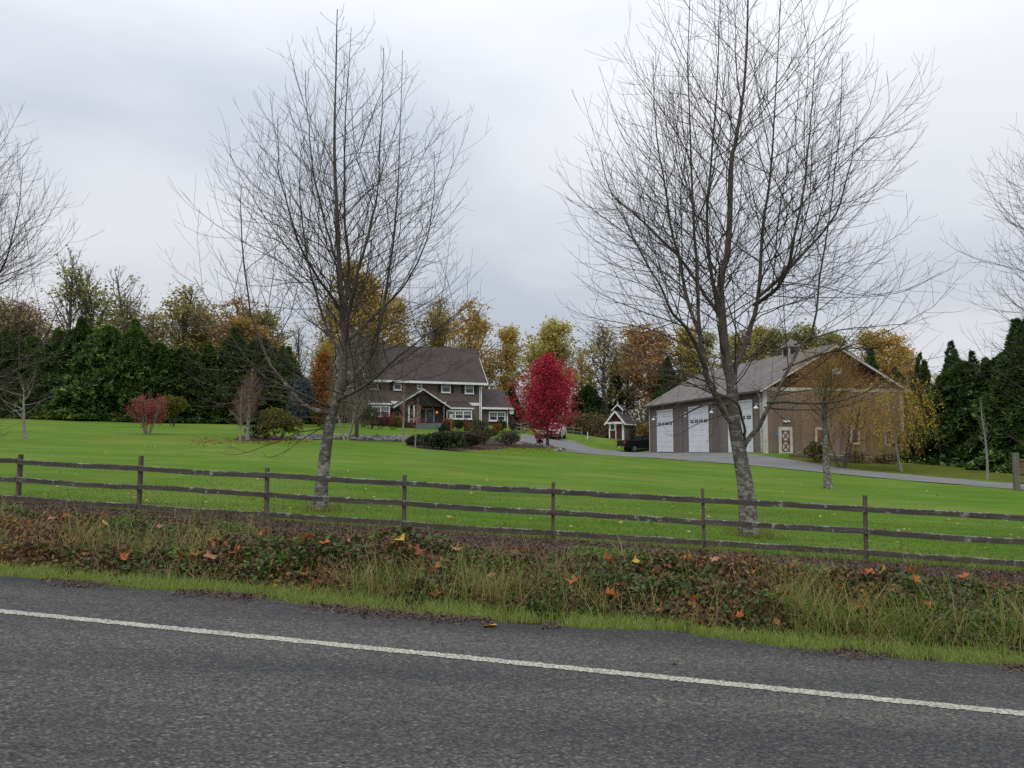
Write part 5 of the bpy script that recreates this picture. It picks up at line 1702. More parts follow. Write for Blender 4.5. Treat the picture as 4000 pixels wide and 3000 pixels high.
m_wtwig = weathered("willow_twig", (0.22, 0.135, 0.045), (0.33, 0.21, 0.07), 3, rough=0.8, b_amt=0)
m_gtwig = weathered("grey_twig", (0.10, 0.092, 0.07), (0.16, 0.15, 0.115), 3, rough=0.9, b_amt=0)
m_rtwig = weathered("rosy_twig", (0.12, 0.065, 0.055), (0.17, 0.10, 0.08), 3, rough=0.9, b_amt=0)
G_SH = "clipped and mounded shrubs before the house"

small_tree("crooked_tree", "small crooked bare tree standing alone on the lawn at the far left", hit(55, 951), 3.0, 0.36, 2.5, 13, 51, up=0.55, rt=0.10, ang=70, m_t=m_pale, k2=0.10, shape=-0.25, lean=(-0.12, 0), thick=1.1)
pb_ = hit(318, 938)
small_tree("pink_shrub", "coral pink leaved multi stemmed shrub on the lawn before the dark conifers", pb_, 2.65, 0.3, 0.85, 80, 52, lf_pink, 3000, 0.105, stems=9, rt=0.035, m_t=m_pale, cat="shrub", ang=52, up=0.5, shape=0.0, lz=0.1)
small_tree("thin_tree", "thin bare lawn tree with rosy twigs and a slim white trunk", hit(519, 955), 3.4, 0.26, 1.05, 60, 53, lf_rust, 260, 0.08, rt=0.055, m_t=m_pale, m_tw=m_rtwig, ang=42, up=0.7, k2=0.1)
small_tree("thin_tree", "rosy twigged bare tree with thicker grey trunk at the mulch bed edge", hit(535, 950), 4.6, 0.22, 1.7, 90, 54, lf_rust, 300, 0.09, rt=0.12, m_t=m_pale, m_tw=m_rtwig, ang=45, up=0.6, k2=0.12)
shrub("bronze_shrub", "bronze and olive leafy shrub in the mulch bed beside the creek stones", hit(603, 950), 2.9, 2.1, 2.2, 2600, lf_ygreen, 55, 0.15)
shrub("dark_shrub", "dark green low shrub at the left of the bronze shrub", hit(570, 947), 2.0, 1.4, 1.6, 1800, lf_dkgreen, 56, 0.14)
shrub("yellow_shrub", "yellow olive conical shrub at the conifer edge behind the pink shrub", hit(372, 921), 2.4, 2.7, 2.2, 2600, lf_ygreen, 57, 0.2, lumps=5)
small_tree("vase_tree", "short vase shaped bare tree with pale trunk by the creek stones", hit(748, 951), 3.2, 0.3, 1.5, 40, 58, rt=0.09, m_t=m_pale, m_tw=m_gtwig, stems=3, ang=40, up=0.9, shape=0.0, k2=0.14)
small_tree("weeping_birch", "dark trunked weeping birch with long grey hanging twigs before the house", hit(769, 949), 8.2, 0.35, 2.2, 54, 59, rt=0.13, m_t=m_limb, m_tw=m_gtwig, droop_twigs=3.2, ang=48, up=0.5, k2=0.075, shape=0.2, thick=1.9)
small_tree("birch_tree", "slim white trunked birch with a few red leaves beside the dark junipers", hit(871, 955), 4.6, 0.3, 1.3, 46, 60, lf_crim, 40, 0.16, rt=0.07, m_t=m_pale, m_tw=m_gtwig, ang=45, up=0.7, k2=0.15)
small_tree("staked_tree", "young staked bare sapling with a few scarlet leaves on the lawn edge", hit(897, 967), 3.4, 0.3, 0.75, 26, 61, lf_crim, 46, 0.15, rt=0.05, m_t=m_pale, m_tw=m_gtwig, ang=45, up=0.7, k2=0.15)
shrub("juniper", "wide dark green spreading juniper, nearest in the bed before the house", hit(945, 970), 3.7, 1.25, 2.0, 5200, lf_dkgreen, 62, 0.16, group=G_SH, lumps=9)
shrub("juniper", "low dark green juniper at the lawn's edge beside the white birch", hit(905, 963), 1.9, 0.9, 1.4, 2200, lf_dkgreen, 63, 0.15, group=G_SH)
shrub("heath_mound", "brown olive heath mound between the dark juniper and the grey shrub", hit(1012, 968), 2.6, 1.35, 1.9, 3600, lf_heath, 64, 0.14, group=G_SH, lumps=8)
shrub("heath_mound", "pale brown twiggy mound behind the olive heath mound", hit(1040, 960), 2.4, 1.55, 1.6, 2800, lf_heath, 65, 0.13, group=G_SH)
shrub("grey_bush", "grey green airy bush at the corner of the gravel drive", hit(1098, 963), 2.2, 1.35, 1.6, 1700, lf_grey, 66, 0.13, group=G_SH)
for px_, dp, w_, h_, lf_, lab, sd_ in ((972, 93, 1.7, 1.5, lf_rust, "orange brown ball shrub under the left half of the bay window", 67), (1006, 94, 1.6, 1.5, lf_rust, "orange brown ball shrub under the right half of the bay window", 68),
        (990, 92, 1.4, 1.55, lf_dkgreen, "dark green shrub between the two orange ball shrubs", 69), (1032, 95, 2.6, 1.5, lf_heath, "loose olive shrub at the house corner downspout", 70),
        (1071, 93, 1.6, 1.3, lf_gold, "clipped golden ball shrub before the wing window", 71), (1088, 95, 1.6, 1.6, lf_dkgreen, "clipped dark green shrub at the right of the golden ball", 72), (1112, 97, 1.7, 1.6, lf_heath, "square brown hedge shrub by the split rail fence", 73),
        (1126, 99, 1.5, 1.4, lf_heath, "brown hedge shrub beyond the split rail fence end post", 74), (958, 90, 1.3, 1.2, lf_dkgreen, "low dark shrub beside the stone steps", 75),
        (822, 84, 3.0, 2.2, lf_maroon, "maroon leaved shrub under the left bay window", 76), (800, 82, 3.2, 2.4, lf_dkgreen, "dark spreading yew left of the maroon shrub", 77), (850, 86, 2.4, 1.6, lf_ygreen, "olive green shrub right of the maroon shrub", 78), (785, 86, 2.0, 2.0, lf_rust, "rust brown shrub at the left end of the house", 79)):
    shrub("garden_shrub", lab, on(px_, dp), w_, h_, w_ * 0.8, 1300, lf_, sd_, 0.15, group=G_SH, lumps=4)
shrub("blue_spruce", "narrow grey blue spruce beside the orange tree", on(652, 80), 2.8, 5.6, 2.6, 2600, leafmat("spruce_blue", [(0.045, 0.065, 0.07), (0.065, 0.09, 0.095), (0.035, 0.05, 0.055)], trans=0.1), 80, 0.22, cat="tree", lumps=9)
sp_or = small_tree("orange_tree", "narrow orange leaved tree between blue spruce and house", on(690, 82), 7.2, 0.08, 1.7, 90, 81, lf_or, 5200, 0.2, rt=0.12, ang=32, up=0.9, shape=0.1, lz=0.2)
shrub("ochre_shrub", "ochre brown shrub at the foot of the orange tree", on(700, 80), 3.0, 3.2, 2.4, 2200, lf_gold, 82, 0.2, lumps=6)

# the red maple
mo = hit(1183, 966)
maple = small_tree("red_maple", "bright crimson red maple in full leaf at the bend of the drive", mo, 7.5, 0.10, 3.5, 130, 90, lf_crim, 14500, 0.15, rt=0.12, ang=52, up=0.45, shape=0.38, lz=0.17, k2=0.17)

# the golden willow before the barn, and the small trees by the drive
wo = hit(1948, 1019)
small_tree("golden_willow", "weeping willow with golden hanging twigs and yellow leaves before the barn corner", wo, 5.5, 0.38, 2.7, 44, 91, lf_yel, 1700, 0.14, rt=0.10, m_t=m_pale, m_tw=m_wtwig, droop_twigs=3.2, ang=62, up=0.3, shape=-0.2, k2=0.15, lz=0.1, lean=(-0.24, 0))
w2 = on(1815, 55)
small_tree("golden_willow", "leafless amber willow thicket hanging over the barn gable wall", w2, 6.9, 0.25, 3.8, 72, 92, lf_or, 420, 0.11, rt=0.08, m_t=m_limb, m_tw=m_wtwig, droop_twigs=3.0, ang=60, up=0.3, stems=3, shape=-0.1, k2=0.17, lz=0.1)
t3 = hit(1790, 1056)
small_tree("lawn_tree", "small dense twigged bare tree with stout grey trunk, nearest the drive before the barn door", t3, 5.4, 0.52, 2.1, 60, 93, lf_or, 160, 0.07, rt=0.17, m_t=m_bark, m_tw=m_wtwig, ang=48, up=0.35, shape=-0.1, k2=0.085, lean=(-0.05, 0))
t4 = hit(2133, 1036)
small_tree("thin_tree", "thin grey bare sapling before the dark conifers at the drive's right end", t4, 4.6, 0.35, 0.9, 26, 94, rt=0.07, m_t=m_pale, m_tw=m_gtwig, ang=42, up=0.7, k2=0.2)
shrub("dark_shrub", "dark evergreen shrub against the barn gable behind the small tree trunk", on(1762, 58.5), 2.0, 1.7, 1.5, 1500, lf_dkgreen, 95, 0.14)
for px_, dp, w_, h_, sd_ in ((1845, 59, 2.4, 1.0, 96), (1905, 59.5, 2.2, 0.8, 97)):
    shrub("heath_mound", "brown heath mound at the foot of the barn gable, %s" % ("under the middle window" if px_ == 1845 else "under the last window"), on(px_, dp), w_, h_, 1.2, 900, lf_heath, sd_, 0.12)

# ------------------------------------------------------------------ conifers
lf_con = leafmat("conifer_sprays", [(0.026, 0.044, 0.015), (0.046, 0.078, 0.022), (0.072, 0.115, 0.030), (0.115, 0.165, 0.045)], tint=True, trans=0.2, rough=0.7)
m_con_t = weathered("conifer_bark", (0.04, 0.03, 0.025), (0.07, 0.055, 0.045), 3, rough=0.95)


def conifer_meshes(seed, Ht, Rb, n, droop=0.25, lump=0.35, power=0.8, gap=0.0, spray=0.85, se=1.35):
    """layered flat sprays round a leader: trunk mesh, foliage mesh"""
    r = np.random.default_rng(seed)
    t = np.sort(r.uniform(0.015, 0.995, n) ** 1.25)
    az = r.uniform(0, 2 * math.pi, n)
    prof = (1 - t ** se) ** power * (0.8 + 0.2 * np.clip(t * 8, 0, 1))
    # branches stand out singly so the outline is ragged
    key = vnoise(az * 2.2 + 5, t * Ht, 0.9, seed) * 0.5 + vnoise(az * 5.1, t * Ht * 1.6, 0.7, seed + 1) * 0.5
    rad = Rb * prof * (1 + lump * key) * r.uniform(0.35, 1.0, n) ** 0.33
    if gap:
        keep = vnoise(az * 1.5, t * Ht * 2.2, 0.8, seed + 2) > -gap
        t, az, rad, prof = t[keep], az[keep], rad[keep], prof[keep]
        n = len(t)
    out = np.stack([np.cos(az), np.sin(az), np.zeros(n)], 1)
    C = out * rad[:, None]
    C[:, 2] = t * Ht - droop * rad + r.normal(0, 0.08, n)
    C[:, 2] = np.maximum(C[:, 2], 0.12)
    # side leaders stand up out of the shoulders
    nl = 11; per = 260
    la = r.uniform(0, 6.283, nl); lt = r.uniform(0.45, 0.93, nl)
    lr = Rb * (1 - lt ** se) ** power * r.uniform(0.35, 0.8, nl)
    lb = np.stack([np.cos(la) * lr, np.sin(la) * lr, lt * Ht - droop * lr * 0.5], 1)
    hh = r.uniform(0, 1, (nl, per)); ph = r.uniform(0, 6.283, (nl, per))
    lh = r.uniform(1.0, 2.0, nl)[:, None]
    q = 0.42 * (1 - hh) ** 0.8 * lh * 0.6
    add = lb[:, None] + np.stack([np.cos(ph) * q, np.sin(ph) * q, (hh - 0.25) * lh], -1)
    C = np.concatenate([C, add.reshape(-1, 3)])
    out = np.concatenate([out, np.stack([np.cos(ph), np.sin(ph), np.full_like(ph, 0.5)], -1).reshape(-1, 3)])
    rad = np.concatenate([rad, np.full(nl * per, Rb * 0.3)])
    n = len(C)
    parts = []
    for j in range(3):
        d = unit(out * 0.8 + r.normal(0, 0.55, (n, 3)) + np.array([0, 0, 0.25]))
        s = spray * r.uniform(0.55, 1.15, n) * (0.5 + 0.5 * np.clip(rad / Rb * 1.6, 0.15, 1))
        nrm = unit(np.array([0, 0, 1.0]) + r.normal(0, 0.45, (n, 3)))
        w = unit(np.cross(d, nrm))
        a = C - d * s[:, None] * 0.35; c = C + d * s[:, None] * 0.65
        wid = (0.22 + 0.1 * r.uniform(-1, 1, n))[:, None] * s[:, None]
        b_ = C + w * wid - np.array([0, 0, 0.06]) * s[:, None]; e_ = C - w * wid - np.array([0, 0, 0.06]) * s[:, None]
        V = np.stack([a, b_, c, e_], 1).reshape(-1, 3)
        parts.append((V, np.arange(n * 4).reshape(-1, 4)))
    V, Q = join(parts)
    fm = mesh_np("foliage", V, Q); fm.materials.append(lf_con)
    P = np.stack([np.zeros(10), np.zeros(10), np.linspace(-0.3, Ht * 0.99, 10)], 1)[None]
    V, Q = tubes(P, (0.018 * Ht * (1 - np.linspace(0, 1, 10)) + 0.015)[None], 7)
    tm = mesh_np("trunk", V, Q, True); tm.materials.append(m_con_t)
    return fm, tm


CON = [conifer_meshes(201, 10.0, 3.3, 19000, 0.35, 0.8, 0.74, gap=0.45, spray=0.66), conifer_meshes(202, 10.0, 3.9, 21000, 0.3, 0.95, 0.66, gap=0.42, spray=0.7), conifer_meshes(203, 10.0, 2.9, 17000, 0.4, 0.85, 0.8, gap=0.45, spray=0.64),
       conifer_meshes(204, 10.0, 2.8, 2300, -0.05, 0.7, 0.85, gap=0.12, spray=0.8, se=0.85)]


def conifer(label, base, Ht, wid, var, rz, tint, group, name="conifer"):
    fm, tm = CON[var]
    root = thing(name, label, "evergreen tree", tuple(base), rz, group)
    k = Ht / 10.0
    root.scale = (k * wid, k * wid, k)
    f_ = link("foliage", fm, None, root); f_.color = (*tint, 1)
    link("trunk", tm, None, root)
    return root


rc = np.random.default_rng(77)
ORD = ["first", "second", "third", "fourth", "fifth", "sixth", "seventh", "eighth", "ninth", "tenth", "eleventh", "twelfth", "thirteenth", "fourteenth", "fifteenth"]
G_L = "dark conifer screen at the left of the lawn"
LEFT = [(-45, 88, 690), (8, 86, 700), (62, 87, 712), (118, 86, 698), (172, 85, 678), (228, 84.5, 690), (284, 84, 684), (338, 85, 728), (392, 86, 738), (446, 86, 730), (505, 87, 700), (560, 88, 716), (612, 89, 742)]
for k, (px_, dp, ty) in enumerate(LEFT):
    p = on(px_, dp)
    h_ = at(px_, ty, dp)[2] - p[2]
    notes = {4: "tallest dark conifer of the left screen, above the pink shrub's left side", 6: "broad bright green conifer right behind the pink shrub", 10: "tall loose conifer behind the rosy twigged bare tree", 12: "last conifer of the screen, beside the blue spruce", 0: "conifer of the left screen cut by the edge of the view"}
    lab = notes.get(k, "dark dense conifer, %s from the left in the screen along the lawn" % ORD[k])
    g_ = rc.uniform(1.0, 1.65)
    conifer(lab, p, h_ * 0.93, rc.uniform(1.0, 1.35) * (10.5 / h_) ** 0.5, [0, 1, 1, 2, 0, 1][k % 6], rc.uniform(0, 6), (g_ * 0.95, g_, g_ * 0.85), G_L)
G_R = "dark conifer screen at the right of the drive"
RIGHT = [(2040, 64, 812, 0, "dark conifer at the left end of the right screen, behind the willow"), (2085, 63, 775, 1, "dense mid green conifer behind the thin grey sapling, left side"), (2135, 62, 770, 2, "dense conifer directly behind the thin grey sapling"),
         (2178, 60, 755, 1, "bright green conifer left of the tallest one by the right edge"), (2225, 57, 690, 0, "tallest ragged conifer at the right edge above the gate post"), (2275, 55, 665, 2, "conifer beyond the gate post cut by the right edge"), (2110, 68, 790, 0, "back row conifer between the pines and the dense hedge conifers"), (2012, 70, 850, 2, "short dark conifer hidden behind the hanging willow twigs")]
for k, (px_, dp, ty, v_, lab) in enumerate(RIGHT):
    p = on(px_, dp); h_ = at(px_, ty, dp)[2] - p[2]
    g_ = rc.uniform(1.1, 1.45)
    conifer(lab, p, h_ * 0.97, rc.uniform(1.15, 1.4) * (8.5 / h_) ** 0.4, v_, rc.uniform(0, 6), (g_ * 0.9, g_, g_ * 0.9), G_R)
G_B = "dark conifers standing among the yellow autumn trees"
for k, (px_, dp, ty, wd, v_, lab) in enumerate([(1270, 118, 832, 1.2, 1, "broad dark green conifer between the red maple and the shed"), (1104, 112, 838, 1.2, 0, "dark conifer behind the end of the house wing"), (1445, 122, 775, 0.9, 2, "dark conifer behind the left end of the barn roof"),
        (1885, 112, 752, 0.9, 3, "dark loose conifer behind the right slope of the barn gable"), (1940, 108, 800, 1.1, 0, "dull green conifer right behind the barn corner"), (1992, 105, 762, 0.8, 3, "sparse dark pine at the right of the orange tree"),
        (2060, 88, 736, 0.85, 3, "open branched pine rising over the right screen"), (2106, 90, 757, 0.9, 3, "smaller open branched pine beside the taller pine"), (1330, 128, 770, 0.7, 3, "narrow dark conifer inside the yellow trees behind the shed")]):
    p = on(px_, dp); h_ = at(px_, ty, dp)[2] - p[2]
    g_ = rc.uniform(0.8, 1.1)
    conifer(lab, p, h_, wd, v_, rc.uniform(0, 6), (g_, g_, g_ * (1.3 if v_ == 3 else 0.9)), G_B, "pine_tree" if v_ == 3 else "conifer")

# ------------------------------------------------------------------ autumn wood behind the houses
lf_aut = leafmat("autumn_leaves", [(0.30, 0.235, 0.07), (0.41, 0.315, 0.085), (0.50, 0.375, 0.095), (0.38, 0.32, 0.11), (0.56, 0.43, 0.14)], tint=True, trans=0.42)
m_wood_b = weathered("grey_trunk", (0.075, 0.066, 0.055), (0.15, 0.135, 0.115), 2, (1, 1, 0.4), rough=0.95)
m_fartwig = weathered("far_twigs", (0.085, 0.072, 0.060), (0.13, 0.11, 0.092), 2, rough=0.9, b_amt=0)


def wood_meshes(seed, Ht, clear, spread, n1, nleaf, lsize, ang=48, up=0.8, shape=0.1, clump=0.35):
    r = np.random.default_rng(seed)
    P0 = grow(np.array([[0, 0, -0.3]]), np.array([[r.normal(0, .05), r.normal(0, .05), 1]]), np.array([Ht * 0.97]), 14, 0.3, 0.12, r)
    rr = (0.016 * Ht * (1 - np.linspace(0, 1, 14)) ** 0.9 + 0.03)[None]
    V, Q = tubes(P0, rr, 7)
    tm = mesh_np("trunk", V, Q, True); tm.materials.append(m_wood_b)
    S, D, tt, idx, pr = spawn(P0, rr, np.array([n1]), clear, 0.97, R(ang), R(11), r)
    f = (tt - clear) / (1 - clear)
    prof = (1 - f) ** (0.35 + shape) * (0.5 + 0.5 * np.sin(np.clip(f * 3.5, 0, math.pi / 2)))
    L = np.maximum(spread * prof * r.uniform(0.6, 1.15, len(S)) / math.sin(R(ang)), 0.5)
    P1 = grow(S, D, L, 8, up, 0.3, r)
    R1 = taper(np.minimum(pr * 0.5, 0.02 + L * 0.012), 0.018, 8, len(S))
    cnt = np.maximum(2, (L / 0.5).astype(int))
    S2, D2, t2, i2, pr2 = spawn(P1, R1, cnt, 0.2, 0.98, R(48), R(14), r)
    L2 = np.clip(L[i2] * (0.55 - 0.3 * t2) * r.uniform(0.5, 1.3, len(S2)), 0.4, 2.6)
    P2 = grow(S2, D2, L2, 6, up * 0.6, 0.3, r)
    R2 = taper(np.full(len(S2), 0.016), 0.010, 6, len(S2))
    S3, D3, t3, i3, pr3 = spawn(P2, R2, np.maximum(1, (L2 / 0.45).astype(int)), 0.2, 0.98, R(45), R(14), r)
    P3 = grow(S3, D3, np.clip(L2[i3] * 0.4 * r.uniform(0.5, 1.4, len(S3)), 0.25, 1.0), 4, 0.4, 0.2, r)
    R3 = taper(np.full(len(S3), 0.010), 0.008, 4, len(S3))
    V, Q = join([tubes(P1, R1, 4), tubes(P2, R2, 3), tubes(P3, R3, 3)])
    bmesh_ = mesh_np("branches", V, Q); bmesh_.materials.append(m_fartwig)
    lm = None
    if nleaf:
        # some boughs have kept their leaves, others have dropped them
        w = np.clip(0.55 + 0.9 * vnoise(P2[:, -1, 0] + P2[:, -1, 1] * 0.7, P2[:, -1, 2], 1.6, seed) + r.normal(0, 0.25, len(P2)), 0.02, 1)
        k = r.choice(len(P2), nleaf, p=w / w.sum())
        C = P2[k, r.integers(2, 6, nleaf)] + r.normal(0, clump, (nleaf, 3)) * np.array([1, 1, 0.7])
        V, Q = leaf_quads(C, r.uniform(0.55, 1.25, nleaf) * lsize, r, aspect=0.8, fold=0.1)
        lm = mesh_np("leaves", V, Q); lm.materials.append(lf_aut)
    return tm, bmesh_, lm


WOOD = {"full": [wood_meshes(301, 14, 0.22, 3.9, 46, 7600, 0.25), wood_meshes(302, 14, 0.26, 3.3, 44, 6400, 0.25, 42, 0.9, 0.2), wood_meshes(306, 14, 0.2, 3.4, 46, 5600, 0.24, 45)],
        "thin": [wood_meshes(303, 14, 0.25, 3.3, 44, 3000, 0.25, 42), wood_meshes(304, 14, 0.3, 2.9, 42, 2500, 0.24, 40, 1.0), wood_meshes(307, 14, 0.3, 2.6, 46, 3400, 0.24, 38, 1.0)],
        "bare": [wood_meshes(305, 14, 0.3, 2.8, 42, 160, 0.22, 42, 0.9), wood_meshes(308, 14, 0.35, 2.2, 36, 60, 0.22, 36, 1.0)]}
GOLD, OLIVE, ORANGE, TAN, YEL = (0.98, 0.92, 0.8), (0.68, 0.78, 1.0), (1.12, 0.84, 0.9), (0.98, 0.88, 1.6), (1.1, 1.0, 0.8)
G_W = "autumn trees of the wood behind the house and barn"
# px, depth, top, width factor, kind, variant, tint, label
WT = [(-30, 128, 640, 1.0, "thin", 0, OLIVE, "thin olive tree above the far left conifers at the picture's edge"),
      (45, 132, 640, 1.1, "thin", 1, TAN, "tan leaved tree low over the conifers, near the left edge"),
      (100, 134, 655, 1.2, "thin", 2, OLIVE, "olive brown tree crown just over the second left conifer"),
      (148, 126, 540, 0.8, "bare", 0, TAN, "tall leafless pale tree, leftmost of the bare spires over the conifers"),
      (172, 130, 562, 0.6, "bare", 1, TAN, "leafless broken topped trunk beside the tall pale bare tree"),
      (212, 128, 573, 0.95, "thin", 2, OLIVE, "olive tree with a leafy rounded top over the tallest conifer"),
      (252, 136, 640, 1.1, "thin", 0, OLIVE, "olive crown low between the leafy topped tree and the bare tree"),
      (296, 127, 568, 0.9, "bare", 0, TAN, "leafless tree with spreading tips above the screen's middle"),
      (330, 135, 668, 1.2, "thin", 0, OLIVE, "low olive tree at the right foot of the spreading bare tree"),
      (362, 129, 612, 1.05, "thin", 2, OLIVE, "olive tree right of the spreading leafless tree"),
      (408, 134, 640, 1.0, "thin", 1, OLIVE, "thin olive tree behind the middle of the left conifers"),
      (448, 130, 665, 1.2, "thin", 2, OLIVE, "dull olive green crown over the right part of the left screen"),
      (508, 128, 632, 1.0, "thin", 0, TAN, "tan and yellow thin tree behind the low sweeping limb"),
      (548, 134, 668, 1.0, "full", 1, OLIVE, "olive gold crown behind the loose tall conifer"),
      (594, 130, 688, 1.15, "full", 0, GOLD, "small round golden crown left of the slender bare tree's trunk"),
      (650, 133, 700, 0.9, "bare", 0, TAN, "leafless pale tree in the gap above the blue spruce"),
      (672, 128, 716, 0.9, "thin", 2, GOLD, "thin gold tree above the orange tree"),
      (722, 136, 640, 0.95, "thin", 1, GOLD, "thin gold tree directly behind the slender bare tree's trunk"),
      (775, 124, 600, 1.0, "full", 1, GOLD, "golden cottonwood behind the left end of the house roof"),
      (828, 122, 568, 1.15, "full", 0, GOLD, "tallest golden cottonwood, over the middle of the house roof"),
      (872, 130, 640, 0.9, "full", 2, GOLD, "golden tree just right of the tallest cottonwood"),
      (912, 126, 630, 0.8, "thin", 2, GOLD, "thin gold tree over the right half of the house roof"),
      (955, 128, 660, 0.8, "thin", 1, YEL, "sparse yellow tree with a clear trunk above the roof ridge's end"),
      (1012, 124, 640, 0.95, "thin", 0, YEL, "tall sparse yellow tree above the end of the roof"),
      (1045, 132, 690, 1.0, "full", 2, GOLD, "gold crown low at the right of the house roof end"),
      (1090, 126, 702, 0.85, "full", 1, GOLD, "gold tree above the house wing"),
      (1148, 122, 686, 1.15, "full", 0, YEL, "big rounded yellow tree left above the red maple"),
      (1192, 132, 740, 0.8, "full", 2, OLIVE, "olive yellow crown hidden behind the red maple's top"),
      (1226, 126, 716, 0.75, "thin", 2, TAN, "slim tan tree right above the red maple"),
      (1262, 134, 750, 0.8, "thin", 0, GOLD, "low gold tree behind the broad dark conifer"),
      (1312, 122, 698, 1.05, "thin", 0, OLIVE, "open branched olive gold tree above the shed"),
      (1352, 132, 735, 0.9, "full", 1, OLIVE, "olive crown right behind the open branched tree above the shed"),
      (1412, 124, 690, 1.1, "full", 0, ORANGE, "broad orange gold tree left of the barn roof"),
      (1452, 130, 722, 0.9, "full", 2, OLIVE, "olive tree between the broad orange gold tree and the forked bare tree"),
      (1500, 126, 704, 0.95, "full", 1, GOLD, "gold tree behind the forked bare tree's left leader"),
      (1548, 128, 716, 1.0, "full", 2, OLIVE, "olive gold tree behind the forked bare tree's fork"),
      (1600, 124, 705, 1.1, "full", 0, OLIVE, "olive gold tree over the middle of the barn roof"),
      (1652, 128, 700, 1.0, "full", 1, GOLD, "gold tree behind the barn roof below the right leader"),
      (1700, 124, 708, 1.0, "full", 2, OLIVE, "olive tree behind the barn cupola"),
      (1752, 128, 704, 1.1, "full", 0, OLIVE, "olive gold tree just left of the barn gable peak"),
      (1806, 126, 712, 1.0, "full", 1, OLIVE, "dull olive tree straight behind the barn gable peak"),
      (1858, 124, 716, 0.95, "full", 2, GOLD, "gold tree behind the right slope of the gable"),
      (1908, 120, 704, 1.0, "full", 0, ORANGE, "bright orange tree at the right end of the barn"),
      (1950, 124, 742, 0.9, "full", 1, ORANGE, "lower orange tree stepping down right of the bright orange one"),
      (1985, 130, 775, 0.8, "thin", 0, ORANGE, "last thin orange tree before the pines"),
      (2030, 135, 800, 0.9, "thin", 1, TAN, "low tan tree showing between the pines"),
      (2150, 140, 800, 1.0, "full", 2, OLIVE, "olive tree behind the right conifer screen")]
rw = np.random.default_rng(91)
for px_, dp, ty, wf, kind_, v_, tint, lab in WT:
    tm, bm_, lm = WOOD[kind_][v_]
    p = on(px_, dp); h_ = at(px_, ty, dp)[2] - p[2]
    root = thing("autumn_tree" if kind_ != "bare" else "leafless_tree", lab, "tree", tuple(p), rw.uniform(0, 6.28), G_W)
    k = h_ / 14.0
    wf *= 1.32 if px_ > 640 else 1.7
    root.scale = (k ** 0.6 * wf, k ** 0.6 * wf, k)
    link("trunk", tm, None, root); link("branches", bm_, None, root)
    if lm:
        o = link("leaves", lm, None, root); o.color = (*[c_ * rw.uniform(0.9, 1.1) for c_ in tint], 1)

# a farther belt of wood and the brush under it: nobody could count it
def thicket(name, label, spans, leaf, seed, dens, hmin, hmax, lsize, twigs):
    r = np.random.default_rng(seed)
    Cs, Ps = [], []
    for (pa, da), (pb, db), hh in spans:
        n = int(abs(pb - pa) * dens)
        w = r.uniform(0, 1, n)
        px_ = pa + (pb - pa) * w; dp = da + (db - da) * w + r.uniform(0, 7, n)
        x = (px_ - PW / 2) / F * dp
        h = hh * (0.72 + 0.28 * vnoise(x, dp, 2.2, seed))
        z = T(x, dp) + h * r.uniform(0, 1, n) ** 0.8
        Cs.append(np.stack([x, dp, z], 1))
        m_ = int(abs(pb - pa) * twigs)
        if m_:
            w = r.uniform(0, 1, m_); px_ = pa + (pb - pa) * w; dp = da + (db - da) * w + r.uniform(0, 7, m_); x = (px_ - PW / 2) / F * dp
            S = np.stack([x, dp, T(x, dp) - 0.1], 1)
            Ps.append(grow(S, r.normal(0, 0.28, (m_, 3)) + np.array([0, 0, 1.0]), hh * r.uniform(0.6, 1.35, m_), 6, 0.3, 0.25, r))
    C = np.concatenate(Cs)
    V, Q = leaf_quads(C, r.uniform(0.6, 1.3, len(C)) * lsize, r)
    o = link(name, mesh_np(name, V, Q), leaf)
    o["kind"] = "stuff"; o["label"] = label
    if Ps:
        P = np.concatenate(Ps)
        V, Q = tubes(P, taper(np.full(len(P), 0.03), 0.01, 6, len(P)), 3)
        o2 = link("thicket_stems", mesh_np("thicket_stems", V, Q), m_fartwig)
        o2["kind"] = "stuff"; o2["label"] = "thin bare stems standing up through the " + label
    return o


lf_brush = leafmat("brush_leaves", [(0.11, 0.08, 0.035), (0.17, 0.12, 0.045), (0.23, 0.15, 0.045), (0.12, 0.12, 0.04)], trans=0.3)
lf_ochre = leafmat("ochre_wood", [(0.11, 0.075, 0.018), (0.17, 0.115, 0.022), (0.22, 0.135, 0.025), (0.10, 0.10, 0.025)], trans=0.3)
lf_belt = leafmat("far_wood", [(0.15, 0.125, 0.06), (0.24, 0.185, 0.07), (0.33, 0.24, 0.08), (0.42, 0.31, 0.10)], trans=0.4)
thicket("brush", "brown brush under the autumn trees and beside the house", [((1215, 112), (1420, 108), 3.6), ((1100, 115), (1230, 112), 3.0), ((1020, 118), (1110, 116), 4.5), ((690, 104), (812, 103), 4.4), ((640, 100), (720, 102), 3.6)], lf_brush, 401, 40, 0, 1, 0.3, 1.6)
thicket("brush", "ochre brush beside the end of the barn", [((1375, 104), (1440, 106), 3.0), ((1880, 100), (2020, 95), 3.2)], lf_ochre, 402, 46, 0, 1, 0.3, 0.8)
thicket("undergrowth", "far autumn undergrowth closing the gaps of the wood", [((-120, 138), (640, 138), 8.5), ((640, 138), (1100, 134), 8.5), ((1100, 134), (1480, 134), 8.5), ((1480, 134), (2020, 132), 9.0), ((2020, 132), (2500, 120), 7.0)], lf_belt, 403, 22, 0, 1, 0.40, 1.0)

# ------------------------------------------------------------------ plants of the bank
def mix_where(r, n, s0, s1, v0, v1):
    s = r.uniform(s0, s1, n); v = r.uniform(v0, v1, n)
    return s, v


def on_bank(s, v, dz=0.0):
    x, y = xy(s, v)
    return np.stack([x, y, bank_z(s, v, x, y) + dz], -1)


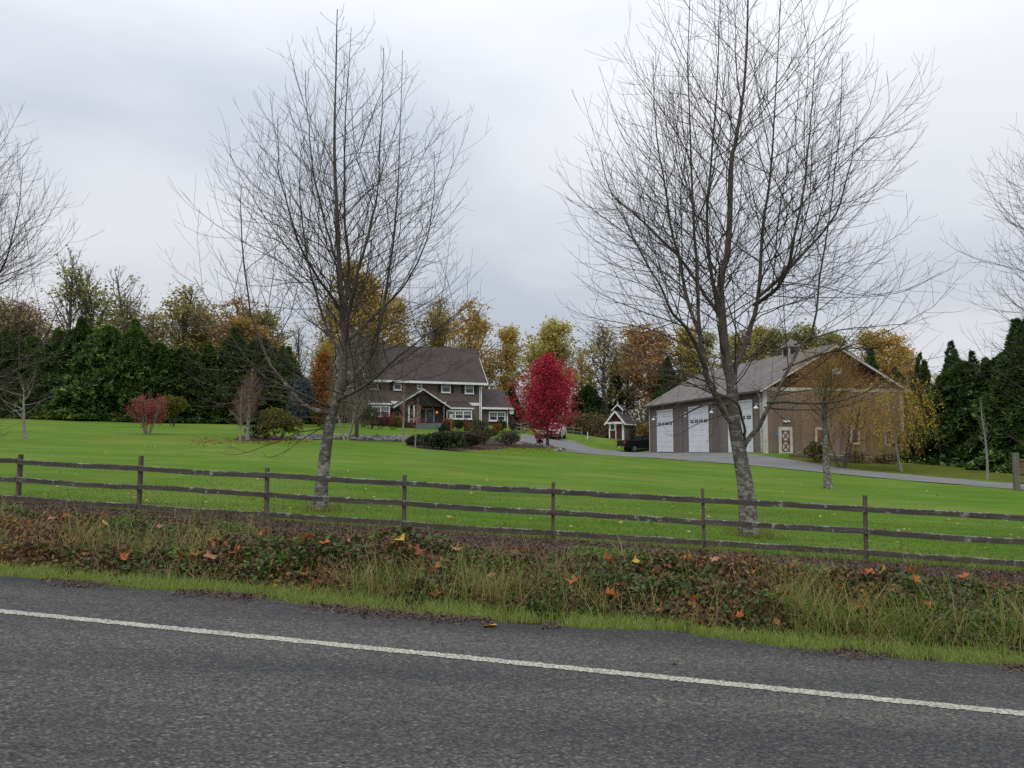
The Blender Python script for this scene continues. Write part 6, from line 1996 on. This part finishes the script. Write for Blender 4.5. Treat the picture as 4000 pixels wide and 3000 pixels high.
def blades(C, h, w, lean, r, seg=3, curl=0.8):
    """bent grass blades: ribbons narrowing to a tip"""
    n = len(C)
    az = r.uniform(0, 6.283, n)
    out = np.stack([np.cos(az), np.sin(az), np.zeros(n)], 1)
    side = np.stack([-np.sin(az), np.cos(az), np.zeros(n)], 1)
    # blades turn a face to any side
    tw = r.uniform(0, 6.283, n)
    side = np.stack([np.cos(tw), np.sin(tw), np.zeros(n)], 1)
    P = C.copy(); rows = [np.stack([P - side * w[:, None] / 2, P + side * w[:, None] / 2], 1)]
    for i in range(1, seg + 1):
        a = lean * (0.25 + curl * (i / seg) ** 1.5)
        d = out * np.sin(a)[:, None] + np.array([0, 0, 1]) * np.cos(a)[:, None]
        P = P + d * (h / seg)[:, None]
        ww = w * (1 - 0.9 * (i / seg) ** 1.6)
        rows.append(np.stack([P - side * ww[:, None] / 2, P + side * ww[:, None] / 2], 1))
    V = np.stack(rows, 1)                    # n, seg+1, 2, 3
    k = 2 * (seg + 1)
    b0 = (np.arange(n) * k)[:, None] + (np.arange(seg) * 2)[None, :]
    Q = np.stack([b0, b0 + 1, b0 + 3, b0 + 2], -1).reshape(-1, 4)
    return V.reshape(-1, 3), Q


rv = np.random.default_rng(505)
SA_, SB_ = -12.5, 12.5
lf_fresh = leafmat("fresh_grass", [(0.16, 0.235, 0.036), (0.215, 0.30, 0.05), (0.27, 0.34, 0.075), (0.28, 0.28, 0.10)], trans=0.35)
lf_tall = leafmat("rank_grass", [(0.08, 0.15, 0.018), (0.13, 0.205, 0.024), (0.19, 0.24, 0.040), (0.25, 0.235, 0.07), (0.33, 0.27, 0.12)], trans=0.3)
lf_dry = leafmat("dry_grass", [(0.20, 0.14, 0.055), (0.29, 0.21, 0.085), (0.40, 0.31, 0.15), (0.23, 0.20, 0.07)], trans=0.3)
lf_bram = leafmat("bramble_leaves", [(0.040, 0.070, 0.018), (0.065, 0.110, 0.025), (0.10, 0.150, 0.035), (0.085, 0.085, 0.030), (0.12, 0.070, 0.036), (0.09, 0.052, 0.034)], trans=0.2)
lf_bramr = leafmat("reddened_bramble", [(0.085, 0.050, 0.034), (0.125, 0.062, 0.038), (0.16, 0.085, 0.040), (0.085, 0.085, 0.030), (0.25, 0.12, 0.035)], trans=0.2)
lf_lit = leafmat("leaf_litter", [(0.055, 0.036, 0.030), (0.085, 0.056, 0.047), (0.115, 0.080, 0.066), (0.075, 0.045, 0.044), (0.15, 0.11, 0.085)], trans=0.05, rough=0.9)
m_stemd = weathered("dead_stems", (0.075, 0.05, 0.035), (0.14, 0.10, 0.07), 5, rough=0.9, b_amt=0)

# short fresh grass along the asphalt
n = 95000
s = rv.uniform(SA_, SB_, n)
v = V_ROAD + 0.02 + edge_wave(s) + np.abs(rv.normal(0, 0.36, n))
keep = vnoise(s, v, 0.5, 31) + 0.6 * vnoise(s, v, 0.16, 32) + 0.5 > rv.uniform(-0.5, 0.7, n)
s, v = s[keep], v[keep]
h = rv.uniform(0.04, 0.12, len(s)) * (0.65 + 0.9 * np.clip((v - V_ROAD) / 0.7, 0, 1))
V, Q = blades(on_bank(s, v, -0.004), h, rv.uniform(0.004, 0.008, len(s)), rv.uniform(0.1, 1.1, len(s)), rv, 2)
o = link("short_grass", mesh_np("short_grass", V, Q), lf_fresh); o["kind"] = "stuff"; o["label"] = "bright short grass along the edge of the asphalt"

# rank grass in tufts, and dry blades among it
nt_ = 2500
ts, tv = rv.uniform(SA_, SB_, nt_), 7.95 + np.abs(rv.normal(0, 0.82, nt_)) ** 1.1
dn = vnoise(ts, tv, 1.3, 33)
keep = dn + rv.uniform(-0.5, 0.5, nt_) > -0.15
ts, tv = ts[keep], np.minimum(tv[keep], 12.2)
k = rv.integers(10, 30, len(ts))
i_ = np.repeat(np.arange(len(ts)), k)
s = ts[i_] + rv.normal(0, 0.10, len(i_)); v = np.maximum(tv[i_] + rv.normal(0, 0.09, len(i_)), V_ROAD + 0.3)
th = rv.uniform(0.25, 0.80, len(ts)) * (1.0 - 0.4 * np.clip((tv - 9.5) / 2.5, 0, 1)) * (0.55 + 0.45 * np.clip((tv - 7.8) / 0.6, 0, 1))
h = th[i_] * rv.uniform(0.5, 1.15, len(i_))
V, Q = blades(on_bank(s, v, -0.01), h, rv.uniform(0.005, 0.011, len(i_)), rv.uniform(0.15, 1.3, len(i_)), rv, 4, 1.1)
isdry = (vnoise(ts, tv, 2.2, 34) + rv.normal(0, 0.3, len(ts)) > 0.0)[i_]
sel = np.repeat(isdry, 4)
def sub(V, Q, m_): return V, Q[m_]
def compact(V, Q):
    u, inv = np.unique(Q, return_inverse=True)
    return V[u], inv.reshape(Q.shape)
a = compact(V, Q[~sel]); o = link("rank_grass", mesh_np("rank_grass", *a), lf_tall); o["kind"] = "stuff"; o["label"] = "tall rank grass in tufts on the bank"
a = compact(V, Q[sel]); o = link("dry_grass", mesh_np("dry_grass", *a), lf_dry); o["kind"] = "stuff"; o["label"] = "bleached dry grass bending over on the bank"

def canopy(s, v):
    """how high the brambles stand at (s, v), and where they grow at all"""
    band = np.clip((v - 7.85) / 0.6, 0, 1) * np.clip((11.5 - v + 0.5 * vnoise(s, v, 1.1, 37)) / 0.9, 0, 1)
    can = 0.34 + 0.26 * vnoise(s, v, 0.8, 35) + 0.14 * vnoise(s, v, 0.3, 36)
    return np.maximum(can, 0.04) * band * (1 - 0.72 * np.clip((v - 8.3) / 2.6, 0, 1)), band


# bramble and weeds: leaves held at all heights over a lumpy canopy
n = 210000
s = rv.uniform(SA_, SB_, n); v = rv.uniform(7.85, FV - 0.45, n)
can, band = canopy(s, v)
keep = (rv.uniform(0, 1, n) < 0.3 + 2.0 * can / 0.4) & (band > 0.03)
s, v, can = s[keep], v[keep], can[keep]
hh = can * rv.uniform(0.1, 1.0, len(s)) ** 0.5 + 0.02
C = on_bank(s, v); C[:, 2] += hh
V, Q = leaf_quads(C, rv.uniform(0.03, 0.085, len(C)), rv, flat=0.35, aspect=0.8, fold=0.15)
tone = vnoise(s, v, 0.9, 38) + 0.5 * vnoise(s, v, 0.35, 39) + rv.normal(0, 0.25, len(s))
red = tone + 0.16 * (v - 9.4) > 0.30
a = compact(V, Q[~red]); o = link("brambles", mesh_np("brambles", *a), lf_bram); o["kind"] = "stuff"; o["label"] = "dark green bramble and weed leaves covering the bank"
a = compact(V, Q[red]); o = link("reddened_brambles", mesh_np("reddened_brambles", *a), lf_bramr); o["kind"] = "stuff"; o["label"] = "brown and red withered bramble leaves covering the bank"

# bright broad leaved weeds in patches
n = 60000
s = rv.uniform(SA_, SB_, n); v = rv.uniform(8.1, 11.6, n)
w = vnoise(s, v, 1.0, 61) + 0.5 * vnoise(s, v, 0.4, 62)
keep = w > 0.42
s, v, w = s[keep], v[keep], w[keep]
C = on_bank(s, v); C[:, 2] += (0.42 * (1 - 0.6 * np.clip((v - 8.3) / 2.8, 0, 1)) * np.clip((w - 0.30) * 2.2, 0.15, 1)) * rv.uniform(0.25, 1.0, len(s)) ** 0.6
V, Q = leaf_quads(C, rv.uniform(0.03, 0.08, len(C)), rv, flat=0.3, aspect=0.5, fold=0.15)
o = link("green_weeds", mesh_np("green_weeds", V, Q), leafmat("weed_leaves", [(0.07, 0.135, 0.025), (0.10, 0.185, 0.035), (0.14, 0.235, 0.05), (0.17, 0.20, 0.05)], trans=0.3)); o["kind"] = "stuff"; o["label"] = "fresh green broad leaved weeds in patches on the bank"
# longer grass the mower leaves round the posts and under the bottom rail
s, v = [], []
for i in range(-5, 13):
    a, c_ = sv(*fpost(i)[:2]); s.append(a + rv.normal(0, 0.16, 90)); v.append(c_ + rv.normal(0.03, 0.10, 90))
s.append(rv.uniform(SA_, SB_, 5000)); v.append(FV + rv.normal(0.02, 0.10, 5000))
s, v = np.concatenate(s), np.concatenate(v)
x, y = xy(s, v)
V, Q = blades(np.stack([x, y, T(x, y) - 0.01], -1), rv.uniform(0.06, 0.22, len(s)), rv.uniform(0.005, 0.009, len(s)), rv.uniform(0.2, 1.2, len(s)), rv, 3)
o = link("fence_foot_grass", mesh_np("fence_foot_grass", V, Q), lf_tall); o["kind"] = "stuff"; o["label"] = "longer grass left along the foot of the fence"

# litter of dead leaves below the fence
n = 70000
s = rv.uniform(SA_, SB_, n); v = FV + 0.05 - np.abs(rv.normal(0, 1.1, n))
keep = (v > 8.6) & (rv.uniform(0, 1, n) < 1.1 - 0.75 * np.clip((FV - 0.6 - v) / 1.5, 0, 1))
s, v = s[keep], v[keep]
C = on_bank(s, v, 0.012 + 0.0); C[:, 2] += rv.uniform(0, 0.05, len(C))
V, Q = leaf_quads(C, rv.uniform(0.035, 0.085, len(C)), rv, flat=0.72, aspect=0.65, fold=0.25)
o = link("leaf_litter", mesh_np("leaf_litter", V, Q), lf_lit); o["kind"] = "stuff"; o["label"] = "brown dead leaves lying along the foot of the fence"
n = 5200
s, v = mix_where(rv, n, SA_, SB_, 8.3, FV - 0.1)
D = rv.normal(0, 0.55, (n, 3)) + np.array([0, 0, 0.75])
P = grow(on_bank(s, v, 0.0), D, rv.uniform(0.12, 0.5, n), 4, -0.3, 0.3, rv)
V, Q = tubes(P, taper(np.full(n, 0.0032), 0.0018, 4, n), 3)
o = link("dead_stems", mesh_np("dead_stems", V, Q), m_stemd); o["kind"] = "stuff"; o["label"] = "thin dead brown stems standing in the bank's plants"

# crumbs of soil and old leaves along the broken asphalt edge
n = 26000
s = rv.uniform(SA_, SB_, n); v = V_ROAD + edge_wave(s) + rv.normal(-0.02, 0.10, n)
keep = vnoise(s, v * 0, 0.7, 43) + 0.5 * vnoise(s, v * 0, 0.2, 44) > rv.uniform(-0.3, 0.7, n)
s, v = s[keep], v[keep]
x, y = xy(s, v)
C = np.stack([x, y, road_z(s) + rv.uniform(0.0, 0.018, len(s))], -1)
V, Q = leaf_quads(C, rv.uniform(0.012, 0.045, len(C)), rv, flat=0.6, aspect=0.7, fold=0.3)
o = link("edge_debris", mesh_np("edge_debris", V, Q), lf_lit); o["kind"] = "stuff"; o["label"] = "dark crumbs of soil and rotten leaves on the asphalt edge"

# sprigs left unmown round the two trunks
for bse, sd_, lab in ((bl, 5, "unmown grass round the trunk of the slender bare tree"), (br_, 6, "unmown grass round the trunk of the forked bare tree")):
    n = 900
    a_, q_ = rv.uniform(0, 6.28, n), np.abs(rv.normal(0.14, 0.22, n)) + 0.1
    x, y = bse[0] + np.cos(a_) * q_ + 0.12, bse[1] + np.sin(a_) * q_
    V, Q = blades(np.stack([x, y, T(x, y)], -1), rv.uniform(0.06, 0.2, n), rv.uniform(0.005, 0.009, n), rv.uniform(0.1, 1.0, n), rv, 3)
    o = link("tree_foot_grass", mesh_np("tree_foot_grass", V, Q), lf_tall); o["kind"] = "stuff"; o["label"] = lab
# short mown blades where the lawn is near enough to show them
n = 150000
s = rv.uniform(-13, 13, n); v = FV + 0.02 + 13 * rv.uniform(0, 1, n) ** 1.5
x, y = xy(s, v)
V, Q = blades(np.stack([x, y, T(x, y) + 0.02 * vnoise(x, y, 1.7, 3) - 0.005], -1), rv.uniform(0.018, 0.05, n) * np.clip(1.2 - (v - FV) / 26, 0.6, 1.2), rv.uniform(0.006, 0.012, n), rv.uniform(0.2, 1.2, n), rv, 1)
lf_mown = leafmat("mown_blades", [(0.066, 0.125, 0.008), (0.082, 0.144, 0.011), (0.096, 0.156, 0.014), (0.115, 0.158, 0.026)], trans=0.25)
o = link("mown_grass", mesh_np("mown_grass", V, Q), lf_mown); o["kind"] = "stuff"; o["label"] = "short mown blades of the lawn just behind the fence"

# ------------------------------------------------------------------ fallen leaves
def maple_leaf(name, m, seed):
    """a five lobed leaf, curled and crisp"""
    r = np.random.default_rng(seed)
    lob = [(-2.35, 0.62), (-1.95, 0.45), (-1.30, 0.92), (-0.80, 0.60), (-0.25, 0.85), (0.0, 1.05), (0.25, 0.85), (0.80, 0.60), (1.30, 0.92), (1.95, 0.45), (2.35, 0.62), (2.9, 0.28)]
    vs = [(0, 0, 0.0)]
    for a, q in lob:
        q *= r.uniform(0.85, 1.15)
        vs.append((q * math.sin(a), q * math.cos(a), 0.62 * q * q * r.uniform(-0.5, 1.1)))
    n = len(lob)
    fs = [(0, 1 + i, 1 + (i + 1) % n) for i in range(n)]
    vs += [(0.02, -0.2, 0.02), (-0.02, -0.2, 0.02), (0.0, -0.95, 0.12)]
    fs.append((n + 1, n + 2, n + 3))
    me = bpy.data.meshes.new(name); me.from_pydata(vs, [], fs)
    me.materials.append(m)
    return me


LEAFC = {"orange": leafmat("orange_fallen", [(0.42, 0.14, 0.04), (0.36, 0.11, 0.03)], trans=0.2), "tan": leafmat("tan_fallen", [(0.36, 0.17, 0.09), (0.42, 0.22, 0.13)], trans=0.2),
         "yellow": leafmat("yellow_fallen", [(0.52, 0.33, 0.04), (0.58, 0.40, 0.07)], trans=0.25), "russet": leafmat("russet_fallen", [(0.24, 0.06, 0.02), (0.18, 0.05, 0.025)], trans=0.15)}
LEAFM = {c_: [maple_leaf("fallen_leaf", LEAFC[c_], 600 + i * 5 + j) for i in range(3)] for j, c_ in enumerate(LEAFC)}
rl = np.random.default_rng(808)


def drop_leaf(px, py, col, size, where):
    """a leaf on the bank or verge under the sight line (px, py)"""
    d = ray(px, py)
    ys = np.arange(4, 14, 0.02); X = d[0] * ys
    s, v = sv(X, ys)
    g = np.where(v < V_ROAD, road_z(s), bank_z(s, v, X, ys) + 1.02 * canopy(s, v)[0] + 0.02)
    k = np.nonzero(g >= EZ + d[2] * ys)[0]
    if len(k) == 0: return
    y = ys[k[0]]; x = d[0] * y; z = g[k[0]] + 0.012
    o = link("fallen_leaf", LEAFM[col][rl.integers(0, 3)])
    o.location = (x, y, z)
    o.rotation_euler = (rl.uniform(0.1, 1.0), rl.uniform(-0.4, 0.4), rl.uniform(0, 6.28))
    o.scale = (size,) * 3
    tag(o, where, "leaf", "fallen maple leaves on the bank and verge")


spots = [(150, 1118, "orange"), (215, 1142, "orange"), (228, 1136, "yellow"), (345, 1142, "tan"), (60, 1132, "russet"), (565, 1155, "orange"), (655, 1168, "orange"), (665, 1163, "orange"), (750, 1172, "tan"), (585, 1150, "tan"),
         (812, 1140, "yellow"), (700, 1176, "orange"), (395, 1208, "russet"), (420, 1200, "orange"), (270, 1208, "orange"), (505, 1196, "orange"), (455, 1212, "tan"), (905, 1200, "russet"), (935, 1235, "orange"), (985, 1190, "tan"),
         (860, 1168, "yellow"), (1100, 1185, "russet"), (1135, 1172, "yellow"), (1180, 1188, "orange"), (1375, 1216, "yellow"), (1412, 1240, "orange"), (1482, 1210, "orange"), (1418, 1238, "tan"), (1545, 1212, "tan"), (1620, 1242, "tan"),
         (1630, 1238, "orange"), (1715, 1220, "tan"), (1705, 1228, "orange"), (1870, 1244, "russet"), (1878, 1240, "orange"), (1975, 1236, "orange"), (1990, 1232, "orange"), (1978, 1258, "orange"), (2070, 1240, "tan"), (2082, 1248, "orange"),
         (2150, 1255, "russet"), (1850, 1318, "orange"), (1765, 1312, "yellow"), (1705, 1290, "russet"), (1590, 1340, "orange"), (1500, 1302, "orange"), (1330, 1290, "russet"), (1340, 1270, "orange"), (940, 1290, "russet"), (955, 1285, "orange"),
         (700, 1262, "russet"), (1055, 1250, "tan"), (1240, 1260, "orange"), (1320, 1216, "orange"), (1445, 1228, "russet"), (2010, 1316, "orange"), (1520, 1355, "russet"), (1310, 1290, "orange"), (380, 1218, "russet"), (112, 1122, "tan"), (1905, 1238, "yellow"), (1055, 1354, "yellow"), (1458, 1436, "yellow")]
POSTS = [35, 297, 573, 870, 1193, 1521, 1872]


def near(px, py):
    """which stretch of the bank a leaf lies on, told by the fence posts above it"""
    k = sum(px > p for p in POSTS)
    bay = "before the first post" if k == 0 else "past the last post" if k == 7 else "past the %s post" % ORD[k - 1]
    f = (py - (1130 + 0.062 * px)) / (215 + 0.02 * px)
    row = "on the asphalt" if f > 1.02 else "at the asphalt edge" if f > 0.9 else "low in the grass" if f > 0.55 else "halfway up the bank" if f > 0.22 else "up by the rail"
    side = "" if k in (0, 7) else (", near it" if (px - POSTS[k - 1]) / (POSTS[k] - POSTS[k - 1]) < 0.33 else ", mid bay" if (px - POSTS[k - 1]) / (POSTS[k] - POSTS[k - 1]) < 0.67 else ", far off")
    return "%s %s%s" % (row, bay, side)


spots.sort()
names = ["%s maple leaf %s" % (c_, near(a, b_)) for a, b_, c_ in spots]
for q, (px_, py_, col_) in enumerate(spots):
    same = [i for i, n_ in enumerate(names) if n_ == names[q]]
    lab = names[q] if len(same) == 1 else "%s, %s from left" % (names[q], ORD[same.index(q)])
    drop_leaf(px_, py_, col_, rl.uniform(0.06, 0.105) if py_ < 1400 else 0.04, lab)
# little leaves scattered over the mown grass and the drive
n = 230
px_ = rl.uniform(-100, 2300, n); py_ = 950 + 150 * rl.uniform(0, 1, n) ** 0.8 + np.clip(px_ - 500, 0, 1700) * 0.055
pts = np.array([hit(a, b_) for a, b_ in zip(px_, py_)])
pts[:, 2] += 0.035
V, Q = leaf_quads(pts, rl.uniform(0.06, 0.12, n), rl, flat=0.6, aspect=0.8, fold=0.2)
o = link("lawn_leaves", mesh_np("lawn_leaves", V, Q), leafmat("small_lawn_leaves", [(0.42, 0.30, 0.07), (0.32, 0.17, 0.05), (0.48, 0.40, 0.18), (0.36, 0.27, 0.10)], trans=0.15)); o["kind"] = "stuff"; o["label"] = "small yellow leaves scattered over the lawn"
n = 1500
px_ = np.concatenate([rl.uniform(410, 680, 900), rl.uniform(1010, 1250, 600)]); py_ = np.concatenate([rl.normal(952, 4.5, 900), rl.normal(971, 5, 600)])
pts = np.array([hit(a, b_) for a, b_ in zip(px_, py_)]); pts[:, 2] += 0.03
V, Q = leaf_quads(pts, rl.uniform(0.06, 0.14, n), rl, flat=0.7, aspect=0.8, fold=0.2)
o = link("bed_leaves", mesh_np("bed_leaves", V, Q), leafmat("rusty_bed_leaves", [(0.24, 0.09, 0.03), (0.30, 0.14, 0.04), (0.18, 0.06, 0.03), (0.34, 0.22, 0.06)], trans=0.15)); o["kind"] = "stuff"; o["label"] = "rusty fallen leaves round the mulch bed and the maple"
